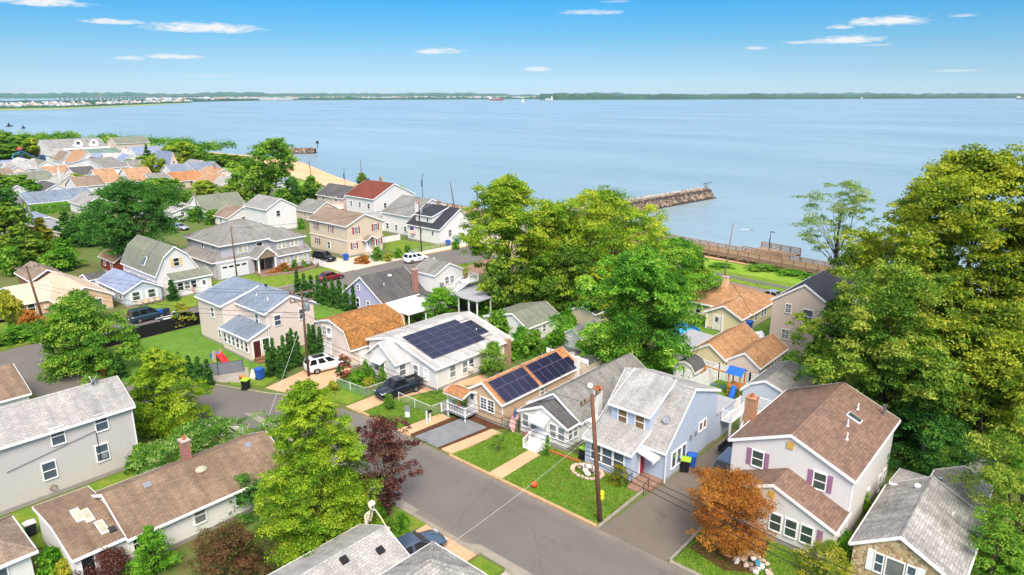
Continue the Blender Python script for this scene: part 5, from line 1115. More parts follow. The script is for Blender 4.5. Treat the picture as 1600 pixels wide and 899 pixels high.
tree('big yellow-green juniper in front of the plum tree', -36.97, 21.76, 12.46, 5.01, 'l_juniper', 'fatcone', 21, clumps=260, per=520, leaf=.07, cl=.22, z0=.04, tone=.5, tvar=.2, flat=.6)
tree('yellow-green juniper at the road bend', -62.25, 21.81, 8.24, 4.58, 'l_juniper', 'fatcone', 22, clumps=150, per=400, leaf=.085, cl=.22, z0=.03, tone=.55, tvar=.2, flat=.55)
tree('purple-leaved plum tree at the roadside', -35.97, 27.02, 7.86, 2.88, 'l_plum', 'round', 23, clumps=90, per=170, leaf=.075, cl=.22, z0=.2, tone=.5, tvar=.25, gap=.15, limbs=26)
tree('orange-brown Japanese maple in front of the mauve-shuttered house', -15.27, 39.54, 6.08, 3.72, 'l_orange', 'spread', 61, clumps=110, per=420, leaf=.055, cl=.25, z0=.12, tone=.5, tvar=.28, flat=.45, limbs=20)
tree('crape myrtle with pink blossoms beside the white car', -58.30, 39.04, 3.60, 1.06, 'l_pink', 'round', 25, clumps=30, per=200, leaf=.055, cl=.3, z0=.2, tone=.5, tvar=.3)
tree('feathery light-green shrub against the white solar house', -47.60, 50.97, 4.12, 1.76, 'l_bush', 'dome', 26, name='shrub', cat='shrub', clumps=50, per=200, leaf=.07, cl=.3, z0=.02, tone=.55, limbs=3)
tree('leafy tree over the back patio between the solar house and white house', -65.64, 59.90, 4.54, 3.05, 'l_hedge', 'round', 27, clumps=50, per=240, leaf=.12, cl=.3, z0=.12, tone=.42)
tree('flat-topped leafy tree beside the porch roof', -69.20, 67.31, 2.26, 2.74, 'l_hedge', 'spread', 28, clumps=40, per=220, leaf=.12, cl=.3, z0=.35, tone=.4)
tree('dense mixed shrub thicket at the road corner', -83.42, 21.91, 8.29, 5.49, 'l_bush', 'dome', 29, name='shrub', cat='shrub', clumps=120, per=380, leaf=.13, cl=.24, z0=.0, tone=.5, limbs=6)
tree('leafy shrub mass before the peach tin-roof house', -100.04, 27.19, 4.82, 3.12, 'l_bush', 'round', 30, name='shrub', cat='shrub', clumps=50, per=200, leaf=.13, cl=.3, z0=.0, tone=.4, limbs=4)
tree('sprawling green vine over the pergola by the pillar', -52.81, 20.68, 3.92, 5.19, 'l_vine', 'dome', 31, name='vine', cat='vine', clumps=110, per=260, leaf=.075, cl=.17, z0=.35, tone=.5, flat=.6, limbs=8, sx=.7, sy=1.1)
tree('reddish photinia shrub at the bottom edge', -37.99, 16.10, 3.66, 3.28, 'l_reddish', 'dome', 32, name='shrub', cat='shrub', clumps=80, per=260, leaf=.06, cl=.24, z0=.05, tone=.5, tvar=.3, limbs=6)
tree('bright green young tree before the brown-roofed house', -42.21, 12.96, 3.64, 1.96, 'l_hedge', 'cone', 35, clumps=60, per=220, leaf=.06, cl=.3, z0=.0, tone=.5)
tree('burgundy shrub below the sliding windows', -43.96, 10.86, 2.07, 2.27, 'l_plum', 'dome', 36, name='shrub', cat='shrub', clumps=50, per=160, leaf=.06, cl=.26, z0=.05, tone=.6, limbs=5)
tree('dark green shrub between the juniper and the brown roof', -44.29, 20.35, 2.97, 2.12, 'l_dark', 'dome', 37, name='shrub', cat='shrub', clumps=40, per=220, leaf=.07, cl=.3, z0=0, tone=.4, limbs=4)
tree('bright leafy bush tree at the lower right edge', -0.85, 51.67, 10.87, 4.02, 'l_oak', 'round', 38, clumps=90, per=300, leaf=.085, cl=.24, z0=.03, tone=.6)
tree('dark vine-covered tree behind the stone cottage', -7.72, 60.29, 5.52, 4.37, 'l_dark', 'round', 39, clumps=80, per=280, leaf=.1, cl=.26, z0=.0, tone=.4, droop=.5)
tree('yellow-flowering shrub in front of the mauve-shuttered house', -9.37, 41.24, 2.54, 2.16, 'l_yellowbush', 'dome', 40, name='shrub', cat='shrub', clumps=44, per=150, leaf=.055, cl=.26, z0=0, tone=.5, tvar=.3, limbs=5)
tree('olive shrub at the right of the stone cottage', -1.48, 48.18, 4.95, 2.34, 'l_bush', 'round', 41, name='shrub', cat='shrub', clumps=50, per=220, leaf=.07, cl=.28, z0=0, tone=.55)
tree('golden-leaved shrub on the lawn behind the parked cars', -90.26, 35.79, 3.32, 1.56, 'l_yellowbush', 'round', 42, name='shrub', cat='shrub', clumps=30, per=160, leaf=.09, cl=.32, z0=0, tone=.55, tvar=.3, limbs=3)
tree('green-and-gold rounded shrub by the front windows of the blue house', -25.52, 41.95, 1.61, 0.91, 'l_golden', 'dome', 43, name='shrub', cat='shrub', clumps=36, per=160, leaf=.045, cl=.3, z0=0, tone=.5, tvar=.3, limbs=3)
tree('slim green shrub at the bungalow steps', -32.56, 41.67, 1.96, 0.51, 'l_hedge', 'cone', 44, name='shrub', cat='shrub', clumps=26, per=120, leaf=.045, cl=.5, z0=0, limbs=2)
tree('thin young tree on the lawn before the tan solar house', -36.05, 39.18, 1.73, 0.74, 'l_bush', 'round', 45, clumps=14, per=40, leaf=.05, cl=.35, z0=.35, limbs=8, trunk=.016)
# --- kinds that repeat
proto('arbor', 4, 1.0, 'l_arbor', 'arbor', clumps=70, per=130, leaf=.1, cl=.5, z0=.0, tone=.45, limbs=None, flat=1.0)
proto('arbor2', 4, 1.0, 'l_arbor', 'arbor', clumps=70, per=130, leaf=.1, cl=.5, z0=.0, tone=.6, limbs=None, flat=1.0, seed=9)
proto('bush', 1.5, 1.3, 'l_bush', 'dome', clumps=34, per=130, leaf=.09, cl=.34, z0=.0, limbs=None)
proto('bush2', 1.5, 1.3, 'l_hedge', 'dome', clumps=34, per=130, leaf=.09, cl=.34, z0=.0, limbs=None, seed=8)
proto('bushred', 1.2, 1.3, 'l_orange', 'dome', clumps=30, per=130, leaf=.08, cl=.34, z0=.0, limbs=None, seed=6)
proto('bushyel', 1.2, 1.2, 'l_yellowbush', 'dome', clumps=30, per=120, leaf=.08, cl=.34, z0=.0, limbs=None, seed=7)
proto('mid', 9, 4.5, 'l_bush', 'round', clumps=60, per=170, leaf=.28, cl=.28, z0=.08, seed=51)
proto('mid2', 9, 4.5, 'l_dark', 'round', clumps=60, per=170, leaf=.28, cl=.28, z0=.08, seed=52)
proto('mid3', 9, 4.5, 'l_maple', 'spread', clumps=60, per=170, leaf=.28, cl=.26, z0=.12, seed=53, tone=.55)
proto('conifer', 10, 3.6, 'l_golden', 'cone', clumps=90, per=130, leaf=.24, cl=.28, z0=.02, seed=54, tone=.5)
proto('conifer2', 10, 3.6, 'l_dark', 'cone', clumps=90, per=130, leaf=.24, cl=.28, z0=.02, seed=55, tone=.4)
proto('oak', 9, 4.6, 'l_oak', 'round', clumps=64, per=170, leaf=.27, cl=.27, z0=.06, seed=56, tone=.45)


# ---------------------------------------------------------------- repeated trees, hedges, shrubs
def row(keys, labels, pts, h, r, group, name='arborvitae', cat='arborvitae'):
    for i, (x, y) in enumerate(pts): plant(keys[i % len(keys)], labels[i], x, y, h*R.uniform(.88, 1.1), r*R.uniform(.9, 1.1), name, cat, group)
ORD = ['first', 'second', 'third', 'fourth', 'fifth', 'sixth', 'seventh', 'eighth', 'ninth', 'tenth', 'eleventh', 'twelfth']
def lab(tpl, n): return [tpl % ORD[i] for i in range(n)]
A2 = ['arbor', 'arbor2']
row(A2, lab('%s arborvitae from the left in the hedge beside the lilac house', 9), [(-91.64, 54.23), (-89.92, 54.37), (-88.22, 54.51), (-86.27, 54.46), (-84.65, 54.59), (-83.05, 54.72), (-81.48, 54.85), (-79.94, 54.98), (-78.19, 54.92)], 4.4, .95, 'hedge row beside the lilac house')
row(A2, lab('%s arborvitae from the left in the dense row by the white car', 10), [(-66.04, 34.77), (-66.59, 35.71), (-65.08, 35.61), (-66.39, 36.87), (-66.80, 37.76), (-67.55, 38.63), (-66.59, 38.70), (-67.61, 40.96), (-68.35, 41.97), (-67.06, 42.00)], 4.2, .72, 'arborvitae by the driveway')
row(A2, lab('%s arborvitae from the left along the lawn behind the juniper', 5), [(-74.20, 27.60), (-72.87, 28.07), (-71.56, 28.52), (-70.10, 28.90), (-68.88, 29.30)], 3.0, .75, 'arborvitae on the corner lawn')
row(A2, lab('%s arborvitae from the left at the black fence', 5), [(-83.09, 22.20), (-81.93, 22.73), (-80.83, 23.21), (-79.35, 23.55), (-78.33, 23.97)], 3.2, .9, 'arborvitae at the black fence')
row(['bush', 'bush2'], lab('%s clipped round shrub from the left before the white solar house', 3), [(-57.6, 41.4), (-56.0, 40.9), (-54.7, 41.4)], 1.9, .62, 'clipped shrubs', 'shrub', 'shrub')
plant('arbor', 'dark columnar shrub at the corner of the gambrel house', -103.71, 40.45, 3.31, 1.08, 'shrub', 'shrub')
plant('bushred', 'rust-coloured mounded shrub before the tan red-shuttered house', -101.29, 73.97, 1.45, 1.51, 'shrub', 'shrub'); plant('bushred', 'orange-brown rounded shrub by the arched entry', -105.95, 60.50, 1.72, 1.41, 'shrub', 'shrub')
B = [
 ('bush2', 'green hedge clump behind the tan solar house, left end', -49.48, 56.89, 2.81, 1.70), ('bush', 'green hedge clump behind the tan solar house, middle', -48.43, 59.19, 2.84, 1.72), ('bush2', 'green hedge clump behind the tan solar house, right end', -47.44, 62.03, 2.47, 1.76),
 ('bush', 'yellow-green shrub left of the mossy-roofed cottage', -55.34, 60.52, 3.43, 2.24), ('bush2', 'shrub below the mossy-roofed cottage wall', -50.97, 59.80, 2.49, 1.57), ('bush2', 'shrub right of the mossy-roofed cottage', -49.44, 67.30, 3.21, 1.45),
 ('bush', 'shrub at the foot of the round pool', -37.67, 63.34, 1.95, 1.49), ('bush2', 'dark shrub beside the twin garages', -25.69, 71.40, 1.76, 1.71), ('bush', 'shrub behind the barn-roofed blue garage', -23.22, 72.38, 2.27, 1.91),
 ('bush2', 'low shrub in the fenced garden of the solar house', -56.89, 39.84, 1.55, 1.06), ('bushyel', 'yellow-flowering clump in the fenced garden', -55.29, 40.14, 1.17, 0.91), ('bushyel', 'yellow flower clump by the pink crape myrtle', -57.69, 37.17, 1.02, 0.84), ('bush', 'vine clump on the picket fence corner', -49.90, 38.37, 1.52, 0.72),
 ('bush', 'shrub at the foot of the near road corner', -56.20, 17.70, 2.07, 1.54), ('bush2', 'shrub beside the grey house corner', -54.19, 18.16, 2.33, 1.65), ('bush', 'shrub under the vine at the brick chimney', -53.21, 20.33, 2.07, 1.80), ('bush2', 'weedy shrub by the lower left cottage', -47.07, 8.61, 1.89, 1.18), ('bushyel', 'yellowish perennials by the lower left cottage', -45.83, 8.97, 1.35, 1.03),
 ('bush', 'potted greenery beside the skeleton', -34.01, 25.79, 1.20, 0.73), ('bush2', 'bright garden plants behind the parked sedan', -33.57, 26.47, 1.41, 0.68), ('bush2', 'dark groundcover shrub behind the skeleton', -35.66, 25.83, 1.59, 0.87),
 ('bush', 'rounded shrub left of the police car', -101.04, 76.86, 2.45, 1.34), ('bushyel', 'yellow-green shrub row left of the police car', -99.42, 78.29, 1.35, 1.34), ('bush2', 'shrub at the wheel of the police car', -99.78, 80.74, 1.74, 1.11), ('bush', 'shrub on the lawn of the black-roofed house', -102.64, 85.53, 1.29, 1.03), ('bush2', 'shrub beside the black-roofed house stairs', -97.17, 93.43, 1.84, 1.03),
 ('bush2', 'narrow conical shrub beside the tan red-shuttered house', -139.71, 85.02, 2.25, 1.09), ('bush', 'clipped shrub at the mansion steps', -107.45, 63.43, 1.53, 0.72), ('bush2', 'tall clipped shrub between mansion windows', -108.37, 63.87, 1.90, 0.54), ('bush', 'foundation shrub at the right end of the mansion', -108.09, 65.40, 1.31, 0.73),
 ('bush2', 'leafy shrub in front of the left dark shed', -138.53, 36.13, 3.52, 4.10), ('bush', 'shrub behind the peach tin-roof house', -137.20, 34.24, 3.12, 3.38), ('bush2', 'bright bush left of the red cottage', -150.90, 38.68, 3.15, 4.08), ('bush', 'green bush left of the brown shed', -140.06, 28.78, 4.52, 3.41), ('bushred', 'rusty shrub beside the utility pole at left', -102.94, 21.94, 2.82, 1.74), ('bushyel', 'golden shrub in front of the peach house deck', -106.33, 20.64, 4.69, 2.31), ('bush2', 'low green planting at the left road edge', -100.71, 20.66, 1.72, 3.51), ('bush', 'grass clump at the left lawn corner', -99.79, 18.39, 1.52, 1.48),
 ('bush', 'yellow-green bush beside the white tall house', -196.45, 83.56, 3.26, 3.03), ('bush2', 'roadside shrub in the left middle distance', -168.44, 74.24, 3.18, 3.49), ('bush', 'shrub beneath the green-roofed cottage', -161.23, 74.79, 3.11, 2.95), ('bush2', 'flowering shrub behind the grey mansion', -148.48, 85.99, 1.56, 2.45),
 ('bush2', 'scrub clump on the bayside meadow, left', -50.69, 114.55, 0.71, 2.65), ('bush', 'scrub clump on the bayside meadow, middle', -44.31, 117.67, 0.82, 3.63), ('bush2', 'scrub clump under the boardwalk deck', -38.74, 117.80, 0.80, 3.59), ('bush', 'scrub clump at the right end of the boardwalk', -34.69, 116.85, 0.89, 2.70),
 ('bush', 'dune shrub by the left beach path', -188.91, 115.74, 2.58, 2.51), ('bush2', 'shrub on the beach lawn beside the rust-roofed house', -165.63, 136.19, 2.58, 1.42),
 ('bush', 'undergrowth clump right of the mauve-shuttered house', -9.81, 50.65, 1.63, 0.83), ('bush2', 'undergrowth clump by the stone cottage corner', -9.19, 44.35, 1.75, 0.66), ('bush', 'vine mass behind the stone cottage', -6.43, 63.48, 3.60, 2.94), ('bush2', 'overgrown shrub beside the right frame edge', -2.59, 61.60, 3.96, 2.86), ('bush', 'low weeds at the lower right corner', -0.45, 49.57, 2.36, 1.88), ('bush2', 'grassy patch at the right edge below the giant tree', -2.98, 77.73, 2.70, 2.33),
 ('bush', 'shrub behind the chain-link fence by the lilac house', -66.76, 55.40, 1.34, 1.29), ('bush2', 'flower pots in the patio beside the porch roof', -63.83, 67.14, 1.72, 1.55), ('bushred', 'rust shrub on the street corner under the brick pillars', -80.63, 23.14, 1.68, 0.75),
]
for k_, l_, x_, y_, h_, r_ in B: plant(k_, l_, x_, y_, max(.6, h_), max(.5, r_), 'shrub', 'shrub')
T_ = [
 ('oak', 'olive tree bridging the giant tree and the front oak', -10.68, 70.96, 15.92, 5.28),
 ('oak', 'loose airy tree with tall trunk at the left edge', -151.90, 30.84, 10.99, 5.88), ('mid2', 'dark tree filling the gap left of the dense dark tree', -155.86, 45.87, 6.63, 4.24), ('oak', 'shady tree right behind the brown roofed two-storey house', -11.18, 67.02, 7.03, 3.76),
 ('mid', 'round tree at the left frame edge above the cottages', -238.78, 49.52, 9.63, 6.89), ('mid2', 'shaded tree left of the ranch house hedge', -214.69, 46.09, 7.48, 5.18), ('mid', 'broad tree before the long ranch house', -238.97, 54.22, 8.70, 8.08),
 ('conifer', 'golden conifer left of the red cottage', -152.57, 37.21, 7.74, 4.18), ('conifer2', 'dark conifer behind the golden conifer', -162.57, 44.16, 6.77, 4.00), ('conifer', 'yellow-green conifer behind the rounded barn shed', -158.33, 35.84, 5.75, 3.86), ('oak', 'olive tree at left behind the brown shed', -143.70, 31.59, 5.60, 4.21),
 ('mid2', 'tree left of the dense dark tree', -181.52, 56.96, 6.49, 4.95), ('mid', 'bright tree above the ranch house roof', -207.29, 66.49, 5.28, 5.14), ('mid', 'green tree right of the orange dormer houses', -196.04, 76.37, 9.26, 7.45), ('mid', 'tree above the green-roofed cottage', -204.61, 84.41, 7.42, 4.70), ('mid3', 'bright round tree near the orange-brown roofs', -204.30, 93.18, 6.12, 5.83), ('oak', 'shady tree left of the leaning shore tree', -175.70, 87.10, 8.52, 5.56), ('mid', 'tree tucked beneath the leaning shore tree', -179.10, 91.25, 10.99, 5.22), ('oak', 'olive tree right of the leaning shore tree', -171.20, 91.06, 10.20, 4.58),
 ('mid3', 'tall round tree behind the A-frame cottage', -299.25, 129.32, 12.31, 8.89), ('mid', 'tree right of the A-frame shore tree', -294.73, 133.29, 9.66, 6.08), ('mid', 'shore tree cluster left of the beach', -292.15, 142.76, 6.03, 6.88), ('oak', 'olive shore tree left of the beach', -282.41, 144.12, 5.92, 5.97), ('mid', 'shore tree behind the blue-grey roof', -290.01, 137.44, 5.92, 6.04), ('mid', 'small shore tree near the second jetty', -301.82, 141.73, 6.13, 5.49),
 ('mid', 'shore tree at the far left corner', -420.77, 93.28, 13.79, 12.14), ('mid', 'rounded shore tree right of the far left corner', -414.25, 99.00, 12.24, 10.00), ('mid', 'bushy shore tree left of the resort slide', -398.95, 89.20, 8.39, 11.52), ('mid3', 'pale shore tree behind the slide', -408.70, 103.88, 10.68, 7.92), ('oak', 'low shore tree above the restaurant', -446.35, 125.31, 7.36, 9.79), ('mid', 'shore tree right of the restaurant', -414.37, 135.78, 6.78, 9.21), ('mid', 'small shore tree behind the restaurant', -464.45, 128.30, 6.90, 6.79), ('mid', 'tree below the blue-grey shore roof', -286.76, 107.75, 7.92, 5.76), ('mid', 'tree before the tan shore house', -291.10, 103.94, 6.45, 4.94), ('mid3', 'yellowish tree in front of the A-frame', -277.27, 107.33, 8.46, 5.60), ('conifer2', 'dark conifer near the tan shore house', -331.89, 127.04, 9.99, 3.34), ('mid', 'tree left of the A-frame cottage', -307.88, 121.74, 6.99, 5.29), ('mid3', 'garden tree between the orange roofs', -263.72, 76.47, 5.15, 3.88),
 ('mid2', 'dense conifer-shaped shrub tree left of the shore houses', -163.48, 97.84, 8.69, 3.06), ('mid', 'green tree beside the tan blue-roofed house', -164.28, 104.27, 8.57, 3.13), ('mid', 'shrubby tree below the leaning shore tree', -160.83, 93.40, 6.66, 3.08), ('mid', 'small tree standing alone on the beach edge', -178.10, 130.95, 7.22, 2.92), ('mid3', 'small round tree by the beach lawn', -158.04, 130.35, 3.98, 1.55),
 ('oak', 'tree behind the yellow-walled house', -68.50, 86.06, 10.26, 3.70), ('mid3', 'tree between the two central maples', -60.73, 78.22, 14.59, 4.29), ('oak', 'tree at the right of the maples above the road', -44.87, 92.15, 7.44, 2.98), ('mid2', 'tree behind the mossy cottage', -61.29, 75.54, 5.41, 3.32), ('oak', 'tree right of the plank-stair house', -62.46, 68.34, 8.42, 2.70), ('mid3', 'bright tree above the tiny white shed', -49.43, 74.13, 7.65, 3.48),
 ('oak', 'tree at the foot of the airy locust', -27.66, 116.73, 7.37, 3.45), ('oak', 'low branches at the right of the tall beige house', -18.96, 73.83, 9.37, 3.39), ('mid2', 'dark undergrowth tree below the giant tree', -11.25, 72.33, 6.75, 4.38), ('mid2', 'undergrowth tree at the right below the giant tree', -5.31, 75.68, 5.98, 4.15), ('oak', 'tree in the right middle behind the brown roof', -14.28, 65.14, 5.83, 3.04), ('mid3', 'sunlit tree at the right edge above the shed', -2.75, 66.72, 7.08, 3.37),
]
for k_, l_, x_, y_, h_, r_ in T_:
    if x_ < -175: h_, r_ = h_*.86, r_*.84
    plant(k_, l_, x_, y_, max(2, h_), max(1.2, r_), 'tree', 'tree')
# clipped hedge before the ranch house: one box of leaves
rs = np.random.RandomState(5); n = 9000
a = rs.random((n, 3)); x = -209.5+(a[:, 0]-.5)*2.2; y = 50+a[:, 1]*17; z = a[:, 2]*2.2
fx = rs.randint(0, 3, n); x = np.where(fx == 0, -208.4+rs.normal(size=n)*.08, x); z = np.where(fx == 1, 2.2+rs.normal(size=n)*.08, z); y = np.where(fx == 2, 50+rs.normal(size=n)*.1, y)
nr = np.stack([fx == 0, -(fx == 2).astype(float), (fx == 1)+.3], 1)*1.0+rs.normal(size=(n, 3))*.5
tag(link(bpy.data.objects.new('clipped_hedge', leaves_mesh('clipped_hedge', np.stack([x, y, z], 1), nr, .14+.1*rs.random(n), .55+.2*rs.normal(size=n), 'l_hedge', rs))), 'long clipped bright green hedge before the ranch house', 'hedge')
# tall bare-trunked tree at the far left edge

# far-left shoreline wood: reads as one mass of crowns
rs = np.random.RandomState(77); cs_ = []
for i in range(90):
    u = rs.random(); k = rs.random(); x = -330-u*300; y = np.interp(-x, [325, 432, 493, 560, 640], [172, 164, 152, 112, 58])-4-k*22
    cs_.append((x, y, 3.2+rs.random()*2.5))
cs_ = np.array(cs_); p, nr, s_, to = clump_leaves(cs_, 3.2+1.6*rs.random(90), .45+.2*rs.normal(size=90), 260, .5, rs, .9)
tag(link(bpy.data.objects.new('shoreline_wood', leaves_mesh('shoreline_wood', p, nr, s_, to, 'l_bush', rs))), 'low wood lining the far left shore', 'wood', kind='stuff')


# ---------------------------------------------------------------- jetties, boardwalk, far shore
RECIPE.update(rock=plain('#6a5c50', .95, .5, .9, .5), rockdark=plain('#3c3530', .95, .3, .8, .4), rocklight=plain('#94836f', .95, .35, .9, .4), boardwood=plain('#9c8268', .9, .25, 3, .3), boarddark=plain('#806a54', .9, .3, 3, .3), guardrail=plain('#a8adb0', .4, .06, metal=.6), fartree=ground('#22463c', '#2e5644', '#3c6248', .004, .02, .2), fartree2=ground('#305a52', '#3a665a', '#446e60', .002, .01, .2), marsh=ground('#7f9358', '#98a064', '#6a8a4c', .004, .03, .2), farwhite=plain('#c2c4c2', .8, .1, .02), farred=plain('#a89484', .8, .2, .02), fargrey=plain('#9aa0a4', .8, .2, .02), hull=plain('#8a2a2a', .6, .1), hulldark=plain('#2a3040', .6, .1), sail=plain('#e8e8e4', .6, .03), slideblue=plain('#2c4a72', .5), slidecyan=plain('#3a7a94', .5), slideyellow=plain('#d8a838', .5), slidered=plain('#b83a34', .5))
def rock_shape(m, c, r, rs):
    b = len(m.v); t = (1+5**.5)/2
    vs = [(-1,t,0),(1,t,0),(-1,-t,0),(1,-t,0),(0,-1,t),(0,1,t),(0,-1,-t),(0,1,-t),(t,0,-1),(t,0,1),(-t,0,-1),(-t,0,1)]
    rot = Matrix.Rotation(rs.uniform(0, 6.28), 3, 'Z') @ Matrix.Rotation(rs.uniform(0, 6.28), 3, 'X')
    s = V(rs.uniform(.7, 1.2), rs.uniform(.7, 1.2), rs.uniform(.55, .9))
    for v in vs:
        q = rot @ V(*v); q = V(q.x*s.x, q.y*s.y, q.z*s.z)*(r/1.9)*rs.uniform(.8, 1.2); m.v.append(tuple(V(*c)+q))
    for f in ((0,11,5),(0,5,1),(0,1,7),(0,7,10),(0,10,11),(1,5,9),(5,11,4),(11,10,2),(10,7,6),(7,1,8),(3,9,4),(3,4,2),(3,2,6),(3,6,8),(3,8,9),(4,9,5),(2,4,11),(6,2,10),(8,6,7),(9,8,1)): m.f.append(tuple(b+i for i in f))
def jetty(label, a, b, w, top, n, rr, light=True):
    t = thing('jetty', label, 'jetty', (*a, 0)); a, b = V(*a, 0), V(*b, 0); d = (b-a).normalized(); s = V(-d.y, d.x, 0); L = (b-a).length; rs = random.Random(n)
    core = MB(); q = []
    for e in (a, b): q.append([e-s*w/2+V(0, 0, -2.5), e+s*w/2+V(0, 0, -2.5), e+s*w*.22+V(0, 0, top-.25), e-s*w*.22+V(0, 0, top-.25)])
    for i in range(4): core.poly([q[0][i], q[0][(i+1)%4], q[1][(i+1)%4], q[1][i]])
    core.poly(q[0]).poly(q[1]); core.build('core', 'rockdark', t)
    ms = {'rock': MB(), 'rocklight': MB(), 'rockdark': MB()}
    for i in range(n):
        u = rs.random(); v = rs.uniform(-1, 1)
        z = top-(abs(v)**1.3)*(top+2.0); c = a+d*(L*u)+s*(v*w*.5)+V(0, 0, z)
        rock_shape(ms['rockdark' if z < -1.2 else rs.choice(['rock', 'rock', 'rocklight'])], c, rr*rs.uniform(.7, 1.35), rs)
    for k, m in ms.items():
        if m.v: o = m.build('rocks', k, t, merge=False); o['kind'] = 'stuff'
    return t
jt = jetty('long straight rock jetty reaching out from the beach with a walkway on top', (-104, 136), (-97.2, 204.5), 7.0, 1.4, 3600, .55)
MB().obox((-100.9, 169, 1.6), (3.3, 33.5, 0), (.9, -.094, 0), (0, 0, .12)).build('walkway', 'concrete', jt)
m = MB(); m.tube([(-97.4, 204, 1), (-97.4, 204, 3.0)], .08, 6).bar((-98.1, 203.5, 2.6), (-96.1, 205.5, 3.2), .15).bar((-97.9, 204, 1.6), (-96.5, 204, 2.6), .1); m.build('marker_frame', 'darkmetal', jt)
jetty('short rock jetty beyond the leaning tree on the left', (-352, 204), (-339, 219), 6, 1.0, 500, .8)
m = MB(); m.tube([(0, 0, 0), (0, 0, 4.5)], .15, 6).box(-.5, .5, -.5, .5, 3.0, 4.2)
t = thing('channel_marker', 'dark post marker at the tip of the left jetty', 'marker', (-338.5, 220.5, .8)); q = MB(); q.tube([(-338.5, 220.5, .8), (-338.5, 220.5, 5)], .2, 6); q.build('post', 'darkmetal', t); MB().box(-339.1, -337.9, 220, 221, 3.6, 5.0).build('panel', 'darkmetal', t)
# boardwalk along the beach: deck, posts, rails
def boardwalk(label, pts, w=2.6, z=1.1, rail=True, both=True):
    t = thing('boardwalk', label, 'boardwalk', (*pts[0], 0))
    for (a, b) in zip(pts, pts[1:]):
        a, b = V(*a, 0), V(*b, 0); d = (b-a); L = d.length; d /= L; s = V(-d.y, d.x, 0); mid = (a+b)/2
        n = max(1, int(L/1.9)); dm = MB()
        for i in range(int(L/.32)): c = a+d*(i+.5)*.32; dm.obox(c+V(0, 0, z), d*.145, s*w/2, V(0, 0, .04))
        o = dm.build('deck_boards', 'boardwood', t, merge=False); o['kind'] = 'stuff'
        bm_ = MB()
        for sg in (-1, 1): bm_.obox(mid+s*sg*(w/2-.15)+V(0, 0, z-.2), d*L/2, s*.06, V(0, 0, .14))
        for k, q in enumerate((-1, 1)): pass
        bm_.build('beams', 'boarddark', t, merge=False)['kind'] = 'stuff'
        for i in range(n+1):
            c = a+d*L*i/n
            for sg in ((-1, 1) if both else (-1,)):
                p_ = c+s*sg*(w/2+.06); MB().box(p_.x-.08, p_.x+.08, p_.y-.08, p_.y+.08, -.9, z+1.05).build('post', 'boarddark', t)
        for sg in ((-1, 1) if both else (-1,)):
            r_ = MB()
            for zz in (-.35, -.1, .2, .5, .8, 1.08): r_.obox(mid+s*sg*(w/2+.06)+V(0, 0, z+zz), d*L/2, s*.04, V(0, 0, .085))
            r_.build('rails', 'boardwood', t, merge=False)['kind'] = 'stuff'
    return t
boardwalk('long timber boardwalk with rails beyond the meadow at right', [(-92, 126.5), (-76, 125.3), (-62, 123.5), (-50, 122.0), (-33, 120.2), (-16, 119.4)])
boardwalk('square timber viewing deck jutting from the boardwalk', [(-50.5, 128), (-42.5, 126.6)], 6.5, 1.1)
boardwalk('far timber boardwalk along the beach behind the black-roofed house', [(-168, 133), (-150, 130.3), (-134, 129.2), (-118, 128.2), (-104, 127.4)], 2.2, .25, True, False)
t = thing('guard_rail', 'grey metal guard rail beside the beach road', 'guard rail', (-60, 107.5, 0)); GR = [(-78, 110.2), (-60, 108.2), (-36, 106.4), (-10, 105.3), (20, 104.6)]
for a, b in zip(GR, GR[1:]):
    m = MB(); m.bar((*a, .68), (*b, .68), .06, .42); m.build('rail', 'guardrail', t)
    for i in range(5): x_, y_ = a[0]+(b[0]-a[0])*i/5, a[1]+(b[1]-a[1])*i/5+.12; MB().box(x_-.06, x_+.06, y_-.05, y_+.07, 0, .75).build('post', 'woodgrey', t)
# water resort slide at far left
t = thing('water_slide', 'colourful blue and red water-slide tower at the far left', 'slide', (-385, 91, 0))
MB().box(-386.2, -384.8, 90.8, 92.2, 0, 5.5).build('tower', 'slideblue', t); MB().lathe([(1.3, 0), (.1, 1.3)], (-385.5, 91.5, 5.5), 8).build('tower_roof', 'slidered', t)
m = MB(); m.tube([(-385, 91, 5.2), (-382, 93, 3.8), (-379, 94, 2.6), (-376, 96, 1.5)], .3, 8); m.build('flume', 'slideblue', t); m = MB(); m.tube([(-385, 92, 4.5), (-385, 89, 3.4), (-381, 87, 2.2), (-378, 88, 1.2)], .3, 8); m.build('flume', 'slidecyan', t)
MB().box(-378, -372, 97, 103, 0, 3).build('pump_house', 'slideblue', t)
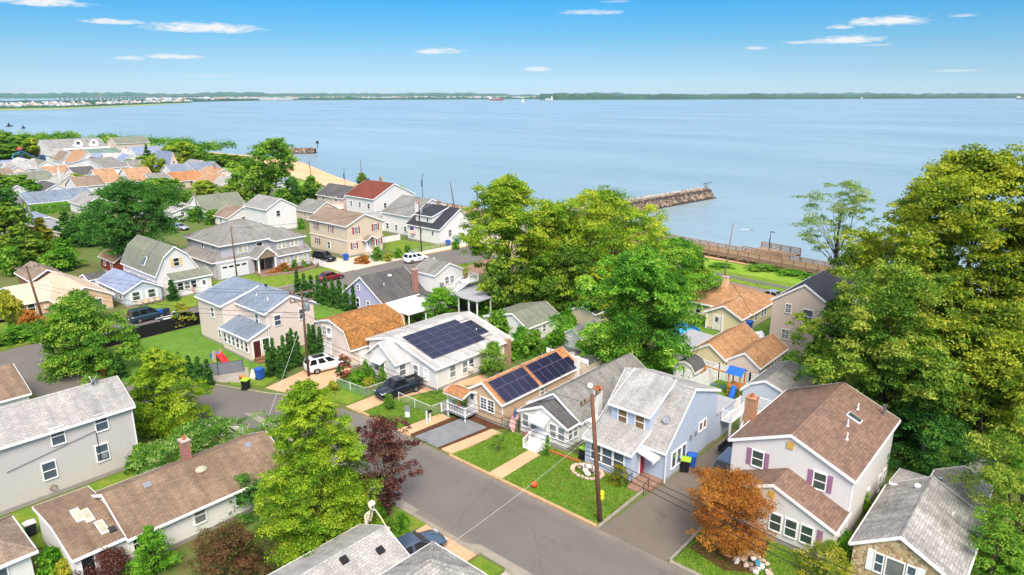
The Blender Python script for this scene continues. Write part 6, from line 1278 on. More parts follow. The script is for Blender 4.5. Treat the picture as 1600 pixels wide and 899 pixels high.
# boats
def boat(label, x, y, L, kind, rot=0):
    t = thing('boat' if kind != 'ship' else 'ship', label, 'boat' if kind != 'ship' else 'ship', (x, y, -1.5), rot=rot)
    ORG[t.name] = V(0, 0, 0); w = L*.2; hgt = L*.09
    m = MB(); st = [(-L/2, .75, 0), (-L/4, 1, 0), (L/4, .95, .05), (L*.42, .5, .25), (L/2, .03, .5)]
    prev = None
    for x_, ww, rise in st:
        r = [(x_, -w/2*ww, hgt*(1+rise)), (x_, -w/2*ww*.7, -.1), (x_, w/2*ww*.7, -.1), (x_, w/2*ww, hgt*(1+rise))]
        if prev:
            for i in range(3): m.poly([prev[i], prev[i+1], r[i+1], r[i]])
            m.poly([prev[3], prev[0], r[0], r[3]])
        else: m.poly(r)
        prev = r
    m.build('hull', {'sail': 'sail', 'skiff': 'hulldark', 'ship': 'hull', 'cargo': 'hulldark'}[kind], t)
    if kind == 'sail':
        MB().tube([(0, 0, hgt), (0, 0, L*1.3)], .08, 6).build('mast', 'greyplastic', t); MB().poly([(-.1, .05, L*.2), (-.1, .05, L*1.25), (-L*.42, .25, L*.2)]).poly([(-.1, .0, L*.2), (-.1, .0, L*1.25), (-L*.42, .2, L*.2)]).build('sail', 'sail', t); MB().poly([(.1, 0, L*1.1), (L*.45, 0, L*.15), (.1, .15, L*.15)]).build('jib', 'sail', t)
    elif kind == 'skiff':
        MB().box(-L*.2, L*.1, -w*.3, w*.3, hgt, hgt+L*.13).build('cabin', 'hulldark', t); MB().tube([(0, 0, hgt), (0, 0, L*.55)], .1, 6).build('mast', 'darkmetal', t); MB().poly([(-.1, 0, L*.5), (-L*.3, 0, L*.2), (-.1, .1, L*.2)]).build('outrigger', 'darkmetal', t)
    else:
        MB().box(-L*.47, -L*.33, -w*.42, w*.42, hgt, hgt+L*.14).build('bridge_house', 'sail', t); MB().lathe([(L*.02, 0), (L*.018, L*.06)], (-L*.42, 0, hgt+L*.14), 8).build('funnel', 'slidered', t)
        for i in range(4): MB().box(-L*.28+i*L*.16, -L*.28+i*L*.16+L*.13, -w*.35, w*.35, hgt, hgt+L*.035).build('hatch', 'farwhite', t)
boat('dark fishing boat at anchor, left of the two near the left shore', -859.19, 199.32, 9, 'skiff', 2.2); boat('dark fishing boat at anchor, right of the two near the left shore', -800.01, 196.63, 7.5, 'skiff', 2.4)
boat('white-sailed yacht in mid-bay', -1954.99, 2295.58, 14, 'sail', .4); boat('red barge near the far shore', -2664.04, 2897.64, 80, 'ship', .75); boat('white and dark ship at the right frame edge', -573.95, 5923.81, 90, 'cargo', 1.0)
# far shore land: strips that follow the far waterline, back to the horizon, with wooded ridges
def far_land(name, line, depth, z, mt, hgt, seed, seg=40, kind='structure', lab=None, cat=None):
    rs = np.random.RandomState(seed); m = MB(); rows = []
    n = len(line); pts = []
    for (a, b) in zip(line, line[1:]):
        for i in range(seg): pts.append((a[0]+(b[0]-a[0])*i/seg, a[1]+(b[1]-a[1])*i/seg))
    nz = np.convolve(rs.random(len(pts)+40), np.ones(9)/9, 'same')[20:20+len(pts)]; nz2 = rs.random(len(pts))
    for j, (x, y) in enumerate(pts):
        L = math.hypot(x, y); ux, uy = x/L, y/L; hh = hgt*(.55+.9*(nz[j]-.4)+.22*nz2[j])
        rows.append([(x, y, z), (x+ux*8, y+uy*8, z+hh*.55), (x+ux*60, y+uy*60, z+hh*.8), (x+ux*depth*.5, y+uy*depth*.5, z+hh), (x+ux*depth, y+uy*depth, z+hh*.6)])
    for r, q in zip(rows, rows[1:]):
        for i in range(4): m.poly([r[i], q[i], q[i+1], r[i+1]])
    o = m.build(name, mt, merge=False); o['kind'] = kind
    for p_ in o.data.polygons: p_.use_smooth = True
    if lab: o['label'] = lab; o['category'] = cat
    return o
FL = [(-1692.58, 226.15), (-1739.00, 392.36), (-1783.81, 521.00), (-2280.18, 912.18), (-2782.16, 1259.29)]
m = MB(); 
for (a, b) in zip(FL, FL[1:]): 
    m.poly([(*a, -1.3), (*b, -1.3), (b[0]*1.9, b[1]*1.9, -.8), (a[0]*1.9, a[1]*1.9, -.8)])
struct('marsh', m, 'marsh')
L2 = [(x*1.12, y*1.12) for x, y in FL[:4]]+[(FL[4][0]*1.03, FL[4][1]*1.03)]
far_land('wooded_shore', L2, 160, -1.3, 'fartree', 7, 4, 60); far_land('wooded_shore', [(x*1.22, y*1.22) for x, y in L2], 160, -1.3, 'fartree', 10, 14, 60); far_land('wooded_shore', [(x*1.5, y*1.5) for x, y in L2], 300, -1.3, 'fartree', 13, 15, 60)
L3 = [(-2914.57, 1142.95), (-3612.97, 2063.99), (-3336.86, 3170.46), (-3047.05, 4019.46)]
m = MB()
for (a, b) in zip(L3, L3[1:]): m.poly([(*a, -1.2), (*b, -1.2), (b[0]*2.4, b[1]*2.4, 2), (a[0]*2.4, a[1]*2.4, 2)])
struct('far_coast', m, 'fartree2')
far_land('wooded_shore', [(x*1.04, y*1.04) for x, y in L3], 900, -1, 'fartree', 16, 5, 70)
far_land('wooded_headland', [(-2713.39, 3354.28), (-2372.88, 3940.92), (-1658.76, 5430.77), (-731.17, 7673.24), (120.79, 8719.11)], 1200, -1.5, 'fartree', 44, 6, 80)
far_land('hills', [(x*1.6, y*1.6) for x, y in ((-5094.08, 342.80), (-4068.19, 1498.28), (-3602.48, 2860.69), (-2498.08, 4148.69), (-1236.46, 5428.81), (425.16, 6888.57))], 2500, -1.5, 'fartree2', 62, 7, 50)
# the distant towns read as one scatter of pale walls and roofs
def town(name, label, spots, seed, n, wmin, wmax, hmax, mt):
    rs = random.Random(seed); m = MB()
    for i in range(n):
        (a, b) = rs.choice(spots); u = rs.random(); k = 1.02+rs.random()**1.5*.4
        x, y = (a[0]+(b[0]-a[0])*u)*k, (a[1]+(b[1]-a[1])*u)*k; w_ = rs.uniform(wmin, wmax); d_ = rs.uniform(wmin, wmax); h_ = rs.uniform(3, hmax)
        m.box(x-w_/2, x+w_/2, y-d_/2, y+d_/2, -1.4, h_)
        m.poly([(x-w_/2, y-d_/2, h_), (x+w_/2, y-d_/2, h_), (x, y, h_+2.5)]).poly([(x+w_/2, y-d_/2, h_), (x+w_/2, y+d_/2, h_), (x, y, h_+2.5)])
    o = m.build(name, mt, merge=False); tag(o, label, 'town', kind='stuff'); return o
S1 = list(zip(FL[1:], FL[2:])); S2 = list(zip(L3, L3[1:]))
for i, (mt, nm) in enumerate((('farwhite', 'white'), ('fargrey', 'grey'), ('farred', 'tan'))):
    town('distant_town', 'scatter of %s houses on the far left marsh shore' % nm, [(((a[0]*1.12), a[1]*1.12), ((b[0]*1.12), b[1]*1.12)) for a, b in S1], 20+i, 120, 6, 10, 7, mt)
    town('distant_town', 'scatter of %s buildings along the far coast' % nm, [((a[0]*1.03, a[1]*1.03), (b[0]*1.03, b[1]*1.03)) for a, b in S2], 30+i, 170, 10, 24, 16, mt)
H3 = [(-2772.50, 3589.84), (-2118.59, 4319.12), (-1346.08, 5908.41)]
town('distant_town', 'few pale buildings at the foot of the far wooded headland', list(zip(H3, H3[1:])), 41, 26, 18, 50, 12, 'farwhite')
a = (-3618.56, 1639.08); b = (-3736.77, 2321.50)
t = thing('warehouse', 'long low white warehouse row on the far shore', 'warehouse', ((a[0]+b[0])/2, (a[1]+b[1])/2, 0))
for i in range(7):
    u, v_ = i/7, (i+.9)/7; p0 = V(a[0]+(b[0]-a[0])*u, a[1]+(b[1]-a[1])*u, -1); p1 = V(a[0]+(b[0]-a[0])*v_, a[1]+(b[1]-a[1])*v_, -1); MB().obox((p0+p1)/2+V(0, 0, 7), (p1-p0)/2, V(0, 20, 0), V(0, 0, 7)).build('hall', 'farwhite', t)
a = V(*(-4135.00, 1185.38), 0); b = V(*(-4728.34, 2274.08), 0)
t = thing('bridge', 'long low road bridge on piers across the far left river mouth', 'bridge', tuple(a)); m = MB(); n = 40
MB().bar((a.x, a.y, 12), (b.x, b.y, 26), 14, 2.2).build('deck', 'fargrey', t)
for i in range(n): p = a+(b-a)*(i+.5)/n; z_ = 12+14*(i+.5)/n; MB().box(p.x-3, p.x+3, p.y-3, p.y+3, -2, z_-1).build('pier', 'fargrey', t)
p = V(*(-3965.31, 1334.45), 0); t = thing('tower', 'thin far tower on the left horizon', 'tower', tuple(p)); m = MB()
for sx_, sy_ in ((-1, -1), (1, -1), (1, 1), (-1, 1)): m.bar((p.x+4*sx_, p.y+4*sy_, -1), (p.x, p.y, 46), .8)
m.build('frame', 'farred', t)
p = V(*(-2612.97, 3308.78), 0); t = thing('lighthouse_station', 'pale lighthouse buildings at the tip of the far headland', 'lighthouse', tuple(p)); MB().box(p.x-22, p.x+22, p.y-10, p.y+10, -1, 8).build('keepers_house', 'farwhite', t); MB().lathe([(5, 0), (4, 16), (4, 20), (.4, 25)], (p.x+20, p.y, -1), 10).build('light_tower', 'farwhite', t)
# summer air over the bay
hz = MB().box(-24000, 15000, -400, 21000, -7, 92)
ho = hz.build('haze', None); ho['kind'] = 'stuff'; ho['label'] = 'thin summer haze over the bay'
hm = bpy.data.materials.new('haze'); hm.use_nodes = True; nt = hm.node_tree; nt.nodes.remove(nt.nodes['Principled BSDF']); pv = nt.nodes.new('ShaderNodeVolumePrincipled')
pv.inputs['Color'].default_value = (.80, .90, 1.0, 1); pv.inputs['Density'].default_value = .00003; pv.inputs['Anisotropy'].default_value = .0; nt.links.new(pv.outputs[0], nt.nodes['Material Output'].inputs['Volume']); ho.data.materials.append(hm)


# ---------------------------------------------------------------- vehicles
RECIPE.update(p_white=paint('#d8dadc', .3, .6, 0), p_black=paint('#121418', .25), p_navy=paint('#16202e', .25), p_red=paint('#7a1420', .25), p_grey=paint('#5c646c', .25, .8, .5), p_silver=paint('#aeb2b6', .25, .8, .5), p_bluegrey=paint('#4a5a70', .25, .8, .4), p_teal=paint('#1f3a44', .25), carglass=glassy('#14181c', .05), policeblue=plain('#2a5a9a', .4), p_orange=paint('#c04a20', .3))
def car(label, x, y, rot, kind='suv', pm='p_white', z=.02, name='parked_car', cat='car'):
    """rot: heading of the nose, degrees from +X"""
    t = thing(name, label, cat, (x, y, z), rot=rad(rot)); ORG[t.name] = V(0, 0, 0)
    L, W, H_, belt, hood, cab = {'suv': (4.75, 1.92, 1.74, 1.08, 1.02, (-2.25, 1.1, -1.95, .25)), 'sedan': (4.75, 1.84, 1.45, .92, .86, (-1.75, 1.05, -1.0, .25)), 'pickup': (5.1, 1.9, 1.78, 1.15, 1.1, (-.6, 1.35, -.45, .65)), 'van': (4.9, 1.95, 1.8, 1.05, .98, (-2.35, 1.35, -2.15, .45))}[kind]
    w = W/2; x0, x1 = -L/2, L/2
    # body shell lofted nose to tail: (x, width factor, sill z, shoulder z, top z)
    st = [(x0, .80, .42, .72, belt-.12), (x0+.12, .93, .30, .74, belt-.02), (x0+.6, .99, .22, .72, belt), (-L*.12, 1, .2, .7, belt), (L*.18, 1, .2, .7, belt), (x1-1.25, .99, .22, .68, hood+.04), (x1-.5, .96, .26, .64, hood-.08), (x1-.1, .86, .32, .58, hood-.24), (x1, .74, .42, .55, hood-.36)]
    m = MB(); prev = None
    for sx, k, zs, zm, zt in st:
        r = [(sx, -w*k*.88, zs), (sx, -w*k*.98, zs+.08), (sx, -w*k, zm), (sx, -w*k*.96, zt-.1), (sx, -w*k*.84, zt), (sx, 0, zt+.03), (sx, w*k*.84, zt), (sx, w*k*.96, zt-.1), (sx, w*k, zm), (sx, w*k*.98, zs+.08), (sx, w*k*.88, zs)]
        if prev:
            for i in range(len(r)-1): m.poly([prev[i], prev[i+1], r[i+1], r[i]])
            m.poly([prev[-1], prev[0], r[0], r[-1]])
        else: m.poly(r)
        prev = r
    m.poly(prev[::-1]); m.build('body', pm, t, smooth=True)
    a, b, c, d = cab; wb, wr = w*.86, w*.70; zb = belt-.02
    rear_lo, front_lo, rear_hi, front_hi = a, b, c, d
    lo = [(rear_lo, -wb, zb), (front_lo, -wb, zb), (front_lo, wb, zb), (rear_lo, wb, zb)]; hi = [(rear_hi, -wr, H_-.04), (front_hi, -wr, H_-.04), (front_hi, wr, H_-.04), (rear_hi, wr, H_-.04)]
    g = MB()
    for i in range(4): g.poly([lo[i], lo[(i+1)%4], hi[(i+1)%4], hi[i]])
    g.poly(hi); g.build('cabin', pm, t)
    roofm = MB(); n_ = 4
    rx0, rx1 = rear_hi-.02, front_hi+.02
    roofm.poly([(rx0, -wr, H_-.04), (rx1, -wr, H_-.04), (rx1-.1, -wr*.9, H_+.01), (rx0+.1, -wr*.9, H_+.01)]).poly([(rx0, wr, H_-.04), (rx0+.1, wr*.9, H_+.01), (rx1-.1, wr*.9, H_+.01), (rx1, wr, H_-.04)]).poly([(rx0+.1, -wr*.9, H_+.01), (rx1-.1, -wr*.9, H_+.01), (rx1-.1, wr*.9, H_+.01), (rx0+.1, wr*.9, H_+.01)]).poly([(rx0, -wr, H_-.04), (rx0+.1, -wr*.9, H_+.01), (rx0+.1, wr*.9, H_+.01), (rx0, wr, H_-.04)]).poly([(rx1, -wr, H_-.04), (rx1, wr, H_-.04), (rx1-.1, wr*.9, H_+.01), (rx1-.1, -wr*.9, H_+.01)])
    roofm.build('roof', pm, t)
    def pane(q, nm, s=.9, out=.012):
        q = [Vector(v) for v in q]; ce = sum(q, V(0, 0, 0))/4; nn = (q[1]-q[0]).cross(q[3]-q[0]).normalized(); nn = nn if nn.dot(ce-V(0, 0, H_*.6)) > 0 else -nn
        MB().poly([ce+(v-ce)*s+nn*out for v in q]).build(nm, 'carglass', t)
    pane([lo[1], lo[2], hi[2], hi[1]], 'windshield', .9); pane([lo[3], lo[0], hi[0], hi[3]], 'rear_window', .82)
    for sg in (0, 1):
        A, B_, C_, D = (lo[0], lo[1], hi[1], hi[0]) if sg == 0 else (lo[3], lo[2], hi[2], hi[3])
        A, B_, C_, D = map(Vector, (A, B_, C_, D)); k = 2 if kind != 'pickup' else 1
        if kind in ('suv', 'van'): k = 3
        for i in range(k):
            u, v_ = i/k+.02, (i+1)/k-.02; pane([A.lerp(B_, u), A.lerp(B_, v_), D.lerp(C_, v_), D.lerp(C_, u)], 'side_window', .86)
    if kind == 'pickup':
        MB().box(-2.6, -.75, -w*.78, w*.78, belt-.005, belt+.02).build('bed_liner', 'black', t); MB().box(-2.7, -.7, -w*.9, -w*.8, belt, belt+.1).box(-2.7, -.7, w*.8, w*.9, belt, belt+.1).build('bed_rails', pm, t)
    wr_ = .34 if kind != 'sedan' else .31
    for sx in (-L*.29, L*.305):
        for sy in (-1, 1):
            o = MB(); n_ = 16; yy = sy*(w-.1)
            ring = lambda rr, yv: [(sx+rr*math.cos(6.2832*i/n_), yv, wr_+rr*math.sin(6.2832*i/n_)) for i in range(n_)]
            A, B_ = ring(wr_, yy-sy*.12), ring(wr_, yy+sy*.1)
            for i in range(n_): o.poly([A[i], A[(i+1)%n_], B_[(i+1)%n_], B_[i]])
            o.poly(A).poly(B_); wh = o.build('wheel', 'rubber', t); MB().poly(ring(wr_*.62, yy+sy*.108)).build('rim', 'rim', wh)
            ar = MB(); A = [(sx+(wr_+.07)*math.cos(math.pi*i/10), sy*(w-.012), wr_+(wr_+.07)*math.sin(math.pi*i/10)) for i in range(11)]; ar.poly(A+[(sx-(wr_+.07), sy*(w-.012), wr_-.05), (sx+(wr_+.07), sy*(w-.012), wr_-.05)]); ar.build('wheel_arch', 'black', t)
    for sy in (-1, 1):
        MB().obox((x1-.13, sy*w*.62, hood-.3), (.06, sy*-.02, 0), (0, .2, 0), (0, 0, .07)).build('headlight', 'headlight', t); MB().obox((x0+.05, sy*w*.7, belt-.2), (.05, 0, 0), (0, .12, 0), (0, 0, .12)).build('taillight', 'taillight', t)
        MB().obox((b-.25, sy*(w+.06), belt+.06), (.06, 0, 0), (0, .09, 0), (0, 0, .06)).build('mirror', pm, t)
    MB().box(x0-.012, x0+.02, -.26, .26, .55, .68).build('licence_plate', 'plate', t); MB().box(x1-.03, x1+.012, -.5, .5, .36, .5).build('grille', 'black', t)
    return t
wc = car('white SUV with panoramic roof parked on the concrete driveway', -63.4, 40.2, 78, 'suv', 'p_white', .06); MB().box(-1.5, -.1, -.5, .5, 1.745, 1.762).build('sunroof', 'carglass', wc)
car('navy pickup truck parked in front of the white solar house', -52.0, 41.4, -97, 'pickup', 'p_navy', .06)
pc = car('white police SUV with blue stripe parked on the cross street', -95.2, 81.2, 82, 'suv', 'p_white', name='police_car', cat='police car'); MB().poly([(-.3, -.968, .72), (.4, -.968, .78), (.75, -.968, 1.0), (.45, -.968, 1.0)]).poly([(-.3, .968, .72), (.4, .968, .78), (.75, .968, 1.0), (.45, .968, 1.0)]).build('door_stripe', 'policeblue', pc); MB().box(-.6, -.35, -.5, .5, 1.75, 1.85).build('light_bar', 'policeblue', pc)
car('dark red sedan parked at the kerb of the mansion lawn', -96.2, 63.2, 88, 'sedan', 'p_red')
car('black crossover on the driveway beside the tan red-shuttered house', -108.6, 70.4, 12, 'suv', 'p_black', .09)
car('dark teal van parked on the cross street near the cottage', -97.2, 34.2, 92, 'van', 'p_teal'); car('dark grey sedan parked behind the black fence', -91.8, 29.6, 100, 'sedan', 'p_bluegrey')
car('black sedan behind the golden shrub', -97.2, 43.8, 92, 'sedan', 'p_black'); pk = car('white pickup with dark bed cover behind the black fence', -92.0, 36.3, 92, 'pickup', 'p_white')
car('grey-blue sedan parked between the bottom roofs and the road', -31.0, 25.2, 82, 'sedan', 'p_bluegrey', .07); car('white compact car on the beach road behind the yellow house', -47.4, 101.6, -5, 'sedan', 'p_white')
car('silver sedan on the beach road right of the yellow house', -35.5, 100.6, -4, 'sedan', 'p_silver'); car('blue-grey van nose-out beside the mauve-shuttered house', -19.4, 48.2, -88, 'van', 'p_bluegrey', .04)
car('dark blue car behind the juniper tree at the kerb', -54.6, 33.2, 180, 'sedan', 'p_navy'); car('orange-red car in the lot left of the yellow house', -47.3, 95, 80, 'suv', 'p_orange', .08)
car('silver car on the street behind the grey roofline at left', -70.5, 18.0, 205, 'sedan', 'p_silver'); car('white car in the middle-left lane between houses', -160, 66, 20, 'sedan', 'p_silver'); car('grey car beside the orange-brown roofs', -228, 94, 100, 'sedan', 'p_grey')

# ---------------------------------------------------------------- poles and wires
RECIPE.update(wire=plain('#1c1d20', .6, .05), wirepale=plain('#b8bab8', .6, .05), insul=plain('#5a3a2c', .4), transformer=plain('#8a8f94', .5, .05, metal=.4), lamp=plain('#a6aaad', .4, metal=.5), yellowtape=plain('#d8d028', .6), )
def upole(label, x, y, h, lean=(0, 0), arm=2.4, armdir=(0, 1), r=.16, mt='pole', trans=False, lamp=None, second=False):
    t = thing('utility_pole', label, 'utility pole', (x, y, 0)); top = V(x+lean[0], y+lean[1], h); b = V(x, y, -.2)
    MB().tube([b, b.lerp(top, .5), top], [r*1.15, r, r*.75], 10).build('pole', mt, t, smooth=True)
    ad = V(armdir[0], armdir[1], 0).normalized(); tops = []
    for k in range(2 if second else 1):
        if arm <= 0: break
        c = b.lerp(top, .965-.09*k); e = V(-ad.y, ad.x, 0)*.13
        m = MB().obox(c+e, ad*arm/2, e.normalized()*.06, V(0, 0, .07)); m.build('crossarm', 'woodgrey', t)
        for u in (-.95, -.6, .6, .95):
            q = c+e+ad*arm/2*u; MB().lathe([(.05, 0), (.09, .06), (.06, .12), (.08, .18), (.02, .24)], tuple(q+V(0, 0, .07)), 8).build('insulator', 'insul', t); tops.append(q+V(0, 0, .3))
        m = MB(); m.bar(c+e+ad*arm*.3, c-V(0, 0, .7), .04).bar(c+e-ad*arm*.3, c-V(0, 0, .7), .04); m.build('brace', 'steel', t)
    if trans:
        q = b.lerp(top, .8)+ad*.45; MB().lathe([(.02, 0), (.26, .02), (.28, .1), (.28, .8), (.2, .9), (.05, .95)], tuple(q-V(0, 0, .4)), 14).build('transformer', 'transformer', t, smooth=True)
    if lamp:
        lx, ly = lamp; q = b.lerp(top, .86); e = q+V(lx, ly, .5); MB().tube([q, q.lerp(e, .5)+V(0, 0, .25), e], .035, 6).build('lamp_arm', 'lamp', t); d = V(lx, ly, 0).normalized(); s = V(-d.y, d.x, 0); MB().obox(e+d*.25, d*.35, s*.12, V(0, 0, .07)).build('lamp_head', 'lamp', t)
    return t, tops, top
np_, T1, top1 = upole('near brown utility pole on the lawn corner beside the driveway', -23.7, 36.75, 10.2, (-.62, -.75), 2.8, (-.12, 1), .17, 'pole2')
MB().lathe([(.19, 0), (.22, .1), (.2, .35), (.24, .5), (.19, .6)], (-23.75, 36.78, 1.9), 8).build('yellow_ribbon', 'yellowtape', np_)
_, T2, top2 = upole('tall utility pole with transformer beside the white SUV', -63.0, 37.7, 9.9, (-.3, .2), 2.6, (.2, 1), .13, 'pole', True, (2.6, -.2), True)
_, T3, top3 = upole('weathered utility pole with wide crossarm before the peach house', -105.2, 24.0, 8.2, (-1.2, -.5), 2.8, (.5, 1), .15, 'pole')
_, T4, top4 = upole('thin utility pole rising before the grey mansion', -107.5, 52.6, 9.2, (-.2, 0), 0, (0, 1), .11, 'pole2', lamp=(2.2, .6))
_, T5, top5 = upole('dark utility pole in front of the black-roofed house', -100.4, 87.2, 10.0, (-.3, 0), 0, (0, 1), .11, 'barkdark', True)
_, T6, top6 = upole('grey leaning utility pole with street lamp by the beach road', -45.0, 103.4, 10.4, (.7, .3), 0, (1, 0), .10, 'woodgrey', lamp=(2.4, 1.2))
_, T7, top7 = upole('brown utility pole on the shore beside the lone beach tree', -176, 129.5, 10.5, (0, 0), 0, (1, 0), .13, 'pole2')
_, T8, top8 = upole('dark utility pole at the left end of the beach boardwalk', -200, 127, 9.0, (-.6, 0), 0, (1, 0), .13, 'pole'); upole('leaning dark pole behind the black-roofed house', -132, 127, 7.5, (-1.6, 0), 0, (1, 0), .13, 'pole')
_, T9, _ = upole('slim grey pole left of the green-roofed cottage', -164.5, 72.5, 9, (0, 0), 0, (1, 0), .14, 'woodgrey'); upole('pale pole among the far orange roofs', -252, 69, 8, (.2, 0), 0, (1, 0), .14, 'offwhite'); upole('dark pole behind the far restaurant', -420, 130, 9, (-1, 0), 0, (1, 0), .16, 'pole'); upole('tall dark pole right of the far restaurant', -400, 141, 11, (0, 0), 0, (1, 0), .14, 'pole')
def lamppost(label, x, y, h=5.5):
    t = thing('lamp_post', label, 'lamp post', (x, y, 0), 'boardwalk lamp posts'); MB().tube([(x, y, 0), (x, y, h)], [.09, .05], 8).build('post', 'darkmetal', t); MB().obox((x+.3, y, h), (.4, 0, 0), (0, .1, 0), (0, 0, .06)).build('lamp_head', 'darkmetal', t); MB().box(x-.02, x+.02, y-.4, y+.0, h*.55, h*.8).build('banner', 'slideblue', t)
lamppost('boardwalk lamp post beside the right maple', -74.1, 127.2); lamppost('boardwalk lamp post with banner at the square deck', -46.2, 125.4); lamppost('lamp post on the far boardwalk behind the black roof', -127, 130.6, 7.5); lamppost('lamp post on the left beach path', -226, 131, 6); lamppost('lamp post near the lone beach tree', -190, 133, 6.5); lamppost('lamp post behind the rust-red roof', -150, 131.5, 8)
def wire(label, a, b, sag, r=.022, mt='wire'):
    a, b = Vector(a), Vector(b); n = 18; m = MB(); m.tube([a.lerp(b, i/n)-V(0, 0, sag*4*(i/n)*(1-i/n)) for i in range(n+1)], r, 5, False)
    o = m.build('power_line', mt, smooth=True); tag(o, label, 'wire', 'overhead wires')
def sxz(x, z, y): return (x, y, z)
for nm, a_, b_ in (('upper', sxz(-24.15, 5.61, 36.4), sxz(-4.19, 4.61, 36.3)), ('middle', sxz(-24.13, 5.21, 36.4), sxz(-4.09, 3.94, 36.3)), ('lower', sxz(-24.06, 4.83, 36.4), sxz(-4.61, 3.31, 36.3))):
    wire('%s of the three black cables from the near pole to the lower right' % nm, a_, b_, .12, .024)
for nm, a_, b_ in (('upper', sxz(-24.32, 5.85, 36.4), sxz(-62.03, 5.27, 37.6)), ('middle', sxz(-24.25, 5.52, 36.4), sxz(-62.12, 4.66, 37.6)), ('lower', sxz(-24.18, 5.19, 36.4), sxz(-62.23, 3.90, 37.6))):
    wire('%s of the three cables between the near pole and the transformer pole' % nm, a_, b_, .35, .022)
for i, nm in ((0, 'near'), (3, 'far')): wire('thin high wire between the two big crossarms on the %s side' % nm, T1[i], T2[i], .6, .014)
for i, (dz, dy, nm) in enumerate(((0, -.9, 'topmost'), (-.1, .9, 'second'), (-2.4, 0, 'third'), (-3.0, .1, 'lowest'))):
    wire('%s of the wires from the transformer pole to the peach house pole' % nm, top2+V(0, dy, dz-.2), top3+V(0, dy, dz+.1), 1.0, .022 if i > 1 else .016)
wire('service wire from the near pole to the blue house', top1+V(0, 0, -2.5), (-28.9, 44.8, 4.4), .3); wire('service wire from the near pole to the bungalow chimney', top1+V(0, 0, -2.6), (-31.5, 45.2, 2.8), .3)
wire('pale service wire crossing the road from the bungalow to the bottom roofs', (-29.18, 42.49, 2.4), (-25.85, 23.15, 4.2), .25, .014, 'wirepale'); wire('service wire from the transformer pole to the gambrel garage', top2+V(0, 0, -2.6), (-64.2, 42.4, 4.6), .3); wire('service wire from the transformer pole to the cream house', top2+V(0, 0, -2.6), (-71.4, 40.2, 5.2), .3)
wire('pale guy wire slanting down from the transformer pole to the road', top2+V(0, 0, -3.0), (-57.2, 29.6, .2), .05, .018, 'wirepale')
wire('wire along the cross street from the mansion pole to the far pole', top4+V(0, 0, -.3), top5+V(0, 0, -.3), .8)


# ---------------------------------------------------------------- bins, fences, yard things
RECIPE.update(binblue=plain('#1f55a8', .5, .06), binblack=plain('#17191c', .55, .06), lidgreen=plain('#9ad42a', .5, .05), bindark=plain('#2b3038', .55), vinyl=plain('#dcdcda', .45, .04), poolblue=plain('#2c78c8', .25, .15, 1.2), poolwater=plain('#4aa8dc', .08, .25, .8), netblack=plain('#101013', .9, .1), tarpblue=plain('#2444a0', .4, .2, 2, .3), bone=plain('#d8cdb0', .7, .12, 6), playblue=plain('#1f62c8', .4), playred=plain('#c82a30', .4), playtan=plain('#c0a888', .6), orangeball=plain('#d8481c', .5, .08), cyanpetal=plain('#4ab0d8', .5), signwhite=plain('#d8dcd8', .5), flagblue=None, chain=None, stonepink=plain('#c2a896', .9, .2, 3, .3), stonewhite=plain('#cfc8bc', .9, .15, 3, .3), plantgreen=plain('#3a6a24', .8, .2, 6), kayak=plain('#2f9ac0', .4), flagcolors=None, steelgrey=plain('#6c7278', .6))
def _chain(k):
    t = NT(k); uv = t.uv(); sp = t.n('ShaderNodeSeparateXYZ'); t.l(uv, sp.inputs[0]); p = .09
    a = t.math('FRACT', t.math('DIVIDE', t.math('ADD', sp.outputs[0], sp.outputs[1]), p)); b_ = t.math('FRACT', t.math('DIVIDE', t.math('SUBTRACT', sp.outputs[0], sp.outputs[1]), p))
    w_ = t.math('MAXIMUM', t.math('LESS_THAN', a, .1), t.math('LESS_THAN', b_, .1)); t.set(**{'Base Color': (.45, .46, .46, 1)}, Roughness=.5); t.l(w_, t.b.inputs['Alpha']); return t.m
RECIPE['chain'] = _chain
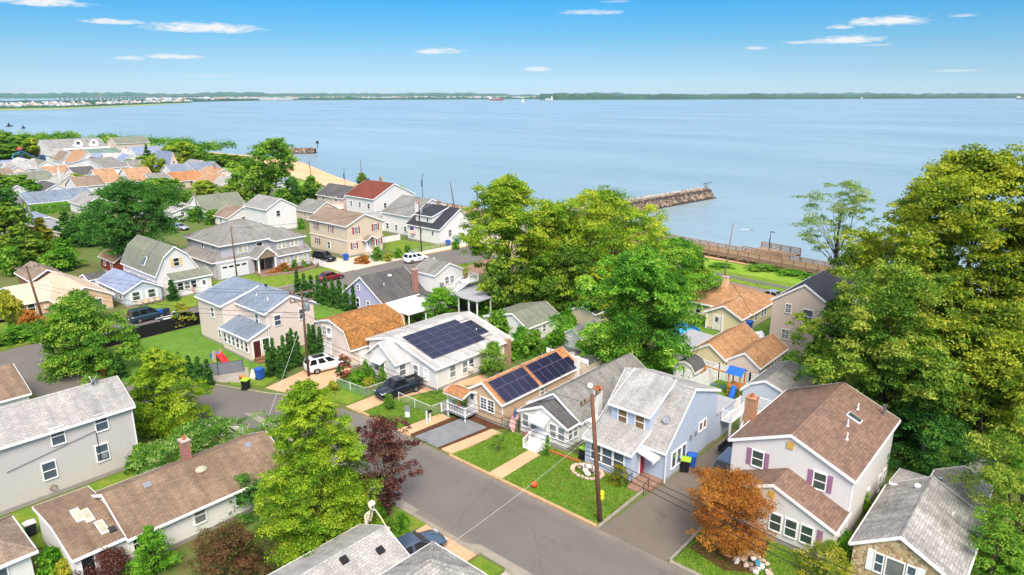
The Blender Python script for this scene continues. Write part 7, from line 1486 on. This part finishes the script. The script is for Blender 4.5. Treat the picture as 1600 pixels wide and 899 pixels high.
def wheelie_bin(label, x, y, rot=0, body='binblue', lid='binblue', s=1.0, z=.1):
    t = thing('wheelie_bin', label, 'bin', (x, y, z), 'wheeled rubbish bins', rad(rot)); ORG[t.name] = V(0, 0, 0); t.scale = (s, s, s)
    m = MB(); lo = [(-.22, -.26, .08), (.22, -.26, .08), (.22, .26, .08), (-.22, .26, .08)]; hi = [(-.3, -.34, .95), (.3, -.34, .95), (.3, .34, .95), (-.3, .34, .95)]
    for i in range(4): m.poly([lo[i], lo[(i+1)%4], hi[(i+1)%4], hi[i]])
    m.poly(lo[::-1]).poly(hi); m.build('body', body, t)
    l = MB(); l.box(-.33, .33, -.37, .37, .955, 1.0); l.poly([(-.33, -.37, 1.0), (.33, -.37, 1.0), (.25, 0, 1.09), (-.25, 0, 1.09)]).poly([(-.33, .37, 1.0), (-.25, 0, 1.09), (.25, 0, 1.09), (.33, .37, 1.0)]).poly([(.33, -.37, 1.0), (.33, .37, 1.0), (.25, 0, 1.09)]).poly([(-.33, -.37, 1.0), (-.25, 0, 1.09), (-.33, .37, 1.0)]); l.build('lid', lid, t)
    for sy in (-.26, .26):
        w = MB(); n = 12; [w.poly([(-.24+.12*math.cos(6.2832*i/n), sy-.03, .12+.12*math.sin(6.2832*i/n)), (-.24+.12*math.cos(6.2832*(i+1)/n), sy-.03, .12+.12*math.sin(6.2832*(i+1)/n)), (-.24+.12*math.cos(6.2832*(i+1)/n), sy+.03, .12+.12*math.sin(6.2832*(i+1)/n)), (-.24+.12*math.cos(6.2832*i/n), sy+.03, .12+.12*math.sin(6.2832*i/n))]) for i in range(n)]
        w.poly([(-.24+.12*math.cos(6.2832*i/n), sy-.03, .12+.12*math.sin(6.2832*i/n)) for i in range(n)]).poly([(-.24+.12*math.cos(6.2832*i/n), sy+.03, .12+.12*math.sin(6.2832*i/n)) for i in range(n)]); w.build('wheel', 'rubber', t)
    h = MB(); h.bar((-.4, -.25, .97), (-.4, .25, .97), .04).bar((-.4, -.25, .97), (-.3, -.25, .93), .03).bar((-.4, .25, .97), (-.3, .25, .93), .03); h.build('handle', body, t)
wheelie_bin('black bin with lime lid beside the blue house driveway', -22.35, 47.17, 20, 'binblack', 'lidgreen', 1.15, .03); wheelie_bin('blue bin behind the lime-lidded one at the driveway', -22.28, 48.17, 20, 'binblue', 'binblue', 1.15, .03)
wheelie_bin('black bin with lime lid at the left corner of the blue house', -29.75, 43.13, 0, 'binblack', 'lidgreen', 1.1); wheelie_bin('black bin with lime lid at the roadside kerb by the cream house', -64.96, 31.42, 30, 'binblack', 'lidgreen', 1.15, .03)
wheelie_bin('blue bin beside the arborvitae near the road', -66.18, 33.71, 15, 'binblue', 'binblue', 1.25); wheelie_bin('blue bin on the cottage lawn edge', -96.60, 35.65, 0, 'binblue', 'binblue', 1.1); wheelie_bin('black bin next to the blue one on the cottage lawn', -96.51, 36.49, 0, 'bindark', 'bindark', 1.1)
wheelie_bin('blue bin on the concrete beside the tan red-shuttered house', -105.46, 72.99, 0, 'binblue', 'binblue', 1.2); wheelie_bin('blue bin left of the black-roofed house stairs', -100.52, 94.49, 0, 'binblue', 'binblue', 1.15); wheelie_bin('blue bin right of the black-roofed house stairs', -100.03, 96.58, 0, 'binblue', 'binblue', 1.3)
wheelie_bin('big blue bin at the wall of the yellow house', -32.55, 83.77, 0, 'binblue', 'binblue', 1.5); wheelie_bin('blue barrel bin behind the tan solar house', -46.19, 64.00, 0, 'binblue', 'binblue', 1.3); wheelie_bin('blue bin at the pergola by the brick pillar', -53.18, 25.78, 0, 'binblue', 'binblue', 1.0); wheelie_bin('black bin at the lower left cottage', -52.92, 8.89, 0, 'bindark', 'offwhite', 1.0)
def panel_fence(label, pts, h=1.8, mt='vinyl', seg=2.2, group='white vinyl fences', cap=True):
    t = thing('fence', label, 'fence', (*pts[0], 0), group)
    for a, b in zip(pts, pts[1:]):
        a, b = V(*a, 0), V(*b, 0); L = (b-a).length; n = max(1, round(L/seg)); d = (b-a)/L; s = V(-d.y, d.x, 0)
        for i in range(n+1):
            p = a+d*L*i/n; MB().box(p.x-.07, p.x+.07, p.y-.07, p.y+.07, 0, h+.1).build('post', mt, t)
            if i < n:
                q = a+d*L*(i+.5)/n; m = MB(); k = int(L/n/.18)
                for j in range(k): c = p+d*(.09+(L/n-.18)*(j+.5)/k); m.obox(c+V(0, 0, h/2+.05), d*((L/n-.18)/k/2-.006), s*.018, V(0, 0, h/2-.08))
                m.build('panel', mt, t, merge=False)['kind'] = 'stuff'
                m = MB(); m.obox(q+V(0, 0, h-.02), d*(L/n/2-.07), s*.035, V(0, 0, .06)).obox(q+V(0, 0, .1), d*(L/n/2-.07), s*.035, V(0, 0, .06)); m.build('rails', mt, t, merge=False)['kind'] = 'stuff'
    return t
panel_fence('white vinyl fence between the bungalow yard and the arched shed', [(-35.6, 61.4), (-36.0, 65.4), (-35.9, 66.8), (-32.5, 66.8)]); panel_fence('white vinyl fence running back from the blue house to the garages', [(-28.9, 60.6), (-28.7, 66.8), (-32.3, 66.8)], 1.8)
panel_fence('white vinyl fence behind the blue-roofed playset', [(-28.6, 66.9), (-25.1, 66.5), (-23.6, 66.6)], 1.8); panel_fence('white vinyl fence along the driveway between blue house and garage', [(-23.6, 57.6), (-23.4, 60.1)], 1.9)
panel_fence('white low fence beside the police car corner lawn', [(-113, 86), (-112.8, 92)], 1.2); panel_fence('white gate fence beside the black crossover', [(-107.6, 67.6), (-104, 67.4)], 1.1)
panel_fence('white picket posts fence on the road bend below the juniper', [(-60.0, 23.0), (-57.6, 24.4), (-55.4, 26.0)], 1.0)
panel_fence('white fence panel row left of the grey garages', [(-186, 66), (-180, 68)], 1.5)
def chain_fence(label, pts, h=1.1, mt='chain', post='steel', seg=2.4, name='fence', group=None, rail=True):
    t = thing(name, label, 'fence', (*pts[0], 0), group)
    for a, b in zip(pts, pts[1:]):
        a, b = V(*a, 0), V(*b, 0); L = (b-a).length; n = max(1, round(L/seg)); d = (b-a)/L
        for i in range(n+1): p = a+d*L*i/n; MB().tube([(p.x, p.y, 0), (p.x, p.y, h+.06)], .035, 6).build('post', post, t)
        MB().poly([a+V(0, 0, .05), b+V(0, 0, .05), b+V(0, 0, h), a+V(0, 0, h)]).build('mesh_panel', mt, t)
        if rail: MB().tube([a+V(0, 0, h), b+V(0, 0, h)], .025, 6).build('top_rail', post, t)
    return t
chain_fence('low chain-link fence around the garden of the white solar house', [(-58.6, 38.2), (-54.0, 38.6), (-53.8, 41.0)], 1.0, 'chain', 'vinyl'); chain_fence('low chain-link fence along the lawn of the white solar house', [(-50.6, 40.2), (-45.7, 40.2), (-45.6, 42.6)], 1.0, 'chain', 'vinyl')
chain_fence('chain-link gate fence between the tan and white bungalows', [(-38.9, 42.9), (-37.2, 43.2)], 1.1, 'chain', 'darkmetal'); chain_fence('grey slatted chain-link fence on the corner lawn by the road', [(-73.4, 28.6), (-70.6, 31.2), (-69.6, 33.6)], 1.5, 'steelgrey', 'darkmetal')
chain_fence('long black mesh fence between the corner lawn and parked cars', [(-89.6, 24.5), (-89.9, 39.0)], 1.7, 'netblack', 'black'); chain_fence('chain-link fence along the left road edge lawn', [(-100, 18.5), (-99.5, 27)], 1.1, 'chain', 'steel')
chain_fence('chain-link fence in front of the lawn of the black-roofed house', [(-101.0, 84.3), (-100.2, 95)], 1.0, 'chain', 'darkmetal')
# pillars at the road bend
t = thing('gate_pillar', 'brick gate pillar with pale cap near the big juniper', 'pillar', (-53.12, 26.91, 0)); q = ORG[t.name]; MB().box(q.x-.25, q.x+.25, q.y-.25, q.y+.25, 0, 1.3).build('shaft', 'brickred', t); MB().box(q.x-.32, q.x+.32, q.y-.32, q.y+.32, 1.3, 1.45).build('cap', 'stonewhite', t); MB().lathe([(.24, 0), (.26, .15), (.12, .3)], (q.x, q.y, 1.45), 10).build('finial', 'stonewhite', t)
# pergola beam frame under the vine
t = thing('pergola', 'timber pergola frame carrying the green vine', 'pergola', (-52.20, 22.58, 0)); q = ORG[t.name]
for dx in (-2.2, 2.2):
    for dy in (-1.5, 1.5): MB().box(q.x+dx-.07, q.x+dx+.07, q.y+dy-.07, q.y+dy+.07, 0, 2.2).build('post', 'wood', t)
for dy in (-1.5, 0, 1.5): MB().box(q.x-2.6, q.x+2.6, q.y+dy-.05, q.y+dy+.05, 2.2, 2.35).build('beam', 'wood', t)
# flags
def flag(label, x, y, z, w, h, d=(0, 1), tilt=.25, pole=True, droop=.5):
    t = thing('flag', label, 'flag', (x, y, z)); d = V(d[0], d[1], 0).normalized(); n = V(-d.y, d.x, 0); o = V(x, y, z); u = (d*(1-droop)+V(0, 0, -droop)).normalized(); v = V(0, 0, -1)*(1-droop*.5)+d*-droop*.4; v.normalize()
    if pole: MB().tube([o-d*.35+V(0, 0, -.15), o+d*w*1.05*(1-droop)+V(0, 0, .35)], .02, 6).build('pole', 'wood', t)
    seg = 8
    P3 = lambda a, b: o+u*w*a+v*h*b+n*(.09*math.sin(a*7+b*2))
    for i in range(13):
        m = MB()
        for j in range(seg):
            a0, a1 = j/seg, (j+1)/seg
            if i < 7 and a1 <= .41: continue
            m.poly([P3(a0, i/13), P3(a1, i/13), P3(a1, (i+1)/13), P3(a0, (i+1)/13)])
        m.build('stripe', 'playred' if i % 2 == 0 else 'white', t, smooth=True)
    m = MB(); [m.poly([P3(j/seg, 0), P3((j+1)/seg, 0), P3((j+1)/seg, 7/13), P3(j/seg, 7/13)]) for j in range(3)]; m.build('canton', 'usblue', t, smooth=True)
    m = MB()
    for r_ in range(5):
        for c_ in range(6):
            p = P3(.03+c_*.058+(.0), .05+r_*.1); e = .014*w
            for sg in (1, -1): m.poly([p+n*sg*.01+u*e*math.cos(2.513*k+1.57)+v*e*math.sin(2.513*k-1.57) for k in range(5)])
    m.build('stars', 'white', t, merge=False)['kind'] = 'stuff'
RECIPE['l_grass'] = leafmat('#3a661a', '#507e20', '#688e2e', '#7e963e', transl=.25); RECIPE['usblue'] = plain('#26386e', .7, .06)
flag('American flag hanging at the corner of the white bungalow', -37.45, 43.0, 2.45, 1.7, 1.1, (-.4, -1), .2, True, .72); flag('American flag on the porch of the white gambrel house', -104.0, 43.6, 2.3, 1.3, .8, (1, .2), .2, True, .75); flag('American flag at the white fence left of the black-roofed house', -110, 92.6, 3.2, 2.2, 1.4, (.6, 1), .2, True, .2)
t = thing('banner_flag', 'blue garden flag hanging behind the American flag', 'flag', (-37.5, 43.4, 0)); MB().poly([(-37.5, 43.15, 2.2), (-37.6, 43.7, 2.1), (-37.6, 43.7, 1.2), (-37.5, 43.2, 1.3)]).poly([(-37.52, 43.15, 2.2), (-37.62, 43.7, 2.1), (-37.62, 43.7, 1.2), (-37.52, 43.2, 1.3)]).build('cloth', 'playblue', t); MB().tube([(-37.5, 43.12, 0), (-37.5, 43.12, 2.35)], .02, 6).build('pole', 'steel', t)
# giant yard skeleton behind the bottom garage
t = thing('skeleton_statue', 'giant pale skeleton figure reaching forward by the garage roof', 'skeleton', (-33.7, 23.5, 0)); q = V(-33.7, 23.5, 0)
def SK(a): return q+V(*a)
m = MB(); m.tube([SK((0, 0, 1.9)), SK((.08, .05, 2.5)), SK((.25, .1, 3.1)), SK((.42, .15, 3.45))], [.08, .07, .06, .06], 8); m.build('spine', 'bone', t)
m = MB(); m.lathe([(.02, 0), (.13, .02), (.17, .12), (.24, .25), (.27, .42), (.24, .58), (.12, .68), (.02, .7)], tuple(SK((.5, .18, 3.4))), 14, .9, 1.0); sk = m.build('skull', 'bone', t, smooth=True)
for dy in (-.1, .1): MB().obox(SK((.72, .18+dy, 3.78)), (.03, 0, 0), (0, .055, 0), (0, 0, .065)).build('eye_socket', 'black', sk)
MB().obox(SK((.72, .18, 3.5)), (.03, 0, 0), (0, .09, 0), (0, 0, .025)).build('teeth', 'white', sk)
m = MB()
for i in range(7):
    z_ = 2.35+i*.14; r_ = .3-.02*abs(i-3); cx_ = .06+i*.045; pts = [SK((cx_+r_*.75*math.cos(a), .08+r_*math.sin(a), z_+.07*math.cos(a))) for a in np.linspace(.35, 5.93, 12)]; m.tube([Vector(p) for p in pts], .032, 5)
m.build('ribcage', 'bone', t, merge=False)
m = MB(); m.lathe([(.1, 0), (.3, .1), (.34, .25), (.2, .3)], tuple(SK((-.02, 0, 1.65))), 12, .7, 1); m.build('pelvis', 'bone', t)
for sy in (-1, 1):
    sh_ = SK((.36, .1+sy*.42, 3.2)); el_ = SK((.75, .12+sy*.6, 2.55)); ha_ = SK((1.45, .1+sy*.45, 2.35)); m = MB(); m.tube([SK((.35, .12, 3.3)), sh_], .04, 6).tube([sh_, el_], [.055, .045], 6).tube([el_, ha_], [.045, .035], 6); ob = m.build('arm', 'bone', t)
    h_ = MB()
    for k in range(5): h_.tube([ha_, ha_+V(.16, (k-2)*.05, -.02), ha_+V(.3-.04*abs(k-2), (k-2)*.075, -.1)], [.022, .02, .012], 5)
    h_.build('hand', 'bone', ob)
    hp = SK((0, sy*.22, 1.75)); kn = SK((.15, sy*.25, .95)); ft = SK((0, sy*.26, .08)); m = MB(); m.tube([hp, kn], [.07, .055], 6).tube([kn, ft], [.055, .04], 6); lg = m.build('leg', 'bone', t); MB().box(ft.x-.08, ft.x+.32, ft.y-.08, ft.y+.08, 0, .09).build('foot', 'bone', lg)
# round pool
t = thing('pool', 'round above-ground blue pool under the shade tree', 'pool', (-38.6, 75.6, 0)); m = MB(); n = 28; A = [(-38.6+2.9*math.cos(6.2832*i/n), 75.6+2.9*math.sin(6.2832*i/n)) for i in range(n)]
for i in range(n): a, b = A[i], A[(i+1)%n]; m.poly([(*a, 0), (*b, 0), (*b, 1.15), (*a, 1.15)])
m.build('wall', 'poolblue', t); MB().poly([(*a, .98) for a in A]).build('water', 'poolwater', t)
m = MB(); [m.tube([(*A[i], 1.17), (*A[(i+1)%n], 1.17)], .07, 6) for i in range(n)]; m.build('rim', 'poolblue', t)
# climbing playset with blue roof and swing
t = thing('playset', 'wooden swing set with blue roof and blue slide in the fenced yard', 'playset', (-25.6, 64.2, 0)); q = V(-25.6, 64.2, 0)
for dx in (-.6, .6):
    for dy in (-.6, .6): MB().box(q.x+dx-.06, q.x+dx+.06, q.y+dy-.06, q.y+dy+.06, 0, 2.5).build('post', 'orangewood', t)
MB().box(q.x-.7, q.x+.7, q.y-.7, q.y+.7, 1.1, 1.2).build('platform', 'orangewood', t); m = MB(); m.poly([q+V(-.85, -.85, 2.5), q+V(.85, -.85, 2.5), q+V(.85, 0, 3.1), q+V(-.85, 0, 3.1)]).poly([q+V(-.85, .85, 2.5), q+V(.85, .85, 2.5), q+V(.85, 0, 3.12), q+V(-.85, 0, 3.12)]); m.build('canopy', 'playblue', t)
m = MB(); m.tube([q+V(.1, -.7, 1.15), q+V(.3, -1.6, .6), q+V(.5, -2.6, .15)], .3, 8); m.build('slide', 'playblue', t)
m = MB(); m.bar(q+V(-.6, 0, 2.2), q+V(-3.6, .2, 2.2), .12); m.bar(q+V(-3.6, .2, 2.2), q+V(-3.9, -.8, 0), .1).bar(q+V(-3.6, .2, 2.2), q+V(-3.9, 1.2, 0), .1); m.build('swing_beam', 'orangewood', t)
for dx in (-1.4, -2.4):
    m = MB(); m.bar(q+V(dx-.2, .1, 2.15), q+V(dx-.2, .1, .5), .02).bar(q+V(dx+.2, .1, 2.15), q+V(dx+.2, .1, .5), .02); m.build('chain', 'steel', t); MB().box(q.x+dx-.25, q.x+dx+.25, q.y, q.y+.2, .45, .5).build('swing_seat', 'playblue', t)
for i in range(4): MB().bar(q+V(-.5, -.75-.18*i, 1.0-.28*i), q+V(.0, -.75-.18*i, 1.0-.28*i), .09).build('rung', 'orangewood', t)
# small red slide toy
t = thing('toy_slide', 'small plastic climber with red slide on the corner lawn', 'slide', (-74.6, 33.2, .1)); q = V(-74.6, 33.2, .1)
m = MB(); m.poly([q+V(.2, -.3, 1.0), q+V(.2, .3, 1.0), q+V(1.9, .3, .1), q+V(1.9, -.3, .1)]).bar(q+V(.2, -.32, 1.08), q+V(1.9, -.32, .2), .07, .22).bar(q+V(.2, .32, 1.08), q+V(1.9, .32, .2), .07, .22); m.build('slide', 'playred', t)
for dy in (-.4, .4): MB().extrude([(-1.0, 0), (.2, 0), (.25, 1.3), (-.1, 1.5), (-.5, 1.3)], 'X', 0, 0.08) if False else MB().poly([q+V(-1.0, dy, 0), q+V(.2, dy, 0), q+V(.25, dy, 1.3), q+V(-.1, dy, 1.5), q+V(-.5, dy, 1.3)]).poly([q+V(-1.0, dy+.06, 0), q+V(.2, dy+.06, 0), q+V(.25, dy+.06, 1.3), q+V(-.1, dy+.06, 1.5), q+V(-.5, dy+.06, 1.3)]).build('side_panel', 'playtan', t)
m = MB(); m.tube([q+V(-1.0, -.38, .45), q+V(-1.0, .38, .45)], .38, 10); m.build('tunnel', 'playblue', t)
# rubbish by the kerb
t = thing('discarded_dresser', 'discarded brown wooden drawers on the grass by the road', 'furniture', (-67.17, 32.38, .1)); q = ORG[t.name]; MB().box(q.x-.6, q.x+.6, q.y-.25, q.y+.25, .1, .55).build('body', 'orangewood', t); MB().box(q.x-.55, q.x-.05, q.y-.28, q.y-.25, .16, .5).build('drawer', 'wood', t); MB().box(q.x+.05, q.x+.55, q.y-.28, q.y-.25, .16, .5).build('drawer', 'wood', t)
t = thing('discarded_board', 'discarded white board leaning beside the blue bin', 'board', (-66.87, 33.34, .1)); q = ORG[t.name]; MB().obox(q+V(0, 0, .5), (.4, .1, 0), (.02, -.05, .02), (0, .15, .5)).build('board', 'offwhite', t)
# stone ring pond
t = thing('rock_garden', 'round rock garden ringed with pink stones on the blue house lawn', 'rock garden', (-28.3, 41.6, .1)); q = V(-28.3, 41.6, .1); rs = random.Random(3)
for i in range(22):
    m = MB(); a = 6.2832*i/22; rock_shape(m, q+V(1.35*math.cos(a), 1.0*math.sin(a), .08), .2, rs); m.build('edge_stone', 'stonepink', t)
for i in range(26):
    m = MB(); a = rs.uniform(0, 6.28); r_ = rs.random()*.9; rock_shape(m, q+V(r_*math.cos(a), r_*.75*math.sin(a)+.15, .1+.45*(1-r_)), rs.uniform(.18, .34), rs); m.build('stone', rs.choice(['rock', 'rocklight', 'stonewhite']), t)
t = thing('rock_border', 'pale stone mound under the Japanese maple', 'rock garden', (-13.6, 39.5, .1)); q = V(-13.6, 39.5, .1)
for i in range(40):
    m = MB(); a = rs.uniform(0, 6.28); r_ = rs.random()**.5; rock_shape(m, q+V(1.5*r_*math.cos(a), .9*r_*math.sin(a), .05+.35*(1-r_)), rs.uniform(.15, .28), rs); m.build('stone', rs.choice(['rocklight', 'stonewhite', 'stonepink']), t)
# pinwheel flower, orange ball, signs, mailbox
t = thing('pinwheel', 'turquoise flower pinwheel on the lawn at the lower right', 'pinwheel', (-12.88, 38.81, .1)); q = ORG[t.name]; MB().tube([q, q+V(0, 0, .75)], .015, 6).build('stake', 'steel', t)
for k in range(8):
    a = 6.2832*k/8; d = V(math.cos(a)*.75, math.sin(a)*-.1, math.sin(a)); MB().poly([q+V(0, -.03, .78), q+V(0, -.05, .78)+d*.16+V(-d.z, 0, d.x)*.07, q+V(0, -.05, .78)+d*.3, q+V(0, -.05, .78)+d*.16-V(-d.z, 0, d.x)*.07]).build('petal', 'cyanpetal', t)
t = thing('lawn_ornament', 'orange pumpkin-shaped ball on a stake beside the kerb', 'ornament', (-30.10, 36.94, .1)); q = ORG[t.name]; MB().lathe([(.02, 0), (.2, .06), (.26, .24), (.2, .42), (.03, .48)], tuple(q+V(0, 0, .05)), 12).build('ball', 'orangeball', t, smooth=True); MB().tube([q+V(0, 0, .5), q+V(.02, 0, .62)], .03, 6).build('stem', 'plantgreen', t)
t = thing('street_sign', 'small white sign on a post beside the kerb lawn', 'sign', (-45.07, 36.73, .1)); q = ORG[t.name]; MB().tube([q, q+V(0, 0, 2.1)], .035, 6).build('post', 'woodgrey', t); MB().obox(q+V(.03, -.04, 1.55), (.17, .12, 0), (.01, -.015, 0), (0, 0, .26)).build('plate', 'signwhite', t); MB().obox(q+V(.03, -.04, 2.15), (.2, .14, 0), (.01, -.015, 0), (0, 0, .3)).build('plate', 'greyplastic', t)
t = thing('mailbox', 'dark mailbox on white post at the fence of the solar house', 'mailbox', (-44.61, 39.02, .1)); q = ORG[t.name]; MB().box(q.x-.05, q.x+.05, q.y-.05, q.y+.05, .1, 1.15).build('post', 'white', t); MB().extrude([(-.1+q.x, 1.15), (.1+q.x, 1.15), (.1+q.x, 1.3), (.06+q.x, 1.37), (-.06+q.x, 1.37), (-.1+q.x, 1.3)], 'Y', q.y-.25, q.y+.2).build('box', 'black', t)
t = thing('white_post', 'white post beside the dark mailbox', 'post', (-44.64, 38.64, .1)); q = ORG[t.name]; MB().box(q.x-.06, q.x+.06, q.y-.06, q.y+.06, .1, 1.3).build('shaft', 'white', t); MB().box(q.x-.08, q.x+.08, q.y-.08, q.y+.08, 1.3, 1.36).build('cap', 'white', t)
# porch plants
for lb, x_, y_, z_, fl in (('flower pot with yellow blooms on the tan house porch rail', -43.0, 41.3, 1.5, 'l_yellowbush'), ('red flower basket hanging at the tan house porch', -44.7, 42.6, 1.9, 'l_flower'), ('red mums in a pot beside the bungalow steps', -35.6, 42.6, .1, 'l_flower'), ('large terracotta pot with leafy plant near the skeleton, left', -33.0, 25.2, .1, 'l_hedge'), ('large terracotta pot with leafy plant near the skeleton, right', -32.3, 25.7, .1, 'l_hedge')):
    t = thing('flower_pot', lb, 'flower pot', (x_, y_, z_)); MB().lathe([(.12, 0), (.2, .28), (.22, .3), (.17, .28)], (x_, y_, z_), 10).build('pot', 'terracotta', t); rs_ = np.random.RandomState(int(abs(x_*10))); p, nr, s_, to = clump_leaves(np.array([[0, 0, .5]]), np.array([.34]), np.array([.5]), 160, .05, rs_); link(bpy.data.objects.new('foliage', leaves_mesh('foliage', p, nr, s_, to, fl, rs_)), t)
# covered trailer boat, junk, kayak
t = thing('covered_boat', 'boat under a white tarp in the side yard', 'boat', (-20.6, 56.5, 0)); m = MB(); pts = [(-2.6, .2, .6), (-2.2, .9, 1.2), (-.5, 1.1, 1.6), (1.2, 1.0, 1.5), (2.4, .5, 1.2), (2.8, .1, 1.0)]
for (a, wa, za), (b, wb_, zb_) in zip(pts, pts[1:]):
    A = [(-20.6-wa, 57.6+a, .5), (-20.6-wa*.9, 57.6+a, za), (-20.6, 57.6+a, za+.35), (-20.6+wa*.9, 57.6+a, za), (-20.6+wa, 57.6+a, .5)]; B_ = [(-20.6-wb_, 57.6+b, .5), (-20.6-wb_*.9, 57.6+b, zb_), (-20.6, 57.6+b, zb_+.35), (-20.6+wb_*.9, 57.6+b, zb_), (-20.6+wb_, 57.6+b, .5)]
    for i in range(4): m.poly([A[i], A[i+1], B_[i+1], B_[i]])
m.build('tarp', 'tarpwhite', t); MB().box(-21.3, -19.9, 55.5, 59.8, .15, .45).build('trailer', 'darkmetal', t)
t = thing('utility_trailer', 'small black utility trailer at the end of the driveway', 'trailer', (-20.6, 52.4, 0)); MB().box(-21.5, -19.7, 51.3, 53.6, .5, .58).build('bed', 'black', t)
for q in ((-21.5, -21.42, 51.3, 53.6), (-19.78, -19.7, 51.3, 53.6), (-21.42, -19.78, 53.52, 53.6)): MB().box(*q, .58, 1.0).build('side', 'darkmetal', t)
for x_ in (-21.65, -19.55): m = MB(); m.tube([(x_-.08, 52.5, .32), (x_+.08, 52.5, .32)], .32, 14); m.build('wheel', 'rubber', t)
m = MB(); m.bar((-20.6, 51.3, .5), (-20.6, 50.0, .5), .09); m.build('tongue', 'darkmetal', t)
t = thing('kayak', 'turquoise kayak standing by the tiny dark-roofed shed', 'kayak', (-116.2, 37.2, 0)); m = MB(); m.tube([(-116.4, 37.0, .1), (-116.2, 37.3, .7), (-116.0, 37.8, 1.5), (-115.9, 38.1, 2.0)], [.08, .32, .34, .06], 8); m.build('hull', 'kayak', t, smooth=True); MB().lathe([(.18, 0), (.16, .05)], (-115.95, 37.35, 1.0), 8).build('cockpit', 'black', t)
t = thing('motor_boat', 'white motor boat under blue tarp beside the tall beige house', 'boat', (-29.9, 78.6, 0)); m = MB(); prev = None
for a, w_, z_ in ((0, .9, 1.0), (1.5, 1.1, 1.0), (3.2, 1.0, 1.1), (4.4, .6, 1.25), (5.0, .05, 1.4)):
    r = [(-30-w_, 76.8+a, z_), (-30-w_*.6, 76.8+a, .35), (-30+w_*.6, 76.8+a, .35), (-30+w_, 76.8+a, z_)]
    if prev: [m.poly([prev[i], prev[i+1], r[i+1], r[i]]) for i in range(3)]; m.poly([prev[0], r[0], r[3], prev[3]])
    else: m.poly(r)
    prev = r
m.build('hull', 'white', t); MB().box(-30.5, -29.5, 78.6, 79.8, 1.05, 1.5).build('console', 'greyplastic', t); m = MB(); m.poly([(-31.3, 75.5, .9), (-29.6, 75.2, 1.0), (-29.5, 76.9, 1.2), (-31.2, 77, 1.1)]).poly([(-31.3, 75.5, .9), (-29.6, 75.2, 1.0), (-29.6, 75.2, .1), (-31.3, 75.5, .1)]); m.build('tarp', 'tarpblue', t)
# yard statue & garden walls at the mansion
t = thing('garden_wall', 'low curved stone wall edging the mansion flower bed', 'wall', (-106, 60, 0)); m = MB(); C_ = [(-107.9, 56.6), (-106.6, 56.4), (-105.6, 57.4), (-105.4, 58.8), (-104.4, 60.2), (-104.0, 62), (-104.6, 64), (-105.0, 66), (-106.2, 67.4)]
for i, (a, b) in enumerate(zip(C_, C_[1:])):
    a, b = V(*a, .28), V(*b, .28); n = 3
    for k in range(n): MB().bar(a.lerp(b, k/n+.01), a.lerp(b, (k+1)/n-.01), .35, .5).build('stone_block', 'stoneveneer', t)
slab('mulch_bed', C_+[(-107.8, 66.8), (-107.9, 60.4)], .2, 'mulch')
for i, (x_, y_) in enumerate(((-105.9, 58.2), (-105.4, 60.6), (-105.6, 64.6))):
    plant(['bushred', 'bush2', 'bush'][i], ['red-orange flower clump in the mansion bed', 'low green clump in the mansion bed', 'rounded clump at the right end of the mansion bed'][i], x_, y_, .7, .8, 'shrub', 'shrub', z=.2)
# deck of the peach house
t = thing('wooden_deck', 'weathered wooden deck and steps at the far left house', 'deck', (-112, 20.5, 0)); MB().box(-114, -110.5, 19.5, 22.4, .5, .62).build('floor', 'woodgrey', t); railing(t, [(-114, 19.5, .62), (-110.5, 19.5, .62), (-110.5, 21.2, .62)], .9, 'woodgrey'); steps(t, -110.5, -109.6, 21.3, 22.3, .5, 3, 'X+', 'woodgrey')
# brick edging at the bungalow bed
t = thing('brick_edging', 'row of orange edging bricks along the bungalow flower bed', 'edging', (-32, 42.2, 0))
for i in range(14): MB().box(-33.0+i*.24, -32.8+i*.24, 42.1+.02*i, 42.28+.02*i, .08, .26).build('brick', 'terracotta', t)
# grass tufts over the near lawns
rs = np.random.RandomState(12); N = 60000
areas = [(-51.2, -45.9, 36.3, 40.2), (-49.6, -45.1, 40.3, 45), (-38.3, -34.4, 36.3, 42.6), (-32.8, -23.7, 36.3, 42.8), (-17.6, -3, 36.3, 42.4)]
wts = np.array([(b-a)*(d-c) for a, b, c, d in areas]); wts /= wts.sum(); pick = rs.choice(len(areas), N, p=wts); ar_ = np.array(areas)[pick]
x = ar_[:, 0]-.12+rs.random(N)*(ar_[:, 1]-ar_[:, 0]+.24); y = ar_[:, 2]-.1+rs.random(N)*(ar_[:, 3]-ar_[:, 2]+.2)
go = link(bpy.data.objects.new('grass', leaves_mesh('grass', np.stack([x, y, .1+.03*rs.random(N)], 1), rs.normal(size=(N, 3))*np.array([1, 1, .5])+np.array([0, 0, .25]), .035+.035*rs.random(N), .5+.25*rs.normal(size=N), 'l_grass', rs)))
tag(go, 'short mown grass on the near front lawns', 'grass', kind='stuff');
